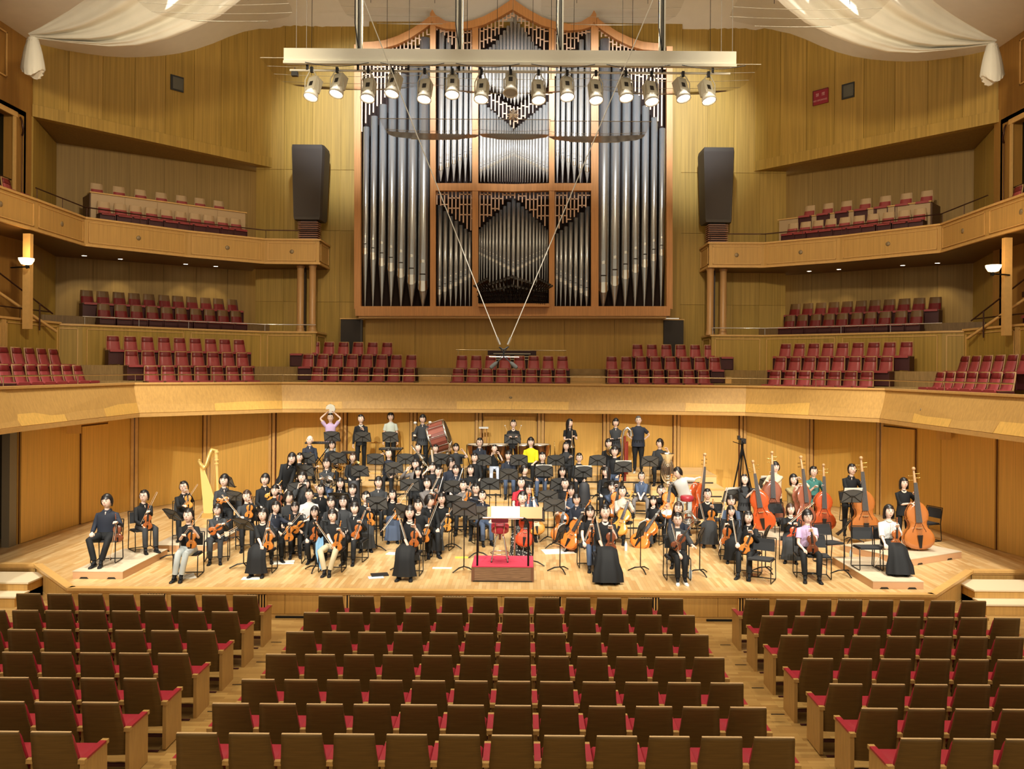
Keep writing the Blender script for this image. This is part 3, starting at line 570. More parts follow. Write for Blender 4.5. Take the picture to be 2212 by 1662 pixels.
for s_, nm in ((-1, 'left'), (1, 'right')):
    rz = pi / 2 - 0.1 if s_ < 0 else -pi / 2 + 0.1
    for k, x, y0, y1, n in ((1, -13.25, 20.9, 23.8, 6), (0, -12.45, 20.8, 23.6, 6)):
        xx = x if s_ < 0 else mx(x) - 0.1
        for i in range(n + 1):
            y = y0 + (y1 - y0) * (i - 1) / (n - 1)
            gallery_seat('choir', xx, y, CH[k][2], rz, 'red side gallery seat, %s from the near end, %s row, far %s block' % (ORD[i], 'upper' if k else 'lower', nm), 'far %s gallery block' % nm)
    # a nearer pair cut by the frame
    # middle terrace
    dP = Vector((2.12, 2.3, 0)) + Vector((2.2, 1.55, 0)); dP.normalize(); nP = Vector((-dP.y, dP.x, 0))
    A = Vector((-13.1, 24.75, 0)) * KB
    fr = [213, 250, 284, 318, 350, 381, 413, 443, 472, 500]; bk = [176, 211, 246, 279, 311, 344, 374, 404, 434, 462, 492]
    fr2 = [1688, 1715, 1744, 1773, 1801.5, 1833, 1863, 1894.5, 1929, 1963]; bk2 = [1699.5, 1727, 1755, 1783, 1812, 1842, 1872, 1903.5, 1935.5, 1968, 2003]
    if s_ < 0: P0, D, rz2, rows = A, dP, atan2(dP.y, dP.x), (fr, bk)
    else: P0 = Vector((mx(A.x), A.y, 0)); D = Vector((-dP.x, dP.y, 0)); nP = Vector((dP.y, dP.x, 0)); rz2 = -atan2(dP.y, dP.x); rows = (fr2, bk2)
    row_line(P0 + nP * 0.85, D, [u + 13 for u in rows[0]], 5.84, 'terrace', 'brown topped red seat, %s from the left, front row, ' + nm + ' terrace', nm + ' terrace seats', rz2)
    row_line(P0 + nP * 1.75, D, [u + 13 for u in rows[1]], 6.33, 'terrace', 'brown topped red seat, %s from the left, back row, ' + nm + ' terrace', nm + ' terrace seats', rz2)
    q = MB(); a = P0 + nP * 1.35 - D * 0.9; M = TR(a, rz2); q.box((0 if s_ < 0 else -7.8, 0, 5.7), (7.8 if s_ < 0 else 0, 2.5, 6.33), 0, M); struct('floor_terrace_step_' + nm, q, MATS['terrace_floor'])
    # upper balcony
    fr = [212, 248, 281, 315, 348, 379, 410.5, 440, 469.5, 498]; bk = [198, 246, 293, 338, 382, 422, 463]
    fr2 = [1693, 1720, 1747, 1775, 1805.5, 1836, 1866, 1900, 1934, 1967.5]; bk2 = [1731.5, 1771, 1811, 1852, 1895, 1940.5, 1985]
    rows = (fr, bk) if s_ < 0 else (fr2, bk2)
    A2 = Vector((-12.98, 24.6, 0)) * KB; P0 = A2 if s_ < 0 else Vector((mx(A2.x), A2.y, 0))
    row_line(P0 + nP * 0.75, D, [u + 13 for u in rows[0]], ZB1 - 0.16, 'balcony', 'pale backed red seat, %s from the left, front row, ' + nm + ' balcony', nm + ' balcony seats', rz2)
    row_line(P0 + nP * 1.75, D, [u + 11 for u in rows[1]], ZB1 + 0.60, 'balcony', 'pale seat top, %s from the left behind the partition, ' + nm + ' balcony', nm + ' balcony rear seats', rz2)
    for i in range(3):
        x = -14.35 if s_ < 0 else mx(-14.35)
        gallery_seat('choir', x, 22.1 + i * 0.62, ZB1 - 0.25, pi / 2 if s_ < 0 else -pi / 2, 'red seat, %s along the outer end of the %s balcony' % (ORD[i], nm), 'outer %s balcony seats' % nm)
    for i in range(2):
        x = -14.45 if s_ < 0 else mx(-14.45)
        gallery_seat('choir', x, 21.6 + i * 0.62, ZM1 - 0.2, pi / 2 if s_ < 0 else -pi / 2, 'red seat, %s along the outer end of the %s terrace' % (ORD[i], nm), 'outer %s terrace seats' % nm)
# steps up to the stage at both ends
for s_, nm in ((-1, 'left'), (1, 'right')):
    x0, x1 = (-12.2, -10.35) if s_ < 0 else (9.75, 12.2)
    x0, x1 = (W(-120, 1270, 16.9).x, W(35, 1270, 16.2).x) if s_ < 0 else (W(2122, 1270, 16.3).x, W(2330, 1270, 16.9).x)
    o = thing('stage_steps', 'light wooden steps up to the %s end of the stage' % nm, 'steps', ((x0 + x1) / 2, 16.6, 0)); h = (x1 - x0) / 2
    for k in range(2):
        q = MB(); q.box((-h, 0.42 * k - 0.45, 0), (h, 0.8, 0.17 * (k + 1) + 0.015)); q.obj('step', PARA, o)
        q = MB(); q.box((-h - 0.03, 0.42 * k - 0.48, 0.17 * (k + 1) + 0.015), (h + 0.03, 0.42 * k + 0.0 if k == 0 else 0.8, 0.17 * (k + 1) + 0.045)); q.obj('tread', mat('pale_tread', (0.78, 0.66, 0.46), 0.4), o)
# ================================================================ organ
YO = 30.85                                                   # front plane of the pipes
organ = thing('pipe_organ', 'huge pipe organ in a wooden case on the back wall', 'organ', (AX, OW - 0.2, 6.75))
OO = Vector(organ.location)
def oo(q, name, mats, parent=None, **kw):
    o = q.obj(name, mats, parent or organ, **kw)
    if parent is None: o.location = -OO
    return o
PIPE = mat('pipe_tin', (0.70, 0.70, 0.69), 0.27, 0.75); n_, l_ = nodes(PIPE)
PIPE_L = mat('pipe_lead', (0.44, 0.455, 0.47), 0.24, 0.78)
PMOUTH = mat('pipe_mouth', (0.82, 0.80, 0.74), 0.25, 1.0); PSHADE = mat('pipe_slot', (0.03, 0.025, 0.02), 0.6)
UC = 1108.5
def P3(u, v, Y=YO): return W(u, v, Y)
# back void and case
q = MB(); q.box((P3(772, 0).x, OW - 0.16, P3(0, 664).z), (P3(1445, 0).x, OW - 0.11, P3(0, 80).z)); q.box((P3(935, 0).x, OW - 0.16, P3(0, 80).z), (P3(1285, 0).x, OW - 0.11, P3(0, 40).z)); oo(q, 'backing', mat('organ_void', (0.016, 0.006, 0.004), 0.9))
Ybf, Ybb = YO - 0.30, OW - 0.12
def beam(name, uv, y0, y1, mt=ORGW):
    """flat board whose outline is traced on the front plane of the case"""
    P = [W(u, v, Ybf) for u, v in uv]; n = len(P); q = MB(); v = [(p.x, y0, p.z) for p in P] + [(p.x, y1, p.z) for p in P]
    q.add(v, [tuple(range(n)), tuple(range(2 * n - 1, n - 1, -1))]); q.add(v, [(i, n + i, n + (i + 1) % n, (i + 1) % n) for i in range(n)])
    return oo(q, name, mt)
def rect(u0, v0, u1, v1): return [(u0, v0), (u1, v0), (u1, v1), (u0, v1)]
for u0, u1, v0 in ((765, 779, 96), (929, 941, 34), (1020, 1033, 44), (1186, 1198, 46), (1277, 1293, 38), (1440, 1453, 100)): beam('post', rect(u0, v0, u1, 668), Ybf, Ybf + 0.22)
beam('bottom_rail', rect(768, 662, 1447, 683), Ybf - 0.06, Ybb)
beam('bottom_lip', rect(774, 683, 1440, 688), Ybf + 0.05, Ybb, TRIM)
beam('middle_rail', [(941, 396), (1020, 396), (1108, 398), (1186, 396), (1277, 396), (1277, 412), (1186, 412), (1108, 414), (1020, 412), (941, 412)], Ybf - 0.02, Ybf + 0.25)
def arc(top, th):
    return top + [(u, v + t) for (u, v), t in reversed(list(zip(top, th)))]
tl = [(783, 92), (805, 91), (830, 88), (858, 79), (885, 66), (910, 50), (929, 36)]
for k_ in (0, 1):
    T = tl if not k_ else [(2 * UC + 1 - u, v + 3) for u, v in tl]
    beam('crown_rail', arc(T, [16, 16, 17, 18, 18, 18, 18]) if not k_ else arc(T, [16, 16, 17, 18, 18, 18, 18])[::-1], Ybf - 0.05, Ybf + 0.2)
tm = [(929, 30), (934, 21), (941, 33), (962, 46), (990, 51), (1020, 45), (1046, 36), (1075, 20), (1096, 6), (1108, -3)]
th = [26, 26, 24, 17, 14, 16, 18, 20, 22, 24]
for k_ in (0, 1):
    T = tm if not k_ else [(2 * UC - u, v + 2) for u, v in tm]
    a = arc(T, th); beam('crown_rail', a if not k_ else a[::-1], Ybf - 0.05, Ybf + 0.2)
PIPES = []
def pipe(u, w_, vt, vm0, vm1, vf, mt, horizontal_shadow=True):
    """one flue pipe: body, mouth, conical foot"""
    p = P3(u, 600); x = p.x; r = w_ / 2 * YO / F * 0.97; z = lambda v: P3(u, v).z; zt, zm0, zm1, zf = z(vt), z(vm0), z(vm1), z(vf)
    q = MB(); q.lathe([(r, zm0), (r, zt), (r * 0.9, zt)], 14, M=TR((x, YO, 0)), caps=False)
    q.lathe([(r, zm1), (r, zm0)], 14, M=TR((x, YO, 0)), caps=False); q.lathe([(r * 0.16, zf), (r, zm1)], 14, M=TR((x, YO, 0)), caps=False)
    o = oo(q, 'pipe', mt)
    # mouth: arched upper lip, slot, rounded lower lip
    h = zm0 - zm1; 
    q = MB(); q.loft([[(x + r * 0.80 * sin(t), YO - r * 1.03 * cos(t) , zm0 + dz + h * 0.16 * (cos(t * 1.4) if dz else 0.7 * cos(t * 1.4))) for t in [-1.05 + 0.35 * i for i in range(7)]] for dz in (0, h * 0.10)], 0, True, False, closed=False); q.obj('upper_lip', PMOUTH, o)
    q = MB(); q.loft([[(x + r * 0.9 * sin(t), YO - r * 1.02 * cos(t), z_) for t in [-0.9 + 0.3 * i for i in range(7)]] for z_ in (zm0 - h * 0.40, zm0 - h * 0.46)], 0, True, False, closed=False); q.obj('slot', PSHADE, o)
    q = MB(); q.loft([[(x + r * 0.96 * sin(t) , YO - r * 1.04 * cos(t), zm1 + k * (h * 0.26) * (1 if k > 0 else cos(t) * 0.9)) for t in [-1.1 + 0.3666 * i for i in range(7)]] for k in (1, -1)], 0, True, False, closed=False); q.obj('lower_lip', PMOUTH, o)
def both(u, *a, dv=3):
    pipe(u, *a); pipe(2 * UC - u, a[0], *[x + dv for x in a[1:5]], a[5])
# outer bays
for (u, w_, vt, m0, m1) in ((789, 13.5, 275, 516, 544), (806, 15, 252, 523, 555), (825, 16.5, 227, 532, 568), (845, 18, 200, 541, 579), (866.5, 19.5, 162, 551, 592), (889.5, 22, 138, 562, 606), (914, 25, 84, 574, 620)): both(u, w_, vt, m0, m1, 662, PIPE_L)
for i in range(6):
    t = i / 5; both(950.5 + [0, 14.5, 28, 41, 53, 64.5][i], 12.5 - 3.2 * t, 58 + 26 * i if i < 3 else 110 + 17 * (i - 3), 345 - 29 * t, 365 - 34 * t, 392, PIPE)
for i in range(7):
    t = i / 6; both(949.5 + [0, 12, 24, 35.5, 46, 56, 65][i], 11 - 2.6 * t, 444 + [0, 13, 24, 34, 43, 51, 58][i], 609 - 27 * t, 632 - 35 * t, 663, PIPE_L)
# centre, upper: gable group behind the light bar, mouths in a hanging V
for i in range(0, 10):
    du = i * 7.6; vt = 37 + [0, 11, 20, 30, 40, 51, 60, 66, 70, 73][i]; m = 214 - i * 4.6
    a = (7.6, vt, m - 10, m, m + 14, PIPE)
    if i == 0: pipe(UC, *a)
    elif i < 10: both(UC - du, *a)
# centre, middle: tops in a V, mouths in a gable
for i in range(0, 13):
    du = [0, 4.6, 9.4, 14.3, 19.4, 24.7, 30.2, 36, 42.2, 48.8, 56, 64, 71.5][i]; w_ = [4.4, 4.5, 4.7, 4.9, 5.1, 5.3, 5.6, 5.9, 6.3, 6.8, 7.4, 7.8, 8.0][i]
    vt = 279 - du * 0.82; m0 = 324 + du * 0.43; a = (w_, vt, m0, m0 + 6 + w_, 393, PIPE)
    if i == 0: pipe(UC, *a)
    else: both(UC - du, *a, dv=1)
# centre, lower: tops in a gable, mouths in a V
for i in range(0, 11):
    du = [0, 10.3, 19.5, 28, 36, 43.5, 50.5, 57, 63, 68.4, 73.2][i]; w_ = [9.6, 9, 8.3, 7.7, 7.2, 6.8, 6.3, 5.8, 5.3, 4.9, 4.6][i]
    vt = 428 + du * 0.92; m0 = 570 - du * 0.44; a = (w_, vt, m0, m0 + 6 + w_ * 0.9, 632, PIPE_L)
    if i == 0: pipe(UC, *a)
    else: both(UC - du, *a, dv=1)
# lattice of thin bars over the tops of the pipes
def lattice(fn_top, fn_bot, u0, u1, step, cross):
    q = MB(); i = 0; u = u0; prev = None
    while u < u1:
        vt, vb = fn_top(u), fn_bot(u)
        if vb - vt > 5:
            j = (i * 7) % 5; a, b = P3(u, vt - 3 + (j % 3) * 3, YO - 0.14), P3(u, vb - j * 2.0, YO - 0.14)
            q.box((a.x - 0.023, a.y - 0.015, b.z), (a.x + 0.023, a.y + 0.015, a.z))
            for kk in range(cross):
                vv = vt + 7 + kk * 22 + (i // 3 % 2) * 8
                if vv < vb - 6: c = P3(u, vv, YO - 0.15); q.box((c.x - 0.02, c.y - 0.012, c.z - 0.02), (c.x + step * YO / F + 0.02, c.y + 0.012, c.z + 0.02))
        i += 1; u += step
    o = oo(q, 'lattice', LATT); o['kind'] = 'stuff'
def mirf(f): return lambda u: f(2 * UC - u) + 2
def ip(K):
    def f(u):
        for (a, va), (b, vb) in zip(K, K[1:]):
            if u <= b: return va + (vb - va) * (u - a) / (b - a)
        return K[-1][1]
    return f
for K1, K2, a, b in (([(780, 110), (830, 107), (880, 88), (928, 56)], [(780, 290), (800, 255), (832, 215), (868, 158), (892, 138), (910, 84), (928, 80)], 783, 927),
                     ([(941, 58), (980, 66), (1020, 62)], [(941, 62), (960, 84), (985, 112), (1003, 150), (1020, 165)], 944, 1018),
                     ([(1033, 62), (1060, 50), (1108, 24)], [(1033, 110), (1050, 106), (1080, 72), (1108, 34)], 1037, 1108),
                     ([(941, 413), (1020, 413)], [(941, 440), (980, 470), (1020, 506)], 944, 1018),
                     ([(1033, 413), (1108, 415)], [(1033, 494), (1070, 462), (1108, 424)], 1037, 1106),
                     ([(1033, 192), (1070, 205), (1108, 232)], [(1033, 212), (1070, 246), (1108, 276)], 1037, 1108)):
    f, g = ip(K1), ip(K2); lattice(f, g, a, b, 8.2, 3); lattice(mirf(f), mirf(g), 2 * UC - b + 1, 2 * UC - a, 8.2, 3)
# star
q = MB(); c = P3(1108.5, 247, YO - 0.25)
q.add([tuple(c + Vector((0, -0.06, 0)))] + [tuple(c + Vector((r * sin(k * pi / 8), 0, r * cos(k * pi / 8)))) for k in range(16) for r in ((0.27 if k % 4 == 2 else (0.24 if k % 4 == 0 else 0.12)),)], [(0, 1 + (k + 1) % 16, 1 + k) for k in range(16)])
oo(q, 'star', mat('star_silver', (0.8, 0.78, 0.72), 0.3, 1.0))
# horizontal trumpets in fans
BRZ = mat('reed_bronze', (0.30, 0.18, 0.09), 0.35, 0.9); 
def trumpet_pipe(u, v, r, depth, u_in, v_in):
    a = W(u_in, v_in, YO + 0.2); b = W(u, v, YO - depth); q = MB(); q.tube([a, a.lerp(b, .6), b], [r * 0.25, r * 0.6, r], 10, caps=False); q.tube([b, b + Vector((0, 0.02, 0))], [r * 0.93, r * 0.1], 10, mi=1, caps=False)
    q.tube([b + Vector((0, -0.01, 0)), b + Vector((0, 0.012, 0))], [r * 1.08, r * 1.06], 10, mi=2, caps=False)
    oo(q, 'trumpet_pipe', (BRZ, PSHADE, mat('pipe_rim', (0.10, 0.095, 0.09), 0.35, 1.0)))
for i in range(-6, 7):
    trumpet_pipe(UC - 2 + i * 8.2, 598 + abs(i) * 2.6, 0.068 - abs(i) * 0.0025, 1.15, UC - 2 + i * 7, 628)
    trumpet_pipe(UC - 2 + i * 7.8, 617 + abs(i) * 1.7, 0.058 - abs(i) * 0.002, 1.0, UC - 2 + i * 6, 640)
for s_ in (-1, 1):
    for i in range(7): trumpet_pipe(UC + s_ * (58 + i * 4.4), 603 + i * 2.5, 0.055 - 0.003 * i, 1.1, UC + s_ * (40 + i * 4.5), 630)
for k, (v, n, r, wv) in enumerate(((630, 34, 0.026, 75), (640, 34, 0.024, 74), (649, 34, 0.022, 72), (656, 34, 0.016, 70))):
    for i in range(n):
        t = -1 + 2 * i / (n - 1); trumpet_pipe(UC - 2 + t * wv, v + (1 - t * t) * -4 + 1, r, 0.85 - 0.08 * k, UC - 2 + t * wv * 0.8, v + 3)
beam('reed_shelf', rect(1034, 657, 1186, 664), Ybf - 0.3, Ybb)
# organ console behind the railing under the organ
q = MB(); a, b = W(1054, 757, 30.6), W(1158, 800, 30.6); q.box((a.x, 30.4, b.z), (b.x, 30.95, a.z))
con = q.obj('organ_console', mat('console_black', (0.03, 0.006, 0.006), 0.5), label='dark organ console behind the rail below the organ', cat='console')
for z in (764, 770, 776):
    c, d = W(1066, z, 30.4), W(1146, z, 30.4); q = MB(); q.box((c.x, 30.33, c.z - 0.02), (d.x, 30.42, c.z + 0.01)); q.obj('keyboard', mat('ivory', (0.55, 0.5, 0.4), 0.4), con)
rail('organist_railing', [(W(985, 757, 30.2).x, 30.2), (W(1223, 757, 30.2).x, 30.2)], 4.74, W(1100, 757, 30.2).z - 4.74, 'thin metal rail above the seats below the organ', None, BRASSR, 0.018, 4)
# ================================================================ hanging loudspeakers
for s_, nm in ((-1, 'left'), (1, 'right')):
    u0, u1, v0, v1, vb = (631, 699, 316, 478, 517) if s_ < 0 else (1517, 1585, 322, 484, 526)
    Y = 29.0 * 1.04; c = W((u0 + u1) / 2, vb, Y); o = thing('loudspeaker_tower', 'tall dark loudspeaker column on a slatted stand, %s of the organ' % nm, 'loudspeaker', (c.x, Y + 0.4, ZB1 + 0.04))
    a, b = W(u0, v0, Y), W(u1, v1, Y); h0, zt, zb2 = (b.x - a.x) / 2, a.z - ZB1, b.z - ZB1; sg = s_
    def ring(z, k, d): return [(-h0 * k if sg < 0 else -h0 * k * 0.96, -0.5, z), (h0 * k * 0.9, -0.5, z), (h0 * k, -0.35, z), (h0 * k, d, z), (-h0 * k, d, z)]
    q = MB(); q.loft([ring(zb2, 0.82, 0.3), ring(zb2 + 0.1, 0.86, 0.4), ring(zt - 0.12, 1.0, 0.45), ring(zt, 0.97, 0.4)], 0, False, True); q.obj('cabinet', mat('speaker_cabinet', (0.055, 0.045, 0.038), 0.6), o)
    q = MB(); q.add([(-h0 * 0.78, -0.515, zb2 + 0.12), (h0 * 0.68, -0.515, zb2 + 0.12), (h0 * 0.84, -0.515, zt - 0.15), (-h0 * 0.92, -0.515, zt - 0.15)], [(0, 1, 2, 3)]); q.obj('grille_cloth', mat('speaker_cloth', (0.065, 0.055, 0.05), 0.9), o)
    nS = 9
    for j in range(nS):
        z = 0.03 + (zb2 - 0.05) * j / nS; k = 0.62 - 0.02 * (j == 0)
        q = MB(); q.box((-h0 * k, -0.42, z), (h0 * k, 0.1, z + 0.028)); q.obj('slat', mat('stand_redwood', (0.36, 0.17, 0.12), 0.4), o)
    q = MB(); q.box((-h0 * 0.5, -0.3, -0.01), (h0 * 0.5, 0.0, zb2)); q.obj('post', mat('dark_post', (0, 0, 0)), o)
# ================================================================ rig over the stage
YB = 19.0
CREAM = mat('rig_cream', (0.55, 0.52, 0.42), 0.5)
def hang(name, label, cat, p, group=None): return thing(name, label, cat, p, 0, group)
a, b = W(617, 107, YB), W(1587, 119, YB); zc = (W(617, 120, YB).z + W(1587, 132, YB).z) / 2
c = Vector(((a.x + b.x) / 2, YB, zc)); hw = (b.x - a.x) / 2
o = hang('lighting_bar', 'long pale box beam carrying the stage spotlights', 'lighting bar', c)
q = MB(); q.box((-hw, -0.15, -0.14), (hw, 0.15, 0.14)); q.obj('beam', CREAM, o)
q = MB(); q.box((-hw, -0.2, -0.22), (hw, -0.12, -0.16)); q.obj('cable_tray', CREAM, o)
q = MB(); q.tube([(-hw + 0.1, 0, -0.31), (hw - 0.1, 0, -0.31)], 0.028, 8); q.obj('pipe', WHITE, o)
for k in range(9):
    x = -hw + 0.5 + k * (2 * hw - 1) / 8; q = MB(); q.box((x - 0.02, -0.05, -0.31), (x + 0.02, 0.05, -0.14)); q.obj('pipe_clamp', BLKM, o)
for k in range(6):
    x0 = -hw + 0.5 + k * 1.7; pts = [(x0 + t * 0.24, -0.21, -0.20 - 0.09 * sin(pi * t / 6)) for t in range(7)]; q = MB(); q.tube(pts, 0.008, 4); q.obj('cable', BLKM, o)
for dx in (-2.3, 0.0, 2.3):  # fill lamps without a fixture, added to brighten the ceiling above the bar
    lamp('ceiling_fill', 'AREA', (c.x + dx, YB, c.z + 0.25), 240, (1.0, 0.88, 0.68), (c.x + dx, YB, 20), shape='RECTANGLE', size=1.3, size_y=0.3)
LENS = mat('spot_lens', (1, 1, 1), 0.4, emit=(1, 0.95, 0.85), es=9.0)
sx = [(673, 205, -.5), (728, 198, -.5), (795, 208, -.2), (848, 198, -.5), (917, 210, -.25), (977, 200, 0), (1040, 210, -.25), (1103, 196, 0), (1163, 212, .2), (1225, 205, .2), (1287, 212, .25), (1352, 207, .3), (1407, 215, .35), (1475, 208, .5), (1530, 213, .5)]
for k, (u, v, tw) in enumerate(sx):
    p = W(u, v, YB - 0.05); yk = W(u, 148 + (u - 617) * 0.012, YB).z
    o = thing('spotlight', '%s stage spotlight from the left on the lighting bar' % ORD[k] + (', unlit' if k == 7 else ', lit'), 'spotlight', p, 0, 'stage spotlights')
    H = yk - p.z
    q = MB(); q.box((-0.03, -0.04, H - 0.1), (0.03, 0.04, H + 0.02)); q.obj('clamp', BLKM, o)
    M = TR((0, 0, 0.02), tw, -0.35, 0)
    q = MB(); q.tube([(-0.15, 0, 0.04), (-0.15, 0, H * 0.55), (-0.05, 0, H - 0.08), (0.05, 0, H - 0.08), (0.15, 0, H * 0.55), (0.15, 0, 0.04)], 0.014, 4); q.obj('yoke', CREAM, o)
    q = MB(); q.box((-0.12, -0.10, 0.06), (0.12, 0.12, 0.40), 0, M); q.box((-0.08, -0.07, 0.40), (0.08, 0.09, 0.44), 0, M); q.obj('housing', CREAM, o)
    q = MB(); q.lathe([(0.13, 0.07), (0.16, -0.03), (0.17, -0.10), (0.155, -0.10), (0.145, -0.03)], 12, M=M, caps=False); q.obj('hood', WHITE, o)
    q = MB(); q.lathe([(0.145, -0.05), (0.14, -0.07)], 14, M=M); q.obj('lens', LENS if k != 7 else mat('unlit_lens', (0.3, 0.3, 0.3), 0.2), o)
    q = MB(); q.box((-0.045, -0.11, 0.16), (0.045, -0.10, 0.27), 0, M); q.obj('panel', BLACK, o)
o = thing('spotlight_box', 'small dark box hanging at the left end of the lighting bar', 'box', W(637, 160, YB)); q = MB(); q.box((-0.07, -0.05, -0.05), (0.07, 0.05, 0.05)); q.tube([(0, 0, 0.05), (0, 0, 0.15)], 0.01, 4); q.obj('body', BLACK, o)
# hoists
for k, u in enumerate((776, 993, 1210, 1430)):
    p = W(u, 108 + (u - 617) * 0.012, YB); H = 17.7 - p.z
    o = thing('hoist', '%s pale vertical hoist from the left above the lighting bar' % ORD[k], 'hoist', p, 0, 'hoists of the lighting bar')
    q = MB(); q.box((-0.07, -0.05, 0), (-0.035, 0.05, H)); q.box((0.035, -0.05, 0), (0.07, 0.05, H)); q.obj('rail', CREAM, o)
    q = MB(); q.box((-0.035, 0.0, 0), (0.035, 0.02, H)); q.obj('back_plate', CREAM, o)
    for dx in (-0.015, 0.018):
        q = MB(); q.tube([(dx, -0.02, 0), (dx, -0.02, H)], 0.009, 4); q.obj('chain', BLKM, o)
    q = MB(); q.tube([(-0.09, -0.06, H), (-0.09, -0.06, 0.6), (-0.04, -0.06, 0.25), (0.0, -0.06, 0.05)], 0.014, 5); q.obj('cable', BLKM, o)
for k, u in enumerate((640, 662, 1558, 1582)):
    p = W(u, 107 + (u - 617) * 0.012, YB + 0.1); q = MB(); q.tube([(0, 0, 0), (0, 0, 17.6 - p.z)], 0.008, 4); oo_ = q.obj('suspension_wire', CHROME, label='%s thin steel wire from the left above the ends of the lighting bar' % ORD[k], cat='wire', group='suspension wires'); oo_.location = p
# --- microphones over the front of the stage
YM = 17.4
mc = W(1088, 752, YM); o = thing('microphone_array', 'pair of dark microphones hanging in a V of wires above the podium', 'microphone', mc)
for (u, v, ut, vt, s_) in ((1080, 745, 795, 25, -1), (1097, 745, 1400, 25, 1)):
    a, b = W(u, v, YM), W(ut, vt, YM); d = (b - a); b = a + d * ((17.6 - a.z) / d.z); q = MB(); q.tube([a - mc, b - mc], 0.011, 5); q.obj('wire', mat('bright_wire', (0.8, 0.8, 0.75), 0.3, 0.6), o)
    e = a.lerp(b, 0.012); q = MB(); q.tube([a - mc, e - mc], [0.03, 0.035], 8); q.obj('coupling', CHROME, o)
    q = MB(); m0 = W(1088 + s_ * 2, 772, YM); m1 = W(1088 + s_ * 26, 793, YM - 0.1); q.tube([m0 - mc, m0.lerp(m1, .55) - mc], 0.012, 6); q.obj('boom', BLKM, o)
    q = MB(); q.tube([m0.lerp(m1, .5) - mc, m0.lerp(m1, .65) - mc, m1 - mc, m1.lerp(m0, -.12) - mc], [0.02, 0.04, 0.045, 0.03], 8); q.obj('microphone', mat('mic_foam', (0.05, 0.05, 0.045), 0.9), o)
q = MB(); q.tube([W(1078, 750, YM) - mc, W(1088, 756, YM) - mc, W(1099, 749, YM) - mc], 0.016, 6); q.tube([W(1088, 755, YM) - mc, W(1088, 773, YM) - mc], 0.018, 6); q.tube([W(1080, 752, YM) - mc, W(1096, 775, YM) - mc], 0.01, 5); q.tube([W(1096, 752, YM) - mc, W(1080, 775, YM) - mc], 0.01, 5); q.obj('frame', BLKM, o)
q = MB(); q.tube([W(1057, 771, YM) - mc, W(1121, 772, YM) - mc], 0.013, 6); q.obj('cross_bar', CHROME, o)
# --- clear acoustic reflectors
CL = bpy.data.materials.new('clear_acrylic'); CL.use_nodes = True; n, l = nodes(CL); n.remove(n['Principled BSDF'])
tr = n.new('ShaderNodeBsdfTransparent'); tr.inputs[0].default_value = (0.88, 0.87, 0.85, 1); gl = n.new('ShaderNodeBsdfGlossy'); gl.inputs[0].default_value = (0.9, 0.88, 0.85, 1); gl.inputs['Roughness'].default_value = 0.22
fr = n.new('ShaderNodeFresnel'); fr.inputs[0].default_value = 1.035; ms = n.new('ShaderNodeMixShader')
l.new(fr.outputs[0], ms.inputs[0]); l.new(tr.outputs[0], ms.inputs[1]); l.new(gl.outputs[0], ms.inputs[2]); l.new(ms.outputs[0], n['Material Output'].inputs[0])
CLR = mat('acrylic_edge', (0.34, 0.30, 0.22), 0.7, 0, 0.2)
def reflector(u0, u1, v0, v1, Y, depth, label, ribs=3, tilt=0.0, hw_=0.0):
    """shallow dish: rounded plan, lowest in the middle, seen from in front and below"""
    a, b = W(u0, v0, Y), W(u1, v0, Y); cx = (a.x + b.x) / 2; h = (b.x - a.x) / 2; zl = (a.z + b.z) / 2
    depth = Y * ((ray(0, v0)[1] + 0.0) / (ray(0, v1)[1])) - Y
    o = thing('acoustic_reflector', label, 'reflector', (cx, Y, zl), 0, 'clear acoustic reflectors'); N_, M_ = 24, 8; q = MB()
    def pt(s, t):                                            # s across, t from the front edge to the back edge; rounded plan, a little dished
        c_ = min(depth * 0.9, h * 0.45); yy = t * depth; k = max(0.0, yy - (depth - c_)) / c_; ww = h - c_ * (1 - sqrt(max(0, 1 - k * k))) * 1.1
        return (s * ww, yy, -0.05 * (1 - s * s) * sin(pi * t * 0.9))
    for j in range(M_):
        t = (j / (M_ - 1)) ** 0.7
        for i in range(N_ + 1): q.v.append(pt(-1 + 2 * i / N_, t))
    for j in range(M_ - 1):
        for i in range(N_): q.f.append((j * (N_ + 1) + i, j * (N_ + 1) + i + 1, (j + 1) * (N_ + 1) + i + 1, (j + 1) * (N_ + 1) + i)); q.m.append(0); q.s.append(True)
    q.obj('sheet', CL, o)
    for t in [0.0] + [k / ribs for k in range(1, ribs)] + [0.999]:
        q = MB(); q.tube([pt(-1 + 2 * i / N_, t) for i in range(N_ + 1)], 0.005 if 0 < t < 0.99 else 0.009, 4); q.obj('rib', CLR, o)
    for s in (-0.5, 0.5):
        p = pt(s, 0.5); q = MB(); q.tube([p, (p[0], p[1], 17.7 - zl)], 0.007, 4); q.obj('hanger', BLKM, o)
    return o
for k, (u0, u1, v0, v1, Y) in enumerate(((232, 582, -60, 44, 16.8), (705, 1000, -50, 50, 22.5), (1172, 1500, -50, 52, 22.5), (1626, 1976, -55, 56, 16.8))):
    reflector(u0, u1, v0, v1, Y, 3.2, '%s clear curved reflector from the left just below the ceiling' % ORD[k], 5, 0.9)
for k, (u0, u1, v0, v1) in enumerate(((562, 905, 126, 192), (905, 1290, 130, 200), (1290, 1644, 138, 202))):
    reflector(u0, u1, v0, v1, 20.2, 2.2, '%s clear curved reflector from the left around the stage spotlights' % ORD[k], 4)
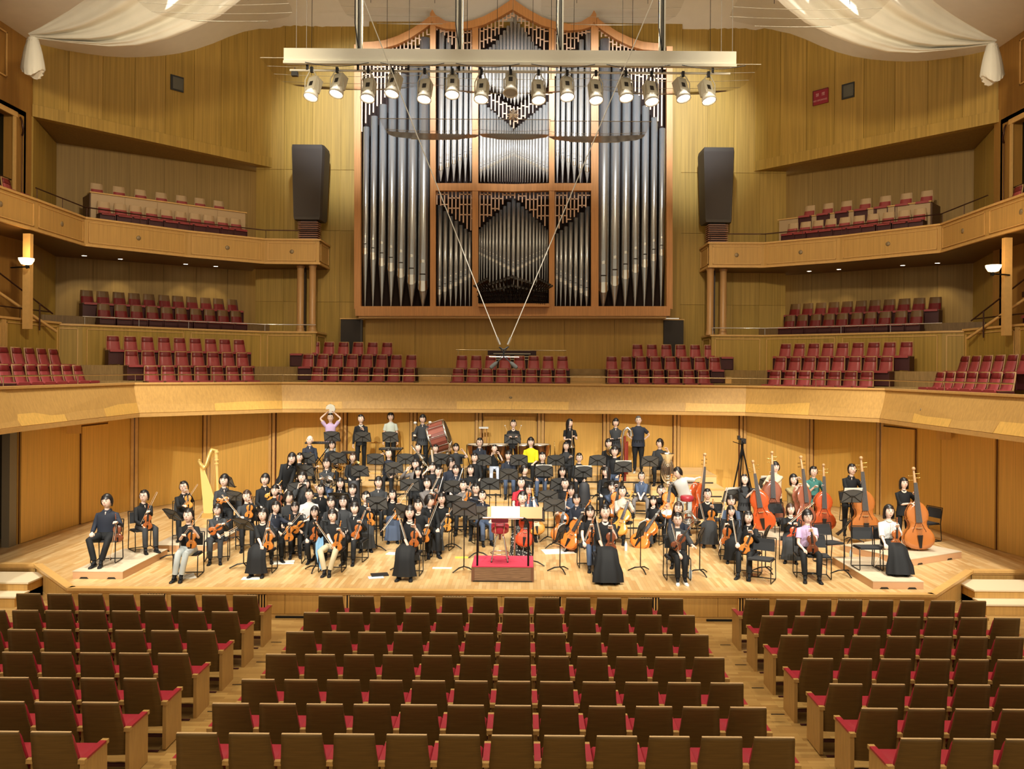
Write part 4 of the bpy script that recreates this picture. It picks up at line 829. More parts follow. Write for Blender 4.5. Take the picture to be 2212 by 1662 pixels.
for k, (u0, u1, v0, v1) in enumerate(((818, 1032, 257, 300), (1030, 1190, 258, 300), (1188, 1408, 262, 306))):
    reflector(u0, u1, v0, v1, 22.5, 2.0, '%s low clear reflector from the left in front of the organ pipes' % ORD[k], 2)
# --- cloth swags under the ceiling
CLOTH = grain('white_cloth', (0.82, 0.79, 0.70), 0.85, (2, 2, 2), 0.03)
n, l = nodes(CLOTH)
def swag(s_):
    nm = 'left' if s_ < 0 else 'right'
    K = (lambda u: u) if s_ < 0 else (lambda u: 2214 - u)
    dv = 0 if s_ < 0 else 14
    tie = W(K(68), 82 + dv, 21.6)
    o = thing('ceiling_drape', 'gathered white cloth drape hanging below the ceiling on the %s side' % nm, 'drape', tie)
    # fan of cloth from the tie up to the ceiling: upper edge and lower edge are sagging curves
    E = [(68, 82), (150, 93), (240, 102), (300, 99), (360, 85), (420, 62), (475, 35), (520, 0), (560, -40)]      # lower edge
    T = [(60, 72), (85, 60), (120, 40), (150, 22), (175, 5), (195, -10), (215, -30), (235, -50), (255, -70)]      # upper edge
    rows = 41; q = MB()
    for i in range(rows):
        t = i / (rows - 1)
        for j in range(9 * 3 - 2):
            k, f = divmod(j, 3); f /= 3.0
            def g(P): 
                return (P[k][0] + (P[min(8, k + 1)][0] - P[k][0]) * f, P[k][1] + (P[min(8, k + 1)][1] - P[k][1]) * f)
            (u0, v0), (u1, v1) = g(T), g(E); s = j / 24.0
            u = u0 + (u1 - u0) * t; v = v0 + (v1 - v0) * t + 7 * sin(pi * t) * min(1, s * 3)
            Y = 21.6 - 1.6 * s + 0.10 * min(1, 5 * s) * (sin(t * 6.2 * pi) + 0.6 * sin(t * 11.3 * pi + 1 + s))
            p = W(K(u), v + dv, Y); zc_ = ceil_z(p.x) - 0.1; 
            p = p - tie; q.v.append((p.x, p.y, p.z))
    nc = 25
    for i in range(rows - 1):
        for j in range(nc - 1): q.f.append((i * nc + j, (i + 1) * nc + j, (i + 1) * nc + j + 1, i * nc + j + 1)); q.m.append(0); q.s.append(True)
    q.obj('swag', CLOTH, o)
    q = MB(); R = []
    for k, (v, r) in enumerate(((78, 10), (86, 12), (93, 13.5), (98, 15), (112, 18), (130, 21), (146, 23), (156, 21))):
        c = W(K(66 + (v - 80) * 0.0), v + dv, 21.5); R.append([(c.x - tie.x + r * 21.5 / F * (1 + 0.12 * cos(j * pi * 8 / 16 * 2)) * cos(j * 2 * pi / 32), r * 0.7 * 21.5 / F * sin(j * 2 * pi / 32) * (1 + 0.12 * cos(j * pi)), c.z - tie.z + (0.10 * cos(j * 2 * pi / 32 * 2) if k == 7 else 0)) for j in range(32)])
    q.loft(R, 0, True, True); q.obj('tail', CLOTH, o)
    q = MB(); q.tube([(0.12 * cos(t), 0.10 * sin(t), -0.08) for t in [k * pi / 6 for k in range(13)]], 0.012, 5); q.obj('tie', mat('cord', (0.6, 0.55, 0.45), 0.7), o)
swag(-1); swag(1)
# --- small items on the walls
def on_wall(p, q_, u, v):
    """point of the vertical plane p-q seen at (u, v)"""
    a, b = ray(u, v); dx, dy = q_[0] - p[0], q_[1] - p[1]; k = a / F
    t = (k * p[1] - p[0]) / (dx - k * dy); Y = p[1] + t * dy; return Vector((p[0] + t * dx, Y, ZC - b * Y / F)), t
for nm, P, Q, uv in (('left', DL, (XD, OW), ((368, 164), (396, 197))), ('right', (XDR, OW), DR, ((1819, 183), (1846, 210)))):
    a, _ = on_wall(P, Q, *uv[0]); b, _ = on_wall(P, Q, *uv[1]); M, L = wall_frame((a.x, a.y), (b.x, b.y)); z0, z1 = min(a.z, b.z) , max(a.z, b.z)
    h = 0.26; zm = (z0 + z1) / 2
    q = MB(); q.box((0, -0.03, zm - h), (L, 0.02, zm + h), 0, M); o = q.obj('window_%d' % (2 if nm == 'left' else 3), BLACK, kind='structure')
    q = MB(); q.box((0.07, -0.04, zm - h + 0.05), (L - 0.03, -0.03, zm + h - 0.06), 0, M); q.obj('pane', mat('booth_glass', (0.09, 0.09, 0.07), 0.15), o)
a, _ = on_wall((XDR, OW), DR, 1757, 213); b, _ = on_wall((XDR, OW), DR, 1790, 206)
M, L = wall_frame((a.x, a.y), (b.x, b.y)); zm = (a.z + b.z) / 2; o = thing('no_smoking_sign', 'red no smoking sign with white letters high on the right wall', 'sign', (a.x, a.y, zm)); o.matrix_world = Matrix.Translation((0, 0, zm)) @ M
q = MB(); q.box((0, -0.05, -0.26), (L, 0.02, 0.26)); q.obj('board', mat('sign_red', (0.30, 0.008, 0.03), 0.5), o)
q = MB(); q.box((0, -0.06, 0.235), (L, -0.04, 0.26)); q.box((0, -0.06, -0.26), (0.03, -0.04, 0.26)); q.obj('edge', mat('sign_edge', (0.10, 0.008, 0.006), 0.5), o)
def text(body, size, x, z, parent, mt, y=-0.056, M0=None):
    c = bpy.data.curves.new('lettering', 'FONT'); c.body = body; c.size = size; c.align_x = 'CENTER'; c.extrude = 0.002; c.materials.append(mt)
    tc_ = bpy.data.objects.new('lettering', c); COL.objects.link(tc_); bpy.context.view_layer.update(); me = bpy.data.meshes.new_from_object(tc_.evaluated_get(bpy.context.evaluated_depsgraph_get())); bpy.data.objects.remove(tc_); t = link('lettering', me); t.parent = parent; t.matrix_local = Matrix.Translation((x, y, z)) @ Matrix.Rotation(pi / 2, 4, 'X'); return t
SGW = mat('sign_letters', (0.75, 0.42, 0.42), 0.5)
text('禁', 0.13, L * 0.32, 0.03, o, SGW); text('煙', 0.13, L * 0.70, 0.03, o, SGW); text('NO SMOKING', 0.083, L * 0.5, -0.15, o, SGW)
# ================================================================ templates for the stage
VARN = {'violin': (0.40, 0.11, 0.022), 'amber': (0.58, 0.20, 0.03), 'dark': (0.20, 0.055, 0.02), 'red': (0.62, 0.07, 0.02), 'cello': (0.68, 0.20, 0.03), 'gold': (0.72, 0.33, 0.06), 'bass': (0.50, 0.17, 0.04), 'bassred': (0.55, 0.09, 0.02), 'bassdull': (0.30, 0.10, 0.06)}
def varnish(k): return mat('varnish_' + k, VARN[k], 0.22, 0, 0.5, coat=0.5)
EBONY = mat('ebony', (0.012, 0.010, 0.010), 0.25); MAPLE = mat('pale_maple', (0.62, 0.40, 0.18), 0.4); STEEL = mat('steel_string', (0.7, 0.7, 0.7), 0.25, 1.0)
OUT = [(0, 0), (0.10, 0.012), (0.20, 0.05), (0.275, 0.13), (0.30, 0.22), (0.285, 0.31), (0.235, 0.385), (0.245, 0.405), (0.20, 0.42), (0.165, 0.47), (0.152, 0.53), (0.165, 0.59), (0.195, 0.63), (0.22, 0.645), (0.208, 0.66), (0.235, 0.72), (0.24, 0.79), (0.215, 0.87), (0.16, 0.94), (0.09, 0.978), (0.03, 0.99)]
OUTB = [(0, 0), (0.10, 0.01), (0.20, 0.04), (0.285, 0.12), (0.31, 0.21), (0.29, 0.31), (0.24, 0.385), (0.235, 0.40), (0.19, 0.43), (0.17, 0.49), (0.172, 0.55), (0.19, 0.60), (0.215, 0.625), (0.205, 0.65), (0.225, 0.71), (0.215, 0.79), (0.175, 0.87), (0.12, 0.94), (0.06, 0.985), (0.03, 1.0)]
STR = {}
def string_family(kind, Lb, depth, var, out=OUT, neck=0.60, flat=1.0):
    """parts of a bowed string instrument: front faces -y, body stands on z=0..Lb, neck up"""
    key = (kind, var)
    if key in STR: return STR[key]
    P = {}; o = [(x * Lb, z * Lb) for x, z in out]; full = o + [(-x, z) for x, z in reversed(o[1:])]; n = len(full); cz = 0.5 * Lb
    q = MB(); rings = []
    for y, k in ((-depth / 2 - 0.022 * Lb, 0.45), (-depth / 2 - 0.014 * Lb, 0.82), (-depth / 2, 1.0), (-depth / 2 + 0.006 * Lb, 1.0)): rings.append([(x * k, y, cz + (z - cz) * k) for x, z in full])
    for y, k in ((-depth / 2 + 0.008 * Lb, 0.965), (depth / 2 - 0.008 * Lb, 0.965), (depth / 2 - 0.006 * Lb, 1.0), (depth / 2, 1.0), (depth / 2 + 0.014 * Lb, 0.8), (depth / 2 + 0.02 * Lb, 0.4)): rings.append([(x * k, y, cz + (z - cz) * k) for x, z in full])
    q.loft([r[::-1] for r in rings], 0, True, True); P['soundbox'] = q.mesh('soundbox', varnish(var))
    yf = -depth / 2 - 0.020 * Lb; ne = Lb * (1 + neck * 0.62)
    q = MB(); q.loft([[(-w_, yf - d, z), (w_, yf - d, z), (w_, yf - d + 0.022 * Lb, z), (-w_, yf - d + 0.022 * Lb, z)] for z, w_, d in ((0.56 * Lb, 0.062 * Lb, 0.05 * Lb), (Lb, 0.048 * Lb, 0.035 * Lb), (ne, 0.034 * Lb, 0.022 * Lb))], 0, False); P['fingerboard'] = q.mesh('fingerboard', EBONY if kind != 'bass' else mat('grey_fingerboard', (0.10, 0.10, 0.105), 0.2))
    q = MB(); q.tube([(0, -depth / 2 + 0.03 * Lb, 0.97 * Lb), (0, yf + 0.025 * Lb, Lb * 1.03), (0, yf + 0.015 * Lb, ne), (0, yf + 0.03 * Lb, ne + 0.20 * Lb), (0, yf + 0.045 * Lb, ne + 0.26 * Lb)], [0.05 * Lb, 0.034 * Lb, 0.032 * Lb, 0.026 * Lb, 0.022 * Lb], 8)
    q.ball((0, yf + 0.03 * Lb, ne + 0.29 * Lb), (0.042 * Lb, 0.05 * Lb, 0.042 * Lb), 8, 6); P['neck'] = q.mesh('neck', varnish(var) if kind != 'bass' else mat('pale_neck', (0.55, 0.33, 0.16), 0.35))
    for s_ in (-1, 1):
        q = MB(); q.tube([(s_ * (0.095 + (0.022 if t < .3 else (-0.018 if t > .7 else 0)) * 1 - 0.03 * (t - .5)) * Lb, -depth / 2 - 0.0195 * Lb, (0.36 + 0.19 * t) * Lb) for t in (0, .2, .4, .6, .8, 1)], [0.008 * Lb, 0.007 * Lb, 0.007 * Lb, 0.007 * Lb, 0.007 * Lb, 0.008 * Lb], 5); P['f_hole' + '.' * (s_ > 0)] = q.mesh('f_hole', EBONY)
    q = MB(); q.loft([[(-0.065 * Lb * k, yf - dy, z), (0.065 * Lb * k, yf - dy, z), (0.065 * Lb * k, yf - dy, z + 0.012 * Lb), (-0.065 * Lb * k, yf - dy, z + 0.012 * Lb)] for dy, k, z in ((-0.005 * Lb, 1.1, 0.44 * Lb), (0.06 * Lb, 0.75, 0.44 * Lb))], 0, False); P['bridge'] = q.mesh('bridge', MAPLE)
    q = MB(); q.loft([[(-w_, yf - d, z), (w_, yf - d, z), (w_ * 0.8, yf - d + 0.02 * Lb, z), (-w_ * 0.8, yf - d + 0.02 * Lb, z)] for z, w_, d in ((0.03 * Lb, 0.022 * Lb, 0.008 * Lb), (0.30 * Lb, 0.055 * Lb, 0.04 * Lb))], 0, False); P['tailpiece'] = q.mesh('tailpiece', EBONY)
    q = MB()
    for i in range(4): q.tube([((i - 1.5) * 0.02 * Lb, yf - 0.04 * Lb, 0.29 * Lb), ((i - 1.5) * 0.03 * Lb, yf - 0.068 * Lb, 0.446 * Lb), ((i - 1.5) * 0.014 * Lb, yf - 0.026 * Lb, ne)], 0.0022 * Lb, 3)
    P['strings'] = q.mesh('strings', STEEL)
    for k in range(4):
        q = MB(); s_ = 1 if k % 2 else -1; z = ne + (0.05 + 0.045 * k) * Lb; q.tube([(0, yf + 0.03 * Lb, z), (s_ * 0.10 * Lb, yf + 0.03 * Lb, z)], [0.008 * Lb, 0.010 * Lb], 5); q.ball((s_ * 0.11 * Lb, yf + 0.03 * Lb, z), (0.018 * Lb, 0.008 * Lb, 0.016 * Lb), 6, 4); P['peg' + '.' * k] = q.mesh('peg', EBONY if kind != 'bass' else mat('brass', (0.6, 0.4, 0.12), 0.25, 1.0))
    if kind in ('violin', 'viola'):
        q = MB(); q.ball((-0.11 * Lb, yf - 0.03 * Lb, 0.06 * Lb), (0.09 * Lb, 0.03 * Lb, 0.06 * Lb), 8, 5); P['chin_rest'] = q.mesh('chin_rest', EBONY)
    else:
        q = MB(); e = 0.30 if kind == 'cello' else 0.16; q.tube([(0, 0, 0.01), (0, 0, -e)], 0.006 if kind == 'cello' else 0.009, 6); q.ball((0, 0, 0.0), (0.02, 0.02, 0.02), 6, 4); P['endpin'] = q.mesh('endpin', STEEL)
    STR[key] = P; return P
def place_strings(kind, var, M, label, group=None):
    Lb, dp, out, nk = {'violin': (0.365, 0.042, OUT, 0.60), 'viola': (0.42, 0.05, OUT, 0.58), 'cello': (0.78, 0.135, OUT, 0.62), 'bass': (1.14, 0.22, OUTB, 0.62)}[kind]
    P = string_family(kind, Lb, dp, var, out, nk); o = link('double_bass' if kind == 'bass' else kind, None, None, label, {'bass': 'double bass'}.get(kind, kind), group); o.matrix_world = M
    for k, me in P.items(): link(k.rstrip('.'), me, o)
    return o
# bow: along +z from the frog
q = MB(); q.tube([(0, 0, 0), (0, 0.006, 0.36), (0, 0, 0.73)], [0.0055, 0.005, 0.004], 5); q.tube([(0, 0, 0.73), (0, -0.022, 0.735)], 0.005, 4); BOW_S = q.mesh('stick', mat('bow_stick', (0.55, 0.36, 0.22), 0.35))
q = MB(); q.box((-0.006, -0.026, 0.02), (0.006, -0.022, 0.735)); BOW_H = q.mesh('hair', mat('bow_hair', (0.85, 0.82, 0.72), 0.6))
q = MB(); q.box((-0.007, -0.026, 0.01), (0.007, 0.0, 0.065)); BOW_F = q.mesh('frog', EBONY)
def place_bow(a, b, label, group='bows'):
    a, b = Vector(a), Vector(b); d = (b - a); R = d.to_track_quat('Z', 'Y').to_matrix().to_4x4(); o = link('bow', None, None, label, 'bow', group); o.matrix_world = Matrix.Translation(a) @ R
    for n_, me in (('stick', BOW_S), ('hair', BOW_H), ('frog', BOW_F)): link(n_, me, o)
    return o
def frame_m(base, up, front):
    """matrix with z along up, -y as near front as may be"""
    z = Vector(up).normalized(); y = -Vector(front); y = (y - z * y.dot(z)).normalized(); x = y.cross(z)
    return Matrix(((x.x, y.x, z.x, base[0]), (x.y, y.y, z.y, base[1]), (x.z, y.z, z.z, base[2]), (0, 0, 0, 1)))
# --- stacking chair, faces -y
CH_M = {}
BLKF = mat('chair_fabric', (0.020, 0.022, 0.026), 0.75); FRM = mat('chair_tube', (0.02, 0.02, 0.02), 0.3, 0.5)
q = MB(); q.loft([[(-0.22, y, z0), (0.22, y, z0), (0.22, y, z0 + 0.035), (-0.22, y, z0 + 0.035)] for y, z0 in ((-0.22, 0.43), (-0.20, 0.435), (0.18, 0.42))], 0, False); CH_M['seat'] = q.mesh('seat', BLKF)
q = MB(); q.loft([[(-w_, y, z), (w_, y, z), (w_, y + 0.025, z), (-w_, y + 0.025, z)] for z, y, w_ in ((0.56, 0.205, 0.215), (0.72, 0.24, 0.21), (0.80, 0.25, 0.195))], 0, False); CH_M['backrest'] = q.mesh('backrest', BLKF)
for s_ in (-1, 1):
    q = MB(); x = s_ * 0.235; q.tube([(x, 0.265, 0.82), (x, 0.23, 0.60), (x, 0.20, 0.44), (x, 0.235, 0.03), (x, 0.21, 0.011), (x, -0.20, 0.011), (x, -0.225, 0.03), (x, -0.205, 0.42), (x, -0.18, 0.43), (x, 0.2, 0.425)], 0.0105, 6); CH_M['side_frame' + '.' * (s_ > 0)] = q.mesh('side_frame', FRM)
q = MB(); q.tube([(-0.235, 0.265, 0.82), (0.235, 0.265, 0.82)], 0.0105, 6); CH_M['top_rail'] = q.mesh('top_rail', FRM)
q = MB(); q.tube([(-0.235, 0.225, 0.011), (0.235, 0.225, 0.011)], 0.0095, 6); CH_M['floor_rail'] = q.mesh('floor_rail', FRM)
def chair(x, y, z, rz, label, group='orchestra chairs'):
    o = thing('stacking_chair', label, 'chair', (x, y, z), rz, group)
    for k, me in CH_M.items(): link(k.rstrip('.'), me, o)
    return o
# --- music stand: desk faces +y (towards a player behind it); we see its back; height h of the desk middle
DESK = mat('stand_desk', (0.085, 0.088, 0.09), 0.5); RIBM = mat('stand_rib', (0.008, 0.008, 0.008), 0.35)
q = MB(); W2, H2 = 0.25, 0.16
rim = [(-W2, -H2), (W2, -H2), (W2 * 0.96, H2 * 0.8), (W2 * 0.5, H2), (0, H2 * 1.07), (-W2 * 0.5, H2), (-W2 * 0.96, H2 * 0.8)]
q.prism(rim, -0.004, 0.004); SD_PLATE = q.mesh('desk', DESK)
q = MB()
for a, b in zip(rim, rim[1:] + rim[:1]): q.tube([(a[0], a[1], 0.0), (b[0], b[1], 0.0)], 0.0085, 4)
for a, b in (((-W2, -H2), (-0.04, 0)), ((W2, -H2), (0.04, 0)), ((-W2 * .96, H2 * .8), (-0.04, 0)), ((W2 * .96, H2 * .8), (0.04, 0))): q.tube([(a[0], a[1], 0.006), (b[0], b[1], 0.009)], 0.010, 4)
q.box((-0.045, -0.02, 0.003), (0.045, 0.02, 0.014)); SD_RIB = q.mesh('desk_ribs', RIBM)
q = MB(); q.box((-W2, -H2 - 0.004, -0.055), (W2, -H2 + 0.004, 0.0)); SD_LEDGE = q.mesh('ledge', RIBM)
def stand(x, y, z, rz, h, label, group='music stands', tilt=0.55, sheet=0):
    o = thing('music_stand', label, 'music stand', (x, y, z), rz, group)
    M = Matrix.Translation((0, 0, h)) @ Matrix.Rotation(pi / 2 + tilt - 0.15, 4, 'X')
    d = link('desk', SD_PLATE, o, M=M); link('rib', SD_RIB, d); link('ledge', SD_LEDGE, d)
    q = MB(); q.tube([(0, 0.01, 0.10), (0, 0.01, h - 0.02)], [0.013, 0.009], 6); q.obj('pole', RIBM, o)
    for k in range(3):
        a = pi / 2 + k * 2 * pi / 3 + 0.2; q = MB(); q.tube([(0.0, 0.01, 0.10), (0.12 * cos(a), 0.12 * sin(a), 0.085), (0.27 * cos(a), 0.27 * sin(a), 0.012)], [0.012, 0.016, 0.012], 5); q.obj('foot', RIBM, o)
    if sheet:
        q = MB(); q.box((-0.22, -H2 + 0.005, -0.016), (0.22, H2 + 0.03 * sheet, -0.006)); s_ = q.obj('sheet_music', mat('paper', (0.85, 0.84, 0.78), 0.8), label='open white sheet music on the ' + label, cat='sheet music'); s_.matrix_world = Matrix.Translation((x, y, z)) @ Matrix.Rotation(rz, 4, 'Z') @ M
        s_['label'] = ' '.join(s_['label'].split()[:16])
    return o
# ================================================================ people
SKIN = mat('skin', (0.90, 0.66, 0.55), 0.5, 0, 0.35); EYE = mat('eye', (0.02, 0.013, 0.01), 0.3); LIP = mat('lip', (0.55, 0.16, 0.13), 0.5); HAIRM = mat('black_hair', (0.012, 0.010, 0.010), 0.38); HAIRB = mat('brown_hair', (0.045, 0.022, 0.013), 0.4); HAIRG = mat('grey_hair', (0.10, 0.09, 0.085), 0.5); TEETH = mat('teeth', (0.85, 0.82, 0.76), 0.4)
def cloth(name, c, r=0.75): return mat('cloth_' + name, c, r, 0, 0.25)
CL_ = {'black': (0.014, 0.0155, 0.018), 'navy': (0.026, 0.032, 0.050), 'char': (0.042, 0.046, 0.052), 'white': (0.74, 0.76, 0.76), 'lilac': (0.55, 0.42, 0.66), 'mint': (0.60, 0.68, 0.62), 'yellow': (0.85, 0.68, 0.02), 'redT': (0.50, 0.03, 0.05), 'khaki': (0.36, 0.30, 0.15), 'teal': (0.06, 0.22, 0.20), 'beige': (0.58, 0.52, 0.36), 'pale': (0.60, 0.60, 0.52), 'denim': (0.07, 0.10, 0.17), 'grey': (0.16, 0.15, 0.15), 'pgrey': (0.50, 0.56, 0.58), 'cream': (0.72, 0.60, 0.42), 'blueW': (0.60, 0.68, 0.85)}
def cm(k):
    if k == 'flower':
        m = mat('cloth_flower', (0.02, 0.02, 0.02), 0.75)
        if len(m.node_tree.nodes) < 4:
            n, l = nodes(m); v = n.new('ShaderNodeTexVoronoi'); v.inputs['Scale'].default_value = 26; g = n.new('ShaderNodeNewGeometry'); c = n.new('ShaderNodeValToRGB'); c.color_ramp.elements[0].position = 0.28; c.color_ramp.elements[0].color = (0.6, 0.62, 0.6, 1); c.color_ramp.elements[1].position = 0.34; c.color_ramp.elements[1].color = (0.02, 0.02, 0.022, 1)
            l.new(g.outputs['Position'], v.inputs[0]); l.new(v.outputs[0], c.inputs[0]); l.new(c.outputs[0], n['Principled BSDF'].inputs['Base Color'])
        return m
    return cloth(k, CL_[k])
# head template: centre of the face at the origin, looks to -y
def head_mesh():
    q = MB(); nu, nv = 18, 13; R = []
    for i in range(nv):
        el = -pi / 2 + pi * (i + 0.15) / (nv - 0.7); r = []
        for j in range(nu):
            az = 2 * pi * j / nu; ce, se = cos(el), sin(el); x, y, z = sin(az) * ce, -cos(az) * ce, se
            wx = 0.083 * (1 - 0.26 * max(0, -z) ** 1.5); wy = 0.094 * (1 - 0.10 * max(0, -z)) ; X, Y, Z = x * wx, y * wy, z * 0.118
            if y < 0 and z < -0.2: Y *= 1 + 0.06 * (-z); X *= 0.97
            if y > 0 and z < -0.3: Y *= 0.75
            r.append((X, Y + 0.01, Z))
        R.append(r)
    q.loft(R, 0, True, True)
    q.loft([[(0.012 * k * x, -0.083 - d, z + 0.008 * k * yv) for x, yv in ((-1, 0), (0, 1), (1, 0), (0, -1))] for z, d, k in ((0.020, 0.0, 0.6), (-0.005, 0.009, 0.8), (-0.022, 0.015, 1.0), (-0.029, 0.003, 0.9))], 0, True)
    for s in (-1, 1):
        q.ball((s * 0.084, 0.012, -0.004), (0.009, 0.018, 0.030), 6, 5, 0)
        q.ball((s * 0.030, -0.0785, 0.014), (0.0135, 0.006, 0.0055), 8, 4, 1)
        q.tube([(s * 0.016, -0.086, 0.033), (s * 0.032, -0.082, 0.039), (s * 0.048, -0.070, 0.034)], 0.0024, 4, 1)
    q.tube([(-0.023, -0.076, -0.050), (-0.010, -0.083, -0.057), (0.010, -0.083, -0.057), (0.023, -0.076, -0.050)], [0.002, 0.0048, 0.0048, 0.002], 5, 2)
    q.tube([(-0.015, -0.0835, -0.053), (0, -0.0865, -0.056), (0.015, -0.0835, -0.053)], [0.001, 0.0024, 0.001], 4, 3)
    return q
HEAD = head_mesh()
def hand_mb(curl=0.9, peace=False):
    """right-angle simple hand: wrist at the origin, fingers along +z, palm faces -y, thumb to +x"""
    q = MB(); q.loft([[(w_ * cos(t), 0.011 * sin(t) * k, z) for t in [2 * pi * j / 8 for j in range(8)]] for z, w_, k in ((-0.01, 0.020, 1.5), (0.02, 0.026, 1.3), (0.055, 0.036, 1.1), (0.082, 0.036, 0.9))], 0, True)
    for i, (x, L) in enumerate(((0.028, 0.066), (0.010, 0.075), (-0.009, 0.070), (-0.027, 0.055))):
        c = curl; sp = 0.0
        if peace: c = 0.05 if i < 2 else 2.2; sp = (0.25, -0.15, 0, 0)[i]
        p = [Vector((x, 0, 0.078))]; a = c * 0.45
        for l in (0.42, 0.33, 0.25):
            p.append(p[-1] + Vector((sp * L * l, -sin(a) * L * l, cos(a) * L * l))); a += c * 0.6
        q.tube(p, [0.0092, 0.0088, 0.008, 0.0062], 5)
    q.tube([(0.020, -0.004, 0.018), (0.042, -0.012, 0.042), (0.046, -0.024 - 0.01 * curl, 0.066), (0.040, -0.032 - 0.012 * curl, 0.082)], [0.012, 0.011, 0.0095, 0.007], 5)
    return q
HANDS = {0: hand_mb(0.9), 1: hand_mb(0.05, True), 2: hand_mb(0.45)}
HRS = {}
def hair_mesh(kind):
    """a cap that follows the skull with an uneven fringe; sides and back as long as the cut asks"""
    if kind in HRS: return HRS[kind]
    q = MB(); nu = 30; k, vol, half = {'short': ((0.066, -0.025, -0.08), 1.10, 0.62), 'bowl': ((0.046, -0.040, -0.09), 1.15, 0.62), 'tied': ((0.062, -0.012, -0.06), 1.10, 0.62), 'bob': ((0.058, -0.125, -0.135), 1.14, 0.60), 'long': ((0.060, -0.25, -0.28), 1.12, 0.60), 'crop': ((0.066, 0.000, -0.055), 1.06, 0.65), 'bang': ((0.046, -0.24, -0.28), 1.13, 0.60), 'bun': ((0.080, 0.02, -0.06), 1.07, 0.7)}[kind]
    rings = []; prof = [0.0, 0.06, 0.16, 0.3, 0.45, 0.6, 0.75, 0.9, 1.0]; ztop = 0.121 * vol
    for t in prof:
        r = []
        for j in range(nu):
            az = 2 * pi * j / nu; f = cos(az); jag = 0.007 * sin(j * 5.1) + 0.005 * sin(j * 2.7 + 1)
            if f > half: ze = k[0] + jag + (0.02 * (abs(sin(az)) * 1.2 - 0.3) if kind in ('short', 'long', 'tied') else 0)
            elif f > 0.30: s = (half - f) / (half - 0.30); ze = k[0] * (1 - s) + k[1] * s
            elif f > -0.4: s = (0.30 - f) / 0.70; ze = k[1] * (1 - s) + k[2] * s
            else: ze = k[2] + jag
            ang = t * math.acos(max(-1, min(1, max(ze, -0.01) / ztop))) if ze > -0.01 else None
            if ang is None:
                z0 = 0.55
                if t <= z0: z = ztop * cos(t / z0 * pi / 2); c = sin(t / z0 * pi / 2)
                else: z = ze * (t - z0) / (1 - z0); c = 1.0
            else: z = ztop * cos(ang); c = sin(ang)
            X, Y = sin(az) * 0.086 * vol * c, -cos(az) * 0.098 * vol * c + 0.012
            if z < -0.02:
                d = -0.02 - z
                if kind in ('long', 'bang'): X *= 1 + min(0.15, d * 1.2); Y = Y * (1 - min(0.25, d * 1.5)) + 0.01
                elif kind == 'bob': X *= 1.02 + 0.5 * d - 9 * d * d
                else: X *= 1 - 2.2 * d; Y *= 1 - 2.6 * d
            if f > 0.3: Y = Y * 0.955
            w_ = 1 + 0.010 * sin(j * 3.3 + t * 4); r.append((X * w_, Y * w_, z))
        rings.append(r)
    q.loft(rings, 0, True, False)
    q.loft([rings[-1], [(x * 0.90, y * 0.90, z + 0.006) for x, y, z in rings[-1]], [(x * 0.84, y * 0.84, z + 0.05) for x, y, z in rings[-1]]], 0, True, False)
    if kind == 'bun': q.ball((0, 0.115, 0.03), 0.035, 8, 6)
    if kind == 'tied': q.tube([(0, 0.10, 0.02), (0, 0.135, -0.02), (0, 0.12, -0.12), (0, 0.10, -0.2)], [0.018, 0.026, 0.022, 0.008], 7)
    HRS[kind] = q; return q
def rot_head(yaw, tilt, pitch): return Matrix.Rotation(yaw, 4, 'Z') @ Matrix.Rotation(tilt, 4, 'Y') @ Matrix.Rotation(pitch, 4, 'X')
def ik(a, t, l1, l2, pole):
    a, t = Vector(a), Vector(t); d = t - a; D = min(d.length, (l1 + l2) * 0.985); dn = d.normalized(); x = (l1 * l1 - l2 * l2 + D * D) / (2 * D); h = sqrt(max(0, l1 * l1 - x * x))
    p = Vector(pole); p = (p - dn * p.dot(dn)); p = p.normalized() if p.length > 1e-6 else Vector((0, 0, -1))
    return a + dn * x + p * h, a + dn * D
SKEL = []
def ellring(c, T, N, B, a, b, n=12, fold=0.0, nf=7):
    return [c + N * (b * sin(2 * pi * j / n)) * (1 + fold * sin(nf * 2 * pi * j / n)) + B * (a * cos(2 * pi * j / n)) * (1 + fold * sin(nf * 2 * pi * j / n)) for j in range(n)]
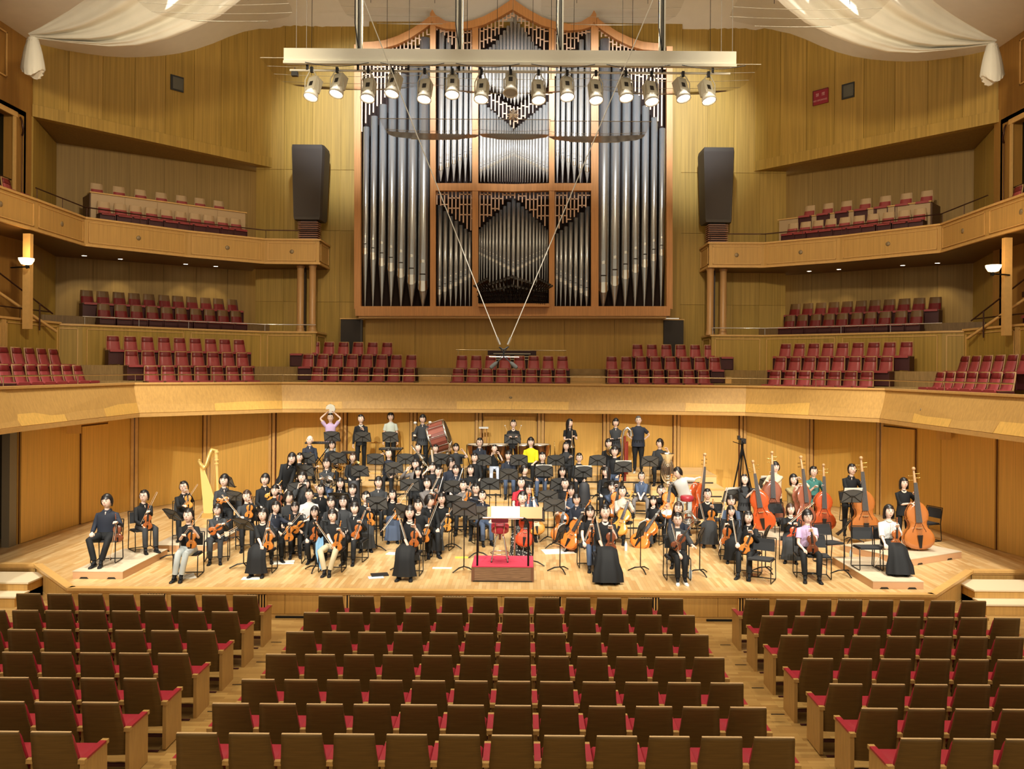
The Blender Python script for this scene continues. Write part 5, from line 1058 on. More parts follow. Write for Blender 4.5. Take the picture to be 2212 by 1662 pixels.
def person(loc, rz, label, pose='sit', top='black', low='black', sleeve='long', skirt=False, hair='short', hm=None, head=(0, 0, 0), rh=None, lh=None, lean=0.0, side=0.0, glasses=False, scale=1.0, hand=(0, 0), shoes='black', legs=None, bulk=1.0, collar=False, bend=0.0, name='person', socks=None, ankle=True, jacket=None, vneck=False, gown=False):
    """a person whose hips are over loc; faces -y before turning by rz"""
    st_ = pose == 'stand'
    hz = 0.94 if st_ else 0.50
    up = Matrix.Rotation(-lean, 3, 'X'); up = Matrix.Rotation(side, 3, 'Y') @ Matrix.Rotation(lean + bend, 3, 'X')
    pv = Vector((0, 0, hz))
    def T(x, y, z): return pv + up @ Vector((x, y, z))
    belly, chest, neckb, necktop = T(0, -0.005, 0.14), T(0, -0.01, 0.33), T(0, 0.005, 0.50), T(0, -0.015, 0.575)
    hc = T(0, -0.035, 0.685); RH = rot_head(*head)
    shoulders = [T(s * 0.150 * (1 + (bulk - 1) * .5), 0.005, 0.418) for s in (-1, 1)]
    # targets: rh = viewer's left hand (the person's right), lh = the other one
    if st_:
        rh = rh or (-0.24, -0.06, 0.74 + 0.0); lh = lh or (0.24, -0.06, 0.74)
        rh, lh = Vector(rh), Vector(lh)
    else:
        rh = Vector(rh or (-0.13, -0.34, 0.60)); lh = Vector(lh or (0.13, -0.34, 0.60))
    arms = []
    for s, sh, h in ((-1, shoulders[0], rh), (1, shoulders[1], lh)):
        e, w_ = ik(sh, h, 0.285, 0.25, (s * 0.42, 0.45, -1.0) if h.z < sh.z + 0.3 else (s * 1.2, 0.1, -0.2)); arms.append((e, w_))
    # legs
    kx = legs or (0.11, 0.11, 0.0, 0.0)                        # knee x, foot x, forward, crossing
    L_ = []
    for s in (-1, 1):
        if st_: L_.append((Vector((s * 0.09, 0, hz - 0.04)), Vector((s * 0.10, -0.02, 0.50)), Vector((s * 0.10, 0.02, 0.085)), Vector((s * 0.12, -0.12, 0.03))))
        else: L_.append((Vector((s * 0.09, -0.02, 0.50)), Vector((s * kx[0], -0.44, 0.515)), Vector((s * kx[1] + kx[3] * 1.0, -0.47 - kx[2], 0.09)), Vector((s * (kx[1] + 0.02) + kx[3], -0.60 - kx[2], 0.03))))
    # --- body skeleton, grown later into one skin
    V = [(pv, .115, .09), (belly, .10, .08), (chest, .12, .09), (neckb, .058, .056), (necktop, .050, .050), (hc, .05, .05)]; E = [(0, 1), (1, 2), (2, 3), (3, 4), (4, 5)]
    for (sh, (e, w_)) in zip(shoulders, arms):
        b = len(V); V += [(sh, .046, .046), (e, .034, .034), (w_, .024, .024)]; E += [(2, b), (b, b + 1), (b + 1, b + 2)]
    for (h_, k_, a_, f_) in L_:
        b = len(V); V += [(h_, .07, .07), (k_, .048, .048), (a_, .026, .026), (f_.lerp(a_, .5) - Vector((0, 0, .012)), .016, .016)]; E += [(0, b), (b, b + 1), (b + 1, b + 2), (b + 2, b + 3)]
    me = bpy.data.meshes.new('person'); me.from_pydata([tuple(v[0]) for v in V], E, [])
    o = link(name, me, None, label, 'person', 'orchestra players'); o.location = loc; o.rotation_euler = (0, 0, rz); o.scale = (scale,) * 3
    m = o.modifiers.new('skin', 'SKIN'); m.use_smooth_shade = True
    for sv, v in zip(me.skin_vertices[0].data, V): sv.radius = (v[1], v[2])
    me.skin_vertices[0].data[0].use_root = True
    sb = o.modifiers.new('sub', 'SUBSURF'); sb.levels = 1; sb.render_levels = 1
    extra = MB(); HM = Matrix.Translation(hc) @ RH.to_4x4() @ Matrix.Scale(1.14, 4); extra.add(HEAD.v, HEAD.f, 0, True, HM); extra.m = list(HEAD.m)
    for i, ((e, w_), s) in enumerate(zip(arms, (-1, 1))):
        d = (w_ - e).normalized(); hmsh = HANDS[hand[i]]; pal = Vector((0, -0.3, -1)) if hand[i] != 1 else Vector((0, -1, 0.0)); y = -(pal - d * pal.dot(d)).normalized(); x = y.cross(d)
        Mh = Matrix(((x.x * -s, y.x, d.x, w_.x), (x.y * -s, y.y, d.y, w_.y), (x.z * -s, y.z, d.z, w_.z), (0, 0, 0, 1))); n0 = len(extra.f); extra.add(hmsh.v, hmsh.f, 0, True, Mh)
        if -s < 0: pass
    SKEL.append((o, extra))
    # --- hair
    if hair != 'none':
        hq = hair_mesh(hair); q = MB(); q.add(hq.v, hq.f, 0, True, HM); q.obj('hair', hm or HAIRM, o)
    if glasses:
        q = MB()
        for s in (-1, 1): q.tube([(s * 0.032 + 0.021 * cos(t), -0.094 + 0.004 * abs(cos(t)), 0.012 + 0.017 * sin(t)) for t in [k * pi / 5 for k in range(11)]], 0.0017, 3, M=HM); q.tube([(s * 0.053, -0.088, 0.014), (s * 0.079, 0.0, 0.012)], 0.0016, 3, M=HM)
        q.tube([(-0.012, -0.094, 0.015), (0.012, -0.094, 0.015)], 0.0016, 3, M=HM); q.obj('glasses', mat('glasses_frame', (0.05, 0.04, 0.04), 0.3, 0.5), o)
    # --- shirt: torso and sleeves in one piece
    tm = cm(top); X, Y_, Z_ = up @ Vector((1, 0, 0)), up @ Vector((0, 1, 0)), up @ Vector((0, 0, 1)); q = MB()
    def tr(z, a, b, dy=0.0): c = T(0, dy, z); return [c + X * (a * bulk * cos(2 * pi * j / 16)) + Y_ * (b * bulk * sin(2 * pi * j / 16)) for j in range(16)]
    q.loft([tr(-0.07 if not st_ else -0.12, .172, .135, -0.01), tr(0.0, .168, .130), tr(0.12, .150, .112), tr(0.25, .158, .118), tr(0.36, .164, .116), tr(0.415, .166, .102), tr(0.458, .132, .086), tr(0.490, .080, .066), tr(0.512, .058, .056)], 0, True, True)
    for sh, (e, w_) in zip(shoulders, arms):
        inn = sh + (T(0, 0, 0.42) - sh) * 0.35
        if sleeve == 'long': q.tube([inn, sh, sh.lerp(e, .5), e, e.lerp(w_, .5), w_.lerp(e, .06)], [.054, .055, .051, .046, .041, .033], 9)
        elif sleeve == 'half': q.tube([inn, sh, sh.lerp(e, .5), e.lerp(w_, .12)], [.054, .057, .058, .058], 9)
        else: q.tube([inn, sh, sh.lerp(e, .35), sh.lerp(e, .62)], [.054, .057, .060, .063], 9)
    q.obj('shirt', tm, o)
    if collar:
        q = MB(); 
        for s in (-1, 1): q.add([T(s * 0.055, -0.03, 0.535), T(s * 0.012, -0.078, 0.50), T(s * 0.055, -0.098, 0.462), T(s * 0.088, -0.055, 0.497)], [(0, 1, 2, 3)]); q.add([T(s * 0.055, 0.05, 0.54), T(s * 0.055, -0.03, 0.535), T(s * 0.088, -0.055, 0.497), T(s * 0.08, 0.05, 0.50)], [(0, 1, 2, 3)])
        q.obj('collar', tm, o)
        q = MB(); q.add([T(-0.012, -0.087, 0.49), T(0.012, -0.087, 0.49), T(0, -0.118, 0.43)], [(0, 1, 2)]); q.obj('open_neck', SKIN, o)
    elif vneck or skirt:
        q = MB(); q.add([T(0.062 * cos(t), -0.045 - 0.058 * sin(t), 0.507 - (0.055 if vneck else 0.035) * sin(t)) for t in [pi * k / 8 for k in range(9)]] , [tuple(range(9))]); q.obj('neckline', SKIN, o)
    if jacket:
        q = MB(); q.add([T(-0.045, -0.128, 0.46), T(0.045, -0.128, 0.46), T(0.05, -0.128, 0.05), T(-0.05, -0.128, 0.05)], [(0, 1, 2, 3)]); q.obj('undershirt', cm(jacket), o)
    # --- skirt or trousers
    lm = cm(low)
    if skirt:
        q = MB(); 
        if st_: P = [((0, 0, 1.0), .15, .12), ((0, 0, 0.92), .175, .14), ((0, -0.01, 0.6), .21, .17), ((0, -0.01, 0.3), .25, .20), ((0, -0.01, 0.10), .28, .23)]
        else: P = [((0, 0.03, 0.61), .150, .115), ((0, -0.02, 0.56), .172, .10), ((0, -0.20, 0.545), .180, .085), ((0, -0.38, 0.545), .182, .080), ((0, -0.475, 0.49), .180, .080), ((0, -0.50, 0.36), .178, .085), ((0, -0.50, 0.2), .195, .10), ((0, -0.50, 0.085), .215, .115)]
        if gown and not st_: P = P[:4] + [((0, -0.49, 0.49), .185, .085), ((0, -0.53, 0.36), .20, .11), ((0, -0.57, 0.2), .25, .15), ((0, -0.60, 0.03), .26, .18)]
        pts = [Vector(p[0]) for p in P]; R = []
        for i, ((Tn, N, B), p) in enumerate(zip(frames(pts), P)):
            Bx = Vector((1, 0, 0)); Nn = Tn.cross(Bx).normalized(); f = [0, .01, .03, .05, .06, .08, .10, .12][min(7, i)]
            R.append(ellring(Vector(p[0]), Tn, Nn, Bx, p[1], p[2], 28, f))
        q.loft(R, 0, True, False); q.obj('skirt', lm, o)
    else:
        q = MB()
        def hr(z, a, b, dy=0): return [Vector((a * bulk * cos(2 * pi * j / 14), dy + b * bulk * sin(2 * pi * j / 14), z)) for j in range(14)]
        if st_: q.loft([hr(hz - 0.10, .15, .12), hr(hz, .168, .13), hr(hz + 0.09, .155, .12)], 0, True)
        else: q.loft([hr(0.455, .13, .13, -.01), hr(0.47, .168, .155, -.01), hr(0.54, .168, .145), hr(0.60, .155, .12)], 0, True)
        for (h_, k_, a_, f_) in L_:
            if legs and legs[2] == -9: continue
            q.tube([h_ + Vector((0, 0.04, 0.0)), h_.lerp(k_, .5), k_ + Vector((0, 0.0, -0.01)), k_.lerp(a_, .5), a_.lerp(k_, .10)], [.088 * bulk, .080 * bulk, .064, .058, .054], 9)
        q.obj('trousers', lm, o)
    for (h_, k_, a_, f_) in L_:
        q = MB(); d = (f_ - a_); d.z = 0; d.normalize(); y0 = a_.copy(); y0.z = 0; sd = Vector((d.y, -d.x, 0))
        R = []
        for t, w_, h in ((-0.055, .026, .055), (-0.03, .034, .085), (0.03, .034, .07), (0.10, .042, .048), (0.155, .038, .036), (0.19, .018, .02)):
            c = y0 + d * t; R.append([c + sd * w_, c + sd * w_ * .95 + Vector((0, 0, h * .6)), c + sd * w_ * .4 + Vector((0, 0, h)), c - sd * w_ * .4 + Vector((0, 0, h)), c - sd * w_ * .95 + Vector((0, 0, h * .6)), c - sd * w_])
        q.loft(R, 0, True); q.obj('shoe', cloth('shoe_' + shoes, CL_.get(shoes, CL_['black']), 0.3), o)
        if socks or True:
            q = MB(); q.tube([f_.lerp(a_, .35) + Vector((0, 0, .004)), a_.lerp(f_, .3), a_ + Vector((0, 0, 0.01)), a_.lerp(k_, .22)], [.022, .034, .037, .041], 8); q.obj('sock', cm(socks or 'black'), o)
    return o
def grow_bodies():
    bpy.context.view_layer.update(); dg = bpy.context.evaluated_depsgraph_get()
    for o, extra in SKEL:
        me = bpy.data.meshes.new_from_object(o.evaluated_get(dg)); n = len(me.vertices)
        v = [tuple(x.co) for x in me.vertices] + extra.v; f = [tuple(p.vertices) for p in me.polygons] + [tuple(i + n for i in t) for t in extra.f]
        k = len(me.polygons); m2 = bpy.data.meshes.new('person'); m2.from_pydata(v, [], f)
        for m_ in (SKIN, EYE, LIP, TEETH): m2.materials.append(m_)
        mi = [0] * k + [extra.m[i] if i < len(extra.m) else 0 for i in range(len(extra.f))]
        m2.polygons.foreach_set('material_index', mi); m2.polygons.foreach_set('use_smooth', [True] * len(f)); m2.update()
        old = o.data; o.modifiers.clear(); o.data = m2; bpy.data.meshes.remove(old); bpy.data.meshes.remove(me)
# ================================================================ things on the stage
OAK = grain('riser_oak', (0.66, 0.46, 0.22), 0.4, (3, 14, 3), 0.12); PLY = grain('platform_birch', (0.62, 0.52, 0.38), 0.55, (5, 5, 5), 0.08); PLYE = mat('platform_edge', (0.60, 0.36, 0.20), 0.5)
TIERS = [(0.25, 21.9, 23.1), (0.5, 23.1, 24.2), (0.75, 24.2, 25.3), (1.0, 25.3, 27.35)]
TX0, TX1 = -6.9, 5.9
for k, (z, y0, y1) in enumerate(TIERS):
    n_ = 6; w_ = (TX1 - TX0) / n_; x0, x1 = TX0 + 0.0 * k, TX1
    for j in range(n_):
        q = MB(); q.box((x0 + w_ * j + 0.004, y0 + 0.004, S), (x0 + w_ * (j + 1) - 0.004, y1, S + z)); 
        o = q.obj('stage_riser', OAK, label='pale wooden riser, %s from the left in the %s step of the stage' % (ORD[j], ORD[k]), cat='riser', group='stage risers'); 
        q = MB(); q.box((x0 + w_ * j + 0.004, y0 - 0.012, S + z - 0.03), (x0 + w_ * (j + 1) - 0.004, y0 + 0.05, S + z + 0.004)); q.obj('edge', TRIM, o)
        q = MB(); q.box((x0 + w_ * j + 0.1, y0 - 0.004, S + z - 0.25), (x0 + w_ * (j + 1) - 0.1, y0 + 0.01, S + z - 0.21)); q.obj('grip', BLACK, o)
PF = []
def platform(x0, x1, y0, y1, rz, label, holes=True):
    cx, cy = (x0 + x1) / 2, (y0 + y1) / 2; o = thing('low_platform', label, 'platform', (cx, cy, S), rz, 'low platforms'); a, b = (x1 - x0) / 2, (y1 - y0) / 2
    q = MB(); q.box((-a, -b, 0.0), (a, b, 0.135)); q.obj('frame', PLYE, o)
    q = MB(); q.box((-a - 0.005, -b - 0.005, 0.135), (a + 0.005, b + 0.005, 0.15)); q.obj('top', PLY, o)
    for s in (-0.5, 0.5):
        q = MB(); q.prism([(-0.09, 0), (0.09, 0), (0.06, 0.035), (-0.06, 0.035)], 0, 0.006, M=TR((s * a * 1.1, -b, 0.0), 0, pi / 2)); q.obj('hand_hole', BLACK, o)
platform(-8.78, -7.80, 16.3, 18.35, 0, 'low pale platform at the left front corner of the stage')
platform(-8.3, -7.0, 18.75, 20.8, 0, 'low pale platform behind the left front one')
platform(6.75, 7.72, 16.0, 18.1, 0, 'low pale platform under the woman in the sheer black skirt')
platform(7.75, 9.6, 18.2, 19.9, 0.5, 'low pale platform at the far right under a double bass')
platform(5.3, 7.6, 19.9, 21.6, 0, 'low pale platform in the middle of the double basses')
def level(u, v, h, z=None, Y=None, pad_=0.55):
    """where a thing whose key point is h above its floor stands, from the pixel of that point: x, y, floor z, scale"""
    a, b = ray(u, v)
    if z is not None or Y is not None:
        z = z or 0.0; y = Y or F * (ZC - S - z - h) / b; s = (ZC - b * y / F - S - z) / h; return a * y / F, y, S + z, s
    best = None
    for L, lo, hi in [(0.0, 15.9, 21.5)] + TIERS:
        y = F * (ZC - S - L - h) / b; x = a * y / F
        if L > 0 and not (TX0 - 0.3 < x < TX1 + 0.2): continue
        lo2 = lo + (pad_ if L > 0 else 0); hi2 = hi if (L > 0 or TX0 - .3 < x < TX1 + .2) else 25.5
        yc = min(max(y, lo2), max(lo2 + 0.02, hi2 - 0.12)); mm = abs(yc - y)
        if best is None or mm < best[0]: best = (mm, yc, L)
    _, y, L = best; return a * y / F, y, S + L, (ZC - b * y / F - S - L) / h
def on_line(ub, vb, Yb, ut, vt, Yt, n): 
    A, B = W(ub, vb, Yb), W(ut, vt, Yt); return A, (B - A)
FULL = {'violin': 0.365 * (1 + 0.372 + 0.33), 'viola': 0.42 * (1 + 0.36 + 0.33), 'cello': 0.78 * (1 + 0.384 + 0.33), 'bass': 1.14 * (1 + 0.384 + 0.33)}
def PP(u, v, label, pose='sit', z=None, Y=None, vf=None, inst=None, bow=None, bowl=None, seat=True, rz=None, look=0.0, il=None, bl=None, tw=0.0, dy=None, **kw):
    h = 1.615 if pose == 'stand' else 1.175
    if vf: 
        p = G(u, vf, S + (z or 0)); Y = p.y + (0.66 if pose == 'sit' else 0.12)
    x, y, fz, s = level(u, v, h, z, Y, 0.62 if pose == 'sit' else 0.3)
    s = max(0.86, min(1.14, s)); 
    if rz is None: rz = max(-0.45, min(0.45, (AX - x) * 0.05)) + random.uniform(-0.12, 0.12)
    if pose == 'stand': rz *= 0.4
    yaw = -rz * 0.9 + look + random.uniform(-0.10, 0.10)
    hd = kw.pop('head', (yaw, random.uniform(-0.10, 0.10), random.uniform(-0.14, -0.02)))
    loc = Vector((x, y, fz)); inv = (Matrix.Translation(loc) @ Matrix.Rotation(rz, 4, 'Z') @ Matrix.Scale(s, 4)).inverted()
    if inst:
        kind, var, ub, vb, ut, vt = inst; D = {'violin': 0.36, 'viola': 0.36, 'cello': 0.52, 'bass': 0.35}[kind] if dy is None else dy
        Yb = y - D; Yt = y - D + {'violin': 0.06, 'viola': 0.06, 'cello': 0.34, 'bass': 0.22}[kind]
        A, d = on_line(ub, vb, Yb, ut, vt, Yt, 0); k = max(0.85, min(1.22, d.length / FULL[kind]))
        front = Vector((sin(rz * 0.5 + tw), -cos(rz * 0.5 + tw), 0.15)); M = frame_m(A, d, front) @ Matrix.Scale(k, 4)
        place_strings(kind, var, M, il, {'violin': 'violins and violas', 'viola': 'violins and violas', 'cello': 'cellos', 'bass': 'double basses'}[kind])
        Lb = {'violin': 0.365, 'viola': 0.42, 'cello': 0.78, 'bass': 1.14}[kind]
        if 'lh' not in kw: kw['lh'] = inv @ (M @ Vector((0.02, -0.03, Lb * (1.16 if kind in ('violin', 'viola') else 1.22 if kind == 'cello' else 1.12))))
        if 'rh' not in kw and not bow and kind in ('cello', 'bass'): kw['rh'] = inv @ (M @ Vector((-0.16, -0.05, Lb * 0.95)))
    if bow:
        D = 0.42; A, B = W(bow[0], bow[1], y - D), W(bow[2], bow[3], y - D + 0.12); d = B - A; k = 0.74 / d.length
        if k > 1 and d.length > 0.3: B = A + d.normalized() * 0.74 if d.length < 0.5 else B
        ob = place_bow(A, B, bl or ('bow held by the ' + label)[:200]); ob.matrix_world = ob.matrix_world @ Matrix.Scale((B - A).length / 0.735, 4)
        if 'rh' not in kw: kw['rh'] = inv @ (A + (B - A) * 0.04)
    o = person(loc, rz, label, pose, head=hd, scale=s, **kw)
    if pose == 'sit' and seat: 
        dd = Vector((0.0, 0.02)); chair(x, y, fz, rz, 'black stacking chair under the ' + ' '.join(label.split()[:11]), 'orchestra chairs in use')
    return o, loc, rz, s
def short(l, n=16): return ' '.join(l.split()[:n])
# ================================================================ the orchestra, from the left
def V(kind, var, ub, vb, ut, vt): return (kind, var, ub, vb, ut, vt)
# --- front left
PP(232, 1084, 'smiling man in a dark navy shirt seated at the far left front', vf=1230, z=0.15, top='navy', hair='bowl', bulk=1.2, collar=True, rz=0.12, rh=(-0.17, -0.30, 0.62), inst=V('violin', 'dark', 256, 1172, 250, 1110), il='dark brown violin upright on the knee of the leftmost man', legs=(0.17, 0.06, 0, 0))
place_bow(W(237, 1212, 16.7), W(249, 1134, 16.75), 'bow hanging beside the dark violin of the leftmost man')
PP(310, 1073, 'man in black shirt and glasses seated second from the left', vf=1202, z=0.15, collar=True, hair='short', glasses=True, rz=0.75, inst=V('violin', 'violin', 318, 1145, 321, 1088), il='reddish violin standing on the thigh of the second man from left', rh=(-0.13, -0.34, 0.60), low='char')
place_bow(W(304, 1132, 17.92), W(339, 1061, 18.05), 'long bow slanting up beside the second man from the left')
PP(408, 1115, 'woman in white trousers and black top seated near the left front', vf=1262, low='pgrey', top='black', sleeve='half', hair='tied', rz=0.1, inst=V('violin', 'amber', 413, 1186, 417, 1124), il='amber violin on the lap of the woman in white trousers', bow=(393, 1160, 437, 1105), bl='bow of the woman in white trousers', ankle=True, legs=(0.07, 0.06, 0, -0.06))
PP(397, 1053, 'man with glasses and open dark shirt seated beside the harp', z=0.15, collar=True, glasses=True, rz=0.4, inst=V('violin', 'gold', 408, 1099, 405, 1062), il='pale gold violin held by the man beside the harp', bow=(394, 1095, 426, 1046), bl='bow of the man beside the harp')
PP(484, 1039, 'young man in a dark shirt seated right of the harp', z=0, Y=20.8, collar=True, hair='bowl', top='char', rz=0.4, inst=V('violin', 'amber', 467, 1086, 494, 1078), il='orange violin across the lap of the man right of the harp')
PP(470, 1102, 'man in black shirt holding violin sideways behind the white trousers', vf=1225, collar=True, glasses=True, top='char', low='char', hair='bowl', rz=0.25, inst=V('violin', 'violin', 452, 1152, 491, 1128), il='reddish violin held sideways, fourth from the left in front', bow=(470, 1161, 513, 1138), bl='bow held low over the knees near the left front')
PP(533, 1073, 'long haired woman in a dark shirt behind the front violinists, left', top='char', hair='long', hm=HAIRB, inst=V('violin', 'amber', 537, 1120, 541, 1085), il='orange violin of the long haired woman at left', bow=(522, 1120, 496, 1088), bl='bow pointing up left from the long haired woman', rz=0.35)
PP(569, 1113, 'woman in a long black dress in the front row, third from left', vf=1252, skirt=True, sleeve='half', hair='bob', rz=0.05, inst=V('violin', 'amber', 579, 1189, 583, 1126), il='amber violin of the front woman in long black dress, left side', bow=(564, 1184, 585, 1109), bl='bow of the front woman in long black dress, left side')
PP(588, 1097, 'woman leaning in behind the black dress, violin at her knees', vf=1222, collar=True, top='navy', hair='bob', rz=0.5, inst=V('violin', 'amber', 624, 1170, 626, 1112), il='amber violin held upright between the two leaning players', bow=(606, 1159, 655, 1101), bl='bow of the woman leaning in at left', side=0.12)
PP(637, 1097, 'grinning man with glasses holding his violin aslant', vf=1212, collar=True, glasses=True, hair='bowl', rz=0.3, inst=V('violin', 'amber', 632, 1150, 672, 1112), il='orange violin held aslant by the grinning man', bow=(655, 1158, 690, 1105), bl='bow of the grinning man with glasses')
PP(680, 1107, 'woman with glasses crouching beside a dark red violin', top='black', glasses=True, hair='bang', rz=0.1, inst=V('violin', 'violin', 678, 1170, 686, 1118), il='dark red violin of the crouching woman with glasses', Y=17.9, z=0, legs=(0.1, 0.1, -0.3, 0))
PP(719, 1115, 'man in beige trousers and black T-shirt in the front row', vf=1250, low='beige', sleeve='short', hair='bowl', rz=0.0, inst=V('violin', 'amber', 726, 1191, 737, 1125), il='orange violin of the man in beige trousers', bow=(727, 1192, 686, 1132), bl='bow crossing the knee of the man in beige trousers', legs=(0.16, 0.05, 0.02, 0), shoes='black')
PP(767, 1099, 'young man with thick fringe and black shirt behind the beige trousers', vf=1226, collar=True, hair='bowl', rz=-0.1, inst=V('violin', 'violin', 765, 1165, 785, 1112), il='reddish violin of the man with thick fringe', bow=(762, 1172, 788, 1103), bl='bow along the reddish violin of the man with thick fringe')
PP(791, 1075, 'woman in black with pulled back hair and a long skirt', skirt=True, low='char', hair='tied', inst=V('violin', 'amber', 802, 1137, 797, 1098), il='orange violin of the woman with pulled back hair', vf=1196)
PP(848, 1070, 'woman in a shiny long skirt giving a peace sign', vf=1178, skirt=True, low='denim', hair='long', rh=(-0.20, -0.25, 1.05), hand=(1, 0), inst=V('violin', 'amber', 856, 1125, 861, 1083), il='orange violin of the woman giving a peace sign')
place_bow(W(849, 1104, 18.3), W(888, 1049, 18.4), 'bow rising above the woman in the shiny skirt')
place_bow(W(822, 1150, 17.9), W(888, 1062, 18.4), 'second bow crossing the shiny skirt')
PP(886, 1108, 'woman in black dress in the front row left of the podium', vf=1258, skirt=True, sleeve='half', hair='bang', rz=-0.05, inst=V('violin', 'violin', 894, 1183, 897, 1121), il='reddish violin of the front woman left of the podium', bow=(884, 1189, 862, 1114), bl='bow of the front woman left of the podium')
PP(905, 1093, 'woman in black with grey skirt directly behind the front woman', vf=1222, skirt=True, low='char', hair='tied', rz=-0.25, inst=V('violin', 'amber', 917, 1172, 927, 1120), il='orange violin beside the front woman left of the podium', bow=(914, 1162, 945, 1083), bl='long bow rising right of the front woman')
PP(955, 1079, 'smiling woman in a black blouse with a wide dark skirt', vf=1200, skirt=True, low='char', hair='bob', rz=-0.2, inst=V('violin', 'gold', 965, 1148, 971, 1101), il='golden violin of the smiling woman in a black blouse', bow=(947, 1139, 980, 1093), bl='bow held before the wide dark skirt')
PP(928, 1083, 'man turned sideways between the violinists left of the podium', hair='bowl', collar=True, look=1.1, rz=0.3)
# --- behind them
PP(572, 1037, 'man in black with a pale viola at the left rear', collar=True, hair='bowl', rz=0.45, inst=V('viola', 'gold', 576, 1080, 592, 1060), il='pale viola of the man at left rear')
PP(594, 1061, 'woman with a fringe seated behind the left front violins', hair='bob', rz=0.3, inst=V('violin', 'dark', 600, 1097, 606, 1062), il='dark violin of the woman with a fringe at left')
PP(624, 1075, 'man hidden behind a music stand in the left middle', look=0.8, top='char', hair='bowl')
PP(653, 1030, 'woman with raised forearm behind a stand, left middle', top='char', hair='bob', rh=(-0.1, -0.2, 0.98))
PP(661, 1047, 'woman with black bob haircut in front of the horns', hair='bob', hand=(0, 1), lh=(0.26, -0.22, 1.08), top='black')
PP(668, 1070, 'man in a white T-shirt with a blue print', top='white', sleeve='short', hair='crop', jacket=None, bulk=1.08)
PP(693, 1059, 'man in black with parted hair beside the white T-shirt', collar=True, hair='short')
PP(717, 1086, 'young man with straight fringe leaning behind the beige trousers', hair='bowl', rz=-0.3, top='char')
PP(742, 1085, 'woman in glasses and patterned black top, middle left', glasses=True, hair='bob', top='char')
PP(735, 1045, 'woman in black with a clarinet before the horns', hair='bang', collar=True)
PP(762, 1059, 'smiling man with curly fringe before the black case', hair='bowl', collar=True)
PP(818, 1043, 'broad shouldered man in a grey shirt with fringe', top='char', hair='bowl', collar=True, bulk=1.15)
PP(923, 1045, 'woman in grey with tilted head and violin', top='grey', hair='bob', inst=V('violin', 'dark', 934, 1092, 945, 1056), il='dark violin of the woman in grey', bow=(927, 1071, 942, 1039), bl='bow of the woman in grey')
PP(947, 1020, 'woman in a black T-shirt with bare arms, hair tied back', sleeve='short', hair='tied')
PP(934, 1011, 'woman holding up a bassoon beside a peace sign', sleeve='short', hair='bob', rh=(-0.16, -0.2, 1.12), hand=(1, 0))
PP(903, 1020, 'woman in black stretching out a peace sign to the left', hair='bang', rh=(-0.42, -0.25, 0.92), hand=(1, 0), sleeve='half')
PP(898, 1004, 'woman with patterned blouse behind the outstretched peace sign', hair='bob', top='grey', rh=(-0.22, -0.2, 1.05), hand=(1, 0))
PP(840, 981, 'woman in open dark shirt giving a peace sign over a horn', hair='short', top='navy', rh=(-0.22, -0.22, 1.12), hand=(1, 0))
PP(985, 1016, 'laughing man in a dark shirt with a clarinet', collar=True, hair='bowl', top='navy')
PP(975, 1001, 'man with glasses turned to the right behind the clarinets', look=0.9, glasses=True, hair='bowl', top='navy')
PP(985, 968, 'player in a dark tunic raising both hands', hair='bowl', top='char', rh=(-0.24, -0.2, 1.08), lh=(0.24, -0.2, 1.08), sleeve='short')
PP(941, 970, 'woman in black seated behind a stand near the bass drum', hair='tied')
PP(903, 968, 'woman in black holding a trombone slide, left of the bass drum', hair='tied', sleeve='half')
PP(1017, 1016, 'woman in black blouse, third tier, left of the centre stands', hair='bob')
PP(1001, 1050, 'woman in a grey top with violin before the clarinets', top='grey', hair='tied', inst=V('violin', 'amber', 1009, 1088, 1014, 1056), il='orange violin of the woman in a grey top', bow=(994, 1083, 1019, 1045), bl='bow of the woman in a grey top')
PP(1028, 1057, 'woman with glasses peering out left of the podium stand', glasses=True, hair='tied')
PP(1041, 1072, 'man in navy shirt sitting sideways with his hand on his neck', vf=1184, collar=True, top='navy', low='denim', hair='short', rz=0.35, rh=(-0.10, -0.06, 1.08))
# --- horns and brass, left rear
PP(669, 952, 'close cropped man in a dark shirt with a trombone, left rear', hair='none', collar=True, top='navy', glasses=False)
PP(717, 962, 'player with bowl cut and glasses holding a horn', hair='bowl', glasses=True)
PP(647, 989, 'woman in black resting her arm over a stand, left rear', hair='tied', lh=(0.45, -0.28, 0.90))
PP(762, 989, 'woman with long brown hair holding a horn', hair='long', hm=HAIRB)
PP(706, 1002, 'person with glasses, arms folded over a horn on the lap', glasses=True, hair='bowl', collar=True, rh=(0.06, -0.30, 0.80), lh=(-0.05, -0.32, 0.82), low='denim', top='char')
PP(611, 983, 'long haired woman in black standing and bending forward at left', pose='stand', z=0, Y=22.6, hair='bang', side=0.38, bend=0.25, top='black', low='black', rh=(-0.05, -0.34, 0.72), lh=(0.10, -0.36, 0.70), collar=True)
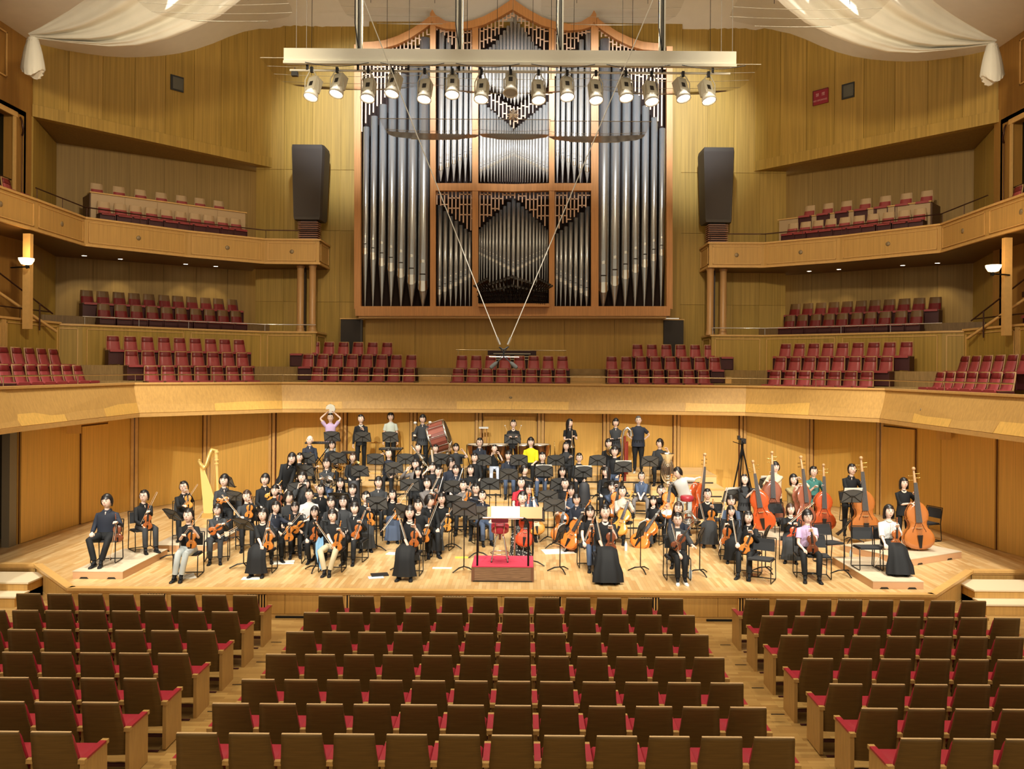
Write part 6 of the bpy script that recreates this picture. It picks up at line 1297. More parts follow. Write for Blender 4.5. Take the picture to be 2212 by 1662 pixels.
# --- percussion, back row
PP(714, 903, 'man in a lilac T-shirt holding a tambourine over his head', pose='stand', top='lilac', sleeve='short', hair='crop', low='pgrey', rh=(-0.13, -0.02, 1.76), lh=(0.13, -0.02, 1.76), glasses=True)
PP(780, 906, 'woman in black standing with a triangle', pose='stand', hair='tied', lh=(0.10, -0.22, 1.30), vneck=True)
PP(844, 901, 'young man in a pale T-shirt standing behind a stand', pose='stand', top='mint', sleeve='short', hair='bowl', low='black')
PP(913, 906, 'man in dark shirt standing with two fluffy mallets', pose='stand', top='char', collar=True, hair='bowl', rh=(-0.24, -0.22, 1.14), lh=(0.24, -0.22, 1.14), sleeve='half')
PP(1109, 917, 'timpanist woman in black raising two sticks', pose='stand', sleeve='half', hair='tied', rh=(-0.13, -0.24, 1.20), lh=(0.13, -0.24, 1.20), skirt=False, vneck=True)
PP(1231, 915, 'woman in a black polo turning right with a trombone', pose='stand', sleeve='short', hair='long', look=0.9, collar=True, rh=(-0.05, -0.26, 1.12), lh=(0.14, -0.26, 1.20), skirt=False)
PP(1330, 914, 'man in black with folded arms standing at the rear right', pose='stand', hair='bowl', collar=True, rh=(0.10, -0.20, 1.14), lh=(-0.10, -0.20, 1.12), top='char')
PP(1379, 909, 'older man in a black T-shirt standing at the rear right', pose='stand', sleeve='short', hair='crop', hm=HAIRG, glasses=True, bulk=1.22, rh=(-0.16, 0.12, 1.0), lh=(0.16, 0.12, 1.0), top='navy', shoes='pale')
# --- winds, centre
PP(1036, 957, 'man with glasses in a dark shirt before the timpani, left', glasses=True, hair='short', top='navy', collar=True)
PP(1068, 970, 'man in pale shorts holding a trumpet before the timpani', hair='crop', sleeve='half', low='blueW', rh=(-0.10, -0.28, 1.0), lh=(0.16, -0.26, 1.02))
PP(1147, 956, 'man in a bright yellow T-shirt before the timpani', top='yellow', sleeve='half', hair='bowl', low='black', bulk=1.15)
PP(1098, 985, 'young man in a navy shirt seated at the middle of the tiers', hair='bowl', top='navy', collar=True, low='denim')
PP(1172, 988, 'smiling woman with a flute in the middle of the tiers', hair='tied', low='denim', collar=True)
PP(1223, 965, 'woman in a dark green shirt with folded arms', hair='long', top='char', rh=(0.10, -0.24, 0.86), lh=(-0.10, -0.24, 0.84), bulk=1.1)
PP(1251, 990, 'woman with glasses holding a thin clarinet, right of centre', glasses=True, hair='tied')
PP(1025, 990, 'laughing woman with tied hair in a black shirt', hair='tied')
PP(1315, 959, 'man in a black jacket with a horn, rear right', hair='bowl')
PP(1328, 976, 'man with glasses playing a bassoon, rear right', hair='bowl', glasses=True, low='denim')
PP(1425, 959, 'man in a charcoal T-shirt with a tuba looking left', top='char', sleeve='short', hair='bowl', look=-0.8, lh=(0.25, -0.2, 1.0))
PP(1133, 1016, 'man in black looking right above the red T-shirt', hair='bowl', look=0.9)
PP(1215, 1020, 'woman with fringe and black blouse before the folded arms', hair='bang')
PP(1309, 1020, 'long haired woman in black turned to the left', hair='bang', look=-1.0, glasses=False)
PP(1386, 1030, 'man with glasses in a dark patterned shirt, hands between his knees', top='denim', low='grey', sleeve='half', hair='short', glasses=True, collar=True, rh=(-0.03, -0.42, 0.62), lh=(0.03, -0.42, 0.62), legs=(0.2, 0.2, 0, 0))
# --- cellos and right of the podium
PP(1126, 1044, 'man in a red T-shirt behind the cellos', top='redT', sleeve='short', hair='short')
PP(1143, 1059, 'woman with glasses and a grey shirt playing a golden cello', top='denim', hair='bob', glasses=True, inst=V('cello', 'gold', 1161, 1156, 1151, 1068), il='golden yellow cello behind the red one', sleeve='short')
PP(1129, 1077, 'smiling woman in a flowered skirt with a red cello', top='black', hair='tied', skirt=True, low='flower', inst=V('cello', 'red', 1131, 1182, 1143, 1070), il='bright red cello right of the podium', dy=0.75, z=0, Y=18.6)
PP(1221, 1046, 'woman in a black jacket before the right hand stands', hair='tied')
PP(1234, 1061, 'woman in dark blue with a cello behind the orange one', top='denim', hair='bang', sleeve='half', inst=V('cello', 'cello', 1205, 1170, 1226, 1064), il='orange cello half hidden behind the stand, right of podium')
PP(1246, 1080, 'young man in a navy shirt with a large orange cello', vf=1196, top='navy', collar=True, hair='bowl', inst=V('cello', 'cello', 1222, 1185, 1277, 1082), il='large orange cello leaning right, nearest the podium', rz=-0.3, tw=-0.3)
PP(1274, 1107, 'woman in blue jeans and black T-shirt at the front', vf=1240, top='black', sleeve='short', low='denim', hair='bang', rz=0.05, inst=V('viola', 'violin', 1275, 1182, 1281, 1122), il='dark red viola of the woman in blue jeans', bow=(1260, 1174, 1286, 1108), bl='bow of the woman in blue jeans', legs=(0.07, 0.06, 0, 0))
PP(1307, 1107, 'woman in a floor length black dress right of the podium', vf=1262, gown=True, skirt=True, sleeve='half', hair='tied', vneck=True, rz=0.0, inst=V('viola', 'dark', 1318, 1194, 1321, 1120), il='dark viola of the woman in the floor length dress', bow=(1304, 1190, 1290, 1122), bl='bow of the woman in the floor length dress')
PP(1322, 1053, 'man in a denim jacket over white with a cello', top='denim', jacket='white', hair='bowl', inst=V('cello', 'cello', 1326, 1118, 1336, 1056), il='orange cello held by the man in a denim jacket')
PP(1345, 1063, 'man in a pale green shirt with a golden cello', top='pale', sleeve='half', hair='short', inst=V('cello', 'gold', 1333, 1156, 1366, 1066), il='golden cello leaning before the man in pale green', rz=-0.3, tw=-0.25, vf=1180)
PP(1428, 1061, 'woman in a black blouse behind an upright orange cello', hair='tied', inst=V('cello', 'cello', 1438, 1120, 1447, 1054), il='orange cello of the woman in a black blouse at right')
PP(1412, 1087, 'woman in a long dark skirt with a cello slanting right', vf=1186, skirt=True, low='char', hair='bang', inst=V('cello', 'cello', 1373, 1185, 1441, 1086), il='orange cello slanting across the woman in a long dark skirt', rz=-0.55, tw=-0.35)
# --- right: violas and violins
PP(1463, 1123, 'woman in white shoes giving a peace sign at the stage edge', vf=1268, top='char', jacket='white', sleeve='half', hair='tied', glasses=True, shoes='white', rz=0.0, inst=V('viola', 'dark', 1455, 1188, 1492, 1134), il='dark viola of the woman in white shoes', bow=(1469, 1202, 1452, 1132), bl='bow of the woman in white shoes', lh=(0.26, -0.40, 0.72), hand=(0, 1), legs=(0.08, 0.07, 0, 0))
PP(1465, 1099, 'woman with glasses and wavy hair behind the white shoes', glasses=True, hair='long', hm=HAIRB, top='navy')
PP(1528, 1069, 'woman in a black V-neck dress with an orange violin', vf=1186, skirt=True, low='char', hair='tied', vneck=True, inst=V('violin', 'amber', 1534, 1136, 1540, 1078), il='orange violin of the woman in a V-neck dress', bow=(1525, 1135, 1508, 1067), bl='bow of the woman in a V-neck dress')
PP(1579, 1083, 'man with his face lowered behind the viola players', hair='bowl', top='denim')
place_bow(W(1556, 1125, 18.2), W(1569, 1062, 18.3), 'long bow rising before the face lowered man')
PP(1579, 1105, 'woman in a flowing black dress laughing behind her viola', vf=1222, skirt=True, hair='bang', inst=V('viola', 'violin', 1568, 1180, 1573, 1112), il='brown viola of the laughing woman', bow=(1552, 1192, 1566, 1130), bl='bow of the laughing viola player', hm=HAIRM)
PP(1617, 1119, 'woman in a puffy black blouse and skirt at the right front', vf=1258, skirt=False, low='black', hair='long', rz=-0.45, collar=True, inst=V('viola', 'amber', 1604, 1196, 1632, 1132), il='orange brown viola of the woman in a puffy blouse', bow=(1593, 1180, 1582, 1115), bl='bow of the woman in a puffy blouse')
PP(1708, 1101, 'fair haired woman in black holding up a red violin', vf=1222, skirt=True, low='char', hair='bob', hm=HAIRB, rz=-0.3, inst=V('violin', 'red', 1706, 1172, 1725, 1116), il='red violin of the fair haired woman', bow=(1701, 1133, 1757, 1085), bl='bow pointing right above the lilac T-shirt')
PP(1744, 1117, 'man in a lilac T-shirt seated at the right front', vf=1262, top='lilac', sleeve='short', hair='bowl', collar=False, glasses=True, rz=-0.15, inst=V('viola', 'dark', 1756, 1197, 1750, 1128), il='dark viola of the seated man in a lilac T-shirt', legs=(0.15, 0.13, 0.05, 0))
PP(1919, 1106, 'woman in white top and sheer black skirt at the far right', vf=1246, z=0.15, gown=True, top='white', sleeve='half', skirt=True, hair='bob', rz=-0.05, inst=V('violin', 'violin', 1935, 1185, 1937, 1118), il='reddish violin of the woman in the white top', bow=(1913, 1176, 1888, 1223), bl='bow pointing down beside the sheer black skirt')
# --- double basses
PP(1480, 1012, 'man in a white shirt with black stripes bending over a bass', pose='stand', z=0, Y=21.2, top='white', sleeve='half', hair='short', side=-0.35, bend=0.35, head=(-0.9, 0, 0.3), low='pgrey', inst=V('bass', 'bassred', 1499, 1133, 1516, 978), il='red orange double bass, first from the left', tw=0.9, dy=-0.2)
PP(1608, 1037, 'woman in grey looking up beside the second bass', pose='stand', z=0.0, Y=20.4, top='char', sleeve='half', hair='long', head=(0.1, 0, -0.5), inst=V('bass', 'bassred', 1651, 1146, 1626, 994), il='orange double bass, second from the left', tw=-0.25)
PP(1675, 1010, 'player in a beige top behind the dull brown bass', pose='stand', z=0.0, Y=22.0, top='cream', sleeve='half', hair='bowl', inst=V('bass', 'bassdull', 1668, 1126, 1666, 975), il='dull reddish double bass, third from the left')
PP(1714, 1037, 'player in a khaki T-shirt holding the fourth bass', pose='stand', z=0.0, Y=20.2, top='khaki', sleeve='half', hair='bob', low='beige', inst=V('bass', 'bassdull', 1738, 1136, 1726, 1003), il='dark shiny double bass, fourth from the left', tw=0.5)
PP(1757, 1020, 'man in a teal polo leaning on the fifth bass', pose='stand', z=0.0, Y=21.3, top='teal', sleeve='half', hair='short', collar=True, inst=V('bass', 'bassred', 1778, 1146, 1777, 1002), il='bright orange double bass, fifth from the left', rh=(-0.02, -0.24, 1.25))
PP(1835, 1015, 'man in a black polo leaning on the sixth bass', pose='stand', z=0.15, Y=20.5, top='black', sleeve='half', hair='short', collar=True, side=0.08, inst=V('bass', 'bass', 1869, 1160, 1857, 986), il='brown double bass, second from the right', rh=(0.04, -0.30, 1.15))
PP(1952, 1045, 'short haired woman in black beside the rightmost bass', pose='stand', z=0.15, Y=19.1, top='black', sleeve='half', hair='bob', inst=V('bass', 'bass', 1985, 1187, 1970, 1009), il='brown double bass at the far right', vneck=True, dy=0.3)
grow_bodies()
# ================================================================ music stands, podium and the other things on the stage
def MS(u, v, label, h=1.08, z=None, Y=None, rz=None, sheet=0, tilt=0.5, vb=None):
    if vb: p = G(u, vb, S + (z or 0)); Y = p.y
    x, y, fz, s = level(u, v, h, z, Y, 0.1); hh = max(0.7, min(1.45, h * s))
    if rz is None: rz = max(-0.5, min(0.5, (AX - x) * -0.02)) + random.uniform(-0.08, 0.08)
    return stand(x, y, fz, rz, hh, label, tilt=tilt, sheet=sheet)
for u, v, lb, kw in (
    (717, 943, 'music stand before the lilac T-shirt man with the tambourine', {}), (783, 944, 'music stand before the standing woman with the triangle', {}), (843, 944, 'music stand before the standing man in a pale T-shirt', {}), (907, 943, 'music stand before the man with fluffy mallets', {}), (1107, 948, 'music stand between the timpani in front of the timpanist', {}),
    (663, 990, 'music stand at the rear left before the close cropped man', {}), (730, 990, 'music stand before the horn player with bowl cut', {}), (659, 1017, 'music stand before the woman resting her arm, left rear', {}), (811, 992, 'music stand between the horns and the percussion', {}), (876, 992, 'music stand right of the peace sign over the horn', {}), (953, 992, 'music stand below the bass drum', {}), (777, 1018, 'music stand before the long brown haired horn player', {}), (851, 1011, 'music stand in front of the seated peace sign woman', {}),
    (642, 1056, 'music stand behind the white T-shirt man, left', {}), (885, 1048, 'music stand left of the tilted head violinist', {}), (979, 1051, 'music stand above the grey top violinist', {}), (732, 1072, 'nearly flat music stand before the curly fringe man', {'tilt': 1.1}), (976, 1084, 'music stand behind the wide dark skirt', {}), (814, 1087, 'music stand right of the pulled back hair violinist', {}),
    (1003, 1099, 'large music stand nearest the podium on the left', {'vb': 1235}), (1043, 994, 'music stand below the trumpet player in shorts', {}), (1121, 994, 'music stand left of the yellow T-shirt', {}), (1175, 1018, 'music stand with white music before the flute player', {'sheet': 1}), (1201, 995, 'music stand behind the flute player', {}), (1260, 1020, 'music stand with white music right of the centre tiers', {'sheet': 1}), (1291, 995, 'music stand before the horn, rear right', {}), (1346, 1009, 'music stand with white music before the bassoon', {'sheet': 1}), (1404, 997, 'music stand before the tuba player', {}),
    (1099, 1025, 'music stand before the navy shirt man at the middle', {}), (1058, 1046, 'music stand left of the red T-shirt', {}), (1184, 1073, 'music stand right of the golden cello, rear one', {}), (1197, 1092, 'large music stand right of the golden cello, front one', {'vb': 1183}), (1034, 1109, 'music stand behind the podium rail, left part', {'Y': 18.5, 'z': 0}), (1151, 1112, 'music stand behind the podium rail, right part', {'Y': 17.7, 'z': 0}), (1210, 1046, 'music stand behind the black jacket woman', {}), (1325, 1047, 'music stand turned flat before the long haired woman', {'tilt': 1.0}), (1463, 1058, 'music stand before the bending man at the basses', {'sheet': 1, 'rz': 0.2}),
    (1581, 1071, 'music stand with white music before the second bass', {'sheet': 2, 'rz': 0.35}), (1658, 1044, 'music stand with white music before the third bass', {'sheet': 2}), (1841, 1073, 'music stand with white music before the sixth bass', {'sheet': 2, 'z': 0.15, 'rz': 0.1}), (1825, 1139, 'empty music stand left of the white top violist, turned aside', {'vb': 1243, 'rz': 1.0, 'tilt': 0.7}),
    (372, 1112, 'music stand between the two left platforms, seen askew', {'rz': -0.6, 'tilt': 0.8, 'Y': 18.0, 'z': 0}), (509, 1072, 'music stand between the harp and the long haired woman', {'rz': -0.4, 'tilt': 0.8}), (493, 1040, 'music stand behind the head of the man by the harp', {'rz': -0.7}), (526, 1133, 'music stand left of the front woman in black dress', {'rz': -0.5, 'tilt': 0.8, 'vb': 1228}), (681, 1133, 'music stand turned sideways left of the beige trousers', {'rz': -1.25, 'vb': 1234, 'tilt': 0.5}), (872, 1106, 'music stand left of the front woman near the podium', {'rz': -0.7, 'vb': 1233}),
    (1211, 1152, 'music stand turned sideways with white music before the orange cello', {'rz': 1.2, 'vb': 1236, 'sheet': 1, 'tilt': 0.4}), (1385, 1145, 'music stand turned sideways right of the floor length dress', {'rz': 1.1, 'vb': 1236, 'sheet': 1, 'tilt': 0.4}), (1513, 1158, 'music stand turned sideways right of the white shoes', {'rz': 1.15, 'vb': 1242, 'tilt': 0.4}), (1655, 1152, 'music stand turned sideways behind the puffy blouse', {'rz': 1.1, 'vb': 1236, 'tilt': 0.5})):
    MS(u, v, lb, **kw)
# --- podium, rail, stool, conductor's desk
p0, p1 = G(1018, 1257, S), G(1153, 1258, S); pw = (p1.x - p0.x) / 2; pc = (p0.x + p1.x) / 2; py = p0.y
PWOOD = bpy.data.materials.new('podium_oak'); PWOOD.use_nodes = True; n, l = nodes(PWOOD); b = n['Principled BSDF']; b.inputs['Roughness'].default_value = 0.5
tc = n.new('ShaderNodeTexCoord'); mp = n.new('ShaderNodeMapping'); mp.inputs['Scale'].default_value = (1.2, 1.2, 9); wv = n.new('ShaderNodeTexWave'); wv.bands_direction = 'Z'; wv.inputs['Scale'].default_value = 1.6; wv.inputs['Distortion'].default_value = 7; wv.inputs['Detail'].default_value = 2; cr = n.new('ShaderNodeValToRGB'); cr.color_ramp.elements[0].color = (0.10, 0.055, 0.03, 1); cr.color_ramp.elements[1].color = (0.36, 0.22, 0.13, 1)
l.new(tc.outputs['Object'], mp.inputs[0]); l.new(mp.outputs[0], wv.inputs[0]); l.new(wv.outputs[0], cr.inputs[0]); l.new(cr.outputs[0], b.inputs['Base Color'])
pod = thing('conductor_podium', 'wooden conductor podium with red carpeted top at the stage front', 'podium', (pc, py + 0.5, S)); PH = 0.30
q = MB(); q.box((-pw + 0.06, -0.5, 0.01), (pw - 0.06, 0.45, PH - 0.015)); q.obj('box', PWOOD, pod)
for s_ in (-1, 1):
    q = MB(); q.box((min(s_ * pw, s_ * (pw - 0.06)), -0.51, 0.0), (max(s_ * pw, s_ * (pw - 0.06)), 0.46, PH - 0.015)); q.obj('end_board', mat('podium_side', (0.17, 0.08, 0.045), 0.5), pod)
q = MB(); q.box((-pw + 0.01, -0.505, PH - 0.015), (pw - 0.01, 0.455, PH)); q.obj('carpet', mat('podium_carpet', (0.55, 0.035, 0.085), 0.85), pod)
q = MB(); q.box((-pw + 0.03, -0.515, -0.0), (pw - 0.03, -0.50, 0.02)); q.obj('base_strip', BLACK, pod)
y0 = py + 0.06
a = W(1031, 1218, y0).x; b_ = W(1141, 1218, y0).x; zt = W(1088, 1119, y0 + 0.02).z; o = thing('podium_rail', 'black and chrome safety rail standing on the conductor podium', 'railing', ((a + b_) / 2, y0, S + PH + 0.0)); hw = (b_ - a) / 2; H = zt - S - PH
for s_ in (-1, 1):
    q = MB(); q.tube([(s_ * hw, 0, 0), (s_ * hw, 0, H - 0.12), (s_ * (hw - 0.035), 0, H - 0.03), (s_ * (hw - 0.10), 0, H)], 0.02, 8); q.obj('upright', BLKM, o)
q = MB(); q.tube([(-hw + 0.10, 0, H), (hw - 0.10, 0, H)], 0.02, 8); q.obj('top_bar', CHROME, o)
sx_, sy_ = W(1080, 1150, py + 0.48).x, py + 0.5; zs_ = lambda v: W(1080, v, sy_).z - S - PH
o = thing('conductor_stool', 'red padded conductor stool with chrome legs on the podium', 'stool', (sx_, sy_, S + PH)); ht, hb = zs_(1131), zs_(1151)
q = MB(); q.lathe([(0.15, hb), (0.175, hb + 0.02), (0.18, ht - 0.03), (0.16, ht), (0.08, ht + 0.012)], 18); q.obj('seat', mat('stool_red', (0.42, 0.03, 0.05), 0.35), o)
q = MB(); q.loft([[(-0.17, y, z) for y, z in ((-0.02, 0), (0.03, 0), (0.03, 0.10), (-0.02, 0.10))], [(0.0, y - 0.05, z) for y, z in ((-0.02, 0), (0.03, 0), (0.03, 0.10), (-0.02, 0.10))], [(0.17, y, z) for y, z in ((-0.02, 0), (0.03, 0), (0.03, 0.10), (-0.02, 0.10))]], 0, False, True, M=TR((0, -0.17, zs_(1128) + 0.02))); q.obj('backrest', mat('stool_dark_red', (0.12, 0.012, 0.02), 0.4), o)
for s_ in (-1, 1):
    q = MB(); q.tube([(s_ * 0.09, -0.20, zs_(1128) + 0.06), (s_ * 0.09, -0.21, ht), (s_ * 0.08, -0.19, hb - 0.02), (s_ * 0.04, -0.05, hb - 0.03)], 0.010, 6); q.obj('back_support', CHROME, o)
q = MB(); q.lathe([(0.03, hb - 0.14), (0.03, hb)], 10); q.obj('column', CHROME, o)
for i in range(4):
    t = pi / 4 + i * pi / 2; q = MB(); q.tube([(0.07 * cos(t), 0.07 * sin(t), hb - 0.05), (0.12 * cos(t), 0.12 * sin(t), hb - 0.12), (0.23 * cos(t), 0.23 * sin(t), 0.012)], 0.013, 6); q.ball((0.23 * cos(t), 0.23 * sin(t), 0.014), (0.02, 0.02, 0.014), 6, 4, 1); q.obj('leg', (CHROME, BLACK), o)
q = MB(); q.tube([(0.185 * cos(t), 0.185 * sin(t), 0.16) for t in [k * pi / 8 for k in range(17)]], 0.010, 5); q.obj('foot_ring', CHROME, o)
o = thing('conductor_desk', 'wide wooden conductor desk behind the podium rail', 'music stand', (W(1112, 1107, 17.6).x, 17.6, S)); zz = W(1112, 1108, 17.6).z - S
q = MB(); q.box((-0.58, -0.02, -0.12), (0.58, 0.0, 0.12), 0, TR((0, 0, zz), 0, -0.25)); q.box((-0.58, 0.0, -0.12), (0.58, 0.07, -0.105), 0, TR((0, 0, zz), 0, -0.25)); q.obj('desk', mat('desk_pale_wood', (0.66, 0.36, 0.16), 0.4), o)
q = MB(); q.tube([(0, 0.02, 0.02), (0, 0.02, zz - 0.05)], 0.02, 8); q.obj('pole', CHROME, o)
for i in range(3):
    t = i * 2.1; q = MB(); q.tube([(0, 0.02, 0.08), (0.3 * cos(t), 0.3 * sin(t), 0.015)], 0.014, 5); q.obj('foot', CHROME, o)
q = MB(); q.box((-0.30, -0.01, -0.13), (0.30, 0.0, 0.14)); sc_ = q.obj('open_score', mat('paper', (0.85, 0.84, 0.78), 0.8), label='open white score standing on the conductor desk', cat='sheet music'); sc_.matrix_world = TR((W(1092, 1105, 17.55).x, 17.55, S + zz), 0, -0.25)
# --- harp
o = thing('harp', 'golden concert harp standing at the rear left', 'harp', G(450, 1118, S)); hp = Vector(o.location); Yh = hp.y
GOLD = mat('harp_gold', (0.72, 0.50, 0.16), 0.3, 0.4); HWOOD = mat('harp_board', (0.88, 0.62, 0.22), 0.4)
L3 = lambda u, v, dy=0.0: W(u, v, Yh + dy) - hp
col = [L3(472, 1100, 0.25), L3(470, 1050, 0.25), L3(468, 1000, 0.25)]
q = MB(); q.tube([col[0], col[0].lerp(col[2], .05), col[1], col[2], L3(467, 972, 0.25)], [0.075, 0.055, 0.042, 0.045, 0.055], 12)
for v in (995, 1003, 978): c = L3(468, v, 0.25); q.tube([c, c + Vector((0, 0, 0.03))], 0.068, 12)
q.obj('column', HWOOD, o)
q = MB(); q.tube([L3(466, 975, 0.25), L3(457, 972, 0.2), L3(452, 984, 0.1), L3(446, 1006, 0.05), L3(440, 1012, 0), L3(433, 1003, 0), L3(430, 996, 0), L3(431, 993, -0.02)], [0.055, 0.055, 0.06, 0.065, 0.07, 0.06, 0.05, 0.03], 8); q.obj('neck', GOLD, o)
q = MB(); q.loft([[L3(431, 998, -0.02), L3(437, 1003, -0.02), L3(437, 1003, 0.14), L3(431, 998, 0.14)], [L3(435, 1050, -0.05), L3(455, 1050, -0.05), L3(455, 1050, 0.18), L3(435, 1050, 0.18)], [L3(440, 1112, -0.1), L3(472, 1106, -0.1), L3(472, 1106, 0.22), L3(440, 1112, 0.22)]], 0, False); q.obj('soundboard', HWOOD, o)
q = MB(); q.box((-0.14, -0.12, 0.0), (0.30, 0.30, 0.13)); q.obj('base', GOLD, o)
q = MB()
for i in range(14):
    t = i / 13; a = L3(433 + 33 * t, 1006 - 22 * t, 0.05 + 0.15 * t); b = L3(438 + 22 * t, 1040 + 60 * t, 0.05); q.tube([a, b], 0.0025, 3)
s_ = q.obj('strings', mat('harp_string', (0.7, 0.6, 0.4), 0.4), o); s_['kind'] = 'stuff'
# --- timpani
KET = mat('copper_kettle', (0.48, 0.24, 0.12), 0.3, 1.0); SKN = mat('drum_skin', (0.80, 0.74, 0.62), 0.5)
for i, u in enumerate((1037, 1080, 1131, 1166)):
    p = W(u, 960, 25.95 - 0.25 * (i in (1, 2))); y = p.y; zf = S + 1.0; H = p.z - zf; R = [0.40, 0.36, 0.34, 0.32][i]; o = thing('timpani', 'copper timpani drum, %s from the left, before the timpanist' % ORD[i], 'timpani', (p.x, y, zf), 0, 'timpani')
    q = MB(); q.lathe([(0.08, H - 0.50), (R * 0.55, H - 0.46), (R * 0.85, H - 0.32), (R * 0.97, H - 0.12), (R, H - 0.02)], 20); q.obj('kettle', KET, o)
    q = MB(); q.lathe([(R * 1.03, H - 0.03), (R * 1.04, H), (R * 1.0, H + 0.004)], 20, caps=False); q.obj('rim', CHROME, o)
    q = MB(); q.lathe([(R, H - 0.004), (R * 0.5, H + 0.001)], 20); q.obj('drum_head', SKN, o)
    for k in range(6):
        t = k * pi / 3; q = MB(); q.tube([(R * 1.03 * cos(t), R * 1.03 * sin(t), H - 0.02), (R * 1.02 * cos(t), R * 1.02 * sin(t), H - 0.3), (R * 0.7 * cos(t), R * 0.7 * sin(t), 0.02)], 0.014, 5); q.obj('strut', BLKM, o)
# --- bass drum, tipped on its stand, seen from the side
c = W(949, 944, 25.9); o = thing('bass_drum', 'large red brown bass drum tilted on its stand, rear row', 'drum', (c.x, c.y, S + 1.0)); zc = c.z - S - 1.0
M = TR((0, 0, zc), 0, 0, radians(90 - 18)); R, D = 0.47, 0.27
n_ = 20
for k in range(n_):
    t0, t1 = 2 * pi * k / n_, 2 * pi * (k + 0.96) / n_; q = MB(); q.add([(r * cos(t), r * sin(t), z) for z in (-D, D) for (r, t) in ((R, t0), (R, t1), (R - 0.02, t1), (R - 0.02, t0))], [(0, 1, 5, 4), (3, 7, 6, 2), (0, 3, 2, 1), (4, 5, 6, 7)], 0, False, M)
    q.obj('stave', mat('drum_redwood', (0.26, 0.07, 0.05), 0.35), o) if k % 2 == 0 else q.obj('stave', mat('drum_redwood2', (0.33, 0.10, 0.07), 0.35), o)
for z in (-D, D):
    q = MB(); q.lathe([(R + 0.025, z - 0.03), (R + 0.03, z), (R + 0.025, z + 0.03), (R - 0.01, z + 0.03), (R - 0.01, z - 0.03), (R + 0.025, z - 0.03)], 24, M=M, caps=False); q.obj('hoop', CHROME, o)
    q = MB(); q.lathe([(R - 0.01, z * 1.08 - 0.002), (0.1, z * 1.085)], 24, M=M); q.obj('drum_head', SKN if z < 0 else mat('dark_skin', (0.05, 0.045, 0.04), 0.5), o)
for k in range(10):
    t = 2 * pi * k / 10 + 0.2; q = MB(); q.tube([((R + 0.03) * cos(t), (R + 0.03) * sin(t), z) for z in (-D, D)], 0.012, 5, M=M); q.obj('tension_rod', CHROME, o)
for s_ in (-1, 1):
    q = MB(); q.tube([(s_ * 0.30, 0.1, 0.0), (s_ * 0.36, 0, zc * 0.5), (s_ * 0.2, 0, zc - 0.05)], 0.018, 6); q.tube([(s_ * 0.30, -0.35, 0.015), (s_ * 0.30, 0.35, 0.015)], 0.018, 6); q.obj('stand_leg', BLKM, o)
# --- keyboard percussion and small drums
for (u, v, wd, lb) in ((690, 955, 0.8, 'black keyboard glockenspiel on a trestle before the lilac T-shirt'), (758, 976, 0.55, 'small black percussion table before the triangle player'), (845, 968, 0.7, 'black percussion table with a drum before the pale T-shirt')):
    p = W(u, v, 25.75); zf = S + (1.0); H = p.z - zf; o = thing('percussion_table', lb, 'percussion', (p.x, p.y, zf), 0, None)
    q = MB(); q.box((-wd / 2, -0.2, H - 0.05), (wd / 2, 0.2, H)); q.obj('bed', BLACK, o)
    for k in range(12):
        x = -wd / 2 + wd * (k + 0.15) / 12; q = MB(); q.box((x, -0.17 + 0.008 * k, H), (x + wd / 12 * 0.7, 0.17 - 0.008 * k, H + 0.012)); q.obj('key', mat('steel_bar', (0.25, 0.24, 0.22), 0.3, 0.8), o)
    for s_ in (-1, 1):
        q = MB(); q.tube([(s_ * wd * 0.45, 0, H - 0.05), (-s_ * wd * 0.3, 0.0, 0.015)], 0.016, 5); q.obj('leg', BLKM, o)
o = thing('cymbal', 'golden cymbal on a thin stand in the percussion row', 'cymbal', W(812, 956, 25.6)); zf = S + 1.0 - o.location.z
q = MB(); q.lathe([(0.22, -0.012), (0.06, 0.004), (0.03, 0.03), (0.005, 0.032)], 20); q.obj('disc', mat('brass', (0.6, 0.4, 0.12), 0.25, 1.0), o)
q = MB(); q.tube([(0, 0, 0), (0, 0, zf)], 0.008, 5); q.obj('pole', CHROME, o)
o = thing('mallet_rack', 'narrow stand with a white cloth top left of the timpanist', 'stand', (W(1045, 930, 26.8).x, 26.8, S + 1.0)); zt = W(1045, 926, 26.8).z - S - 1.0
q = MB(); q.box((-0.15, -0.1, zt), (0.15, 0.1, zt + 0.05)); q.obj('cloth', cm('white'), o)
for s_ in (-0.09, 0, 0.09):
    q = MB(); q.tube([(s_, 0, 0), (s_, 0, zt)], 0.022, 8); q.obj('tube', mat('tube_orange', (0.75, 0.45, 0.2), 0.3, 0.6), o)
# held things of the back row
c = W(714, 884, 26.25); o = thing('tambourine', 'white round tambourine held above the head of the lilac T-shirt man', 'tambourine', c)
q = MB(); q.lathe([(0.148, -0.025), (0.152, 0.02), (0.14, 0.026), (0.05, 0.026)], 20, M=TR((0, 0, 0), 0, pi / 2)); q.obj('drum_head', mat('tambourine_skin', (0.86, 0.86, 0.74), 0.6), o)
for k in range(8):
    t = k * pi / 4; q = MB(); q.lathe([(0.02, 0), (0.02, 0.004)], 8, M=TR((0.15 * cos(t), 0.0, 0.15 * sin(t)), 0, pi / 2 + 0.2)); q.obj('jingle', CHROME, o)
a, b, c = W(777, 931, 25.9), W(792, 932, 25.9), W(786, 919, 25.9); q = MB(); q.tube([a, b, c, a.lerp(c, .1)], 0.010, 6); q.tube([c, W(789, 915, 25.9)], 0.004, 4); q.obj('triangle', CHROME, label='steel triangle held by the standing woman in black', cat='triangle')
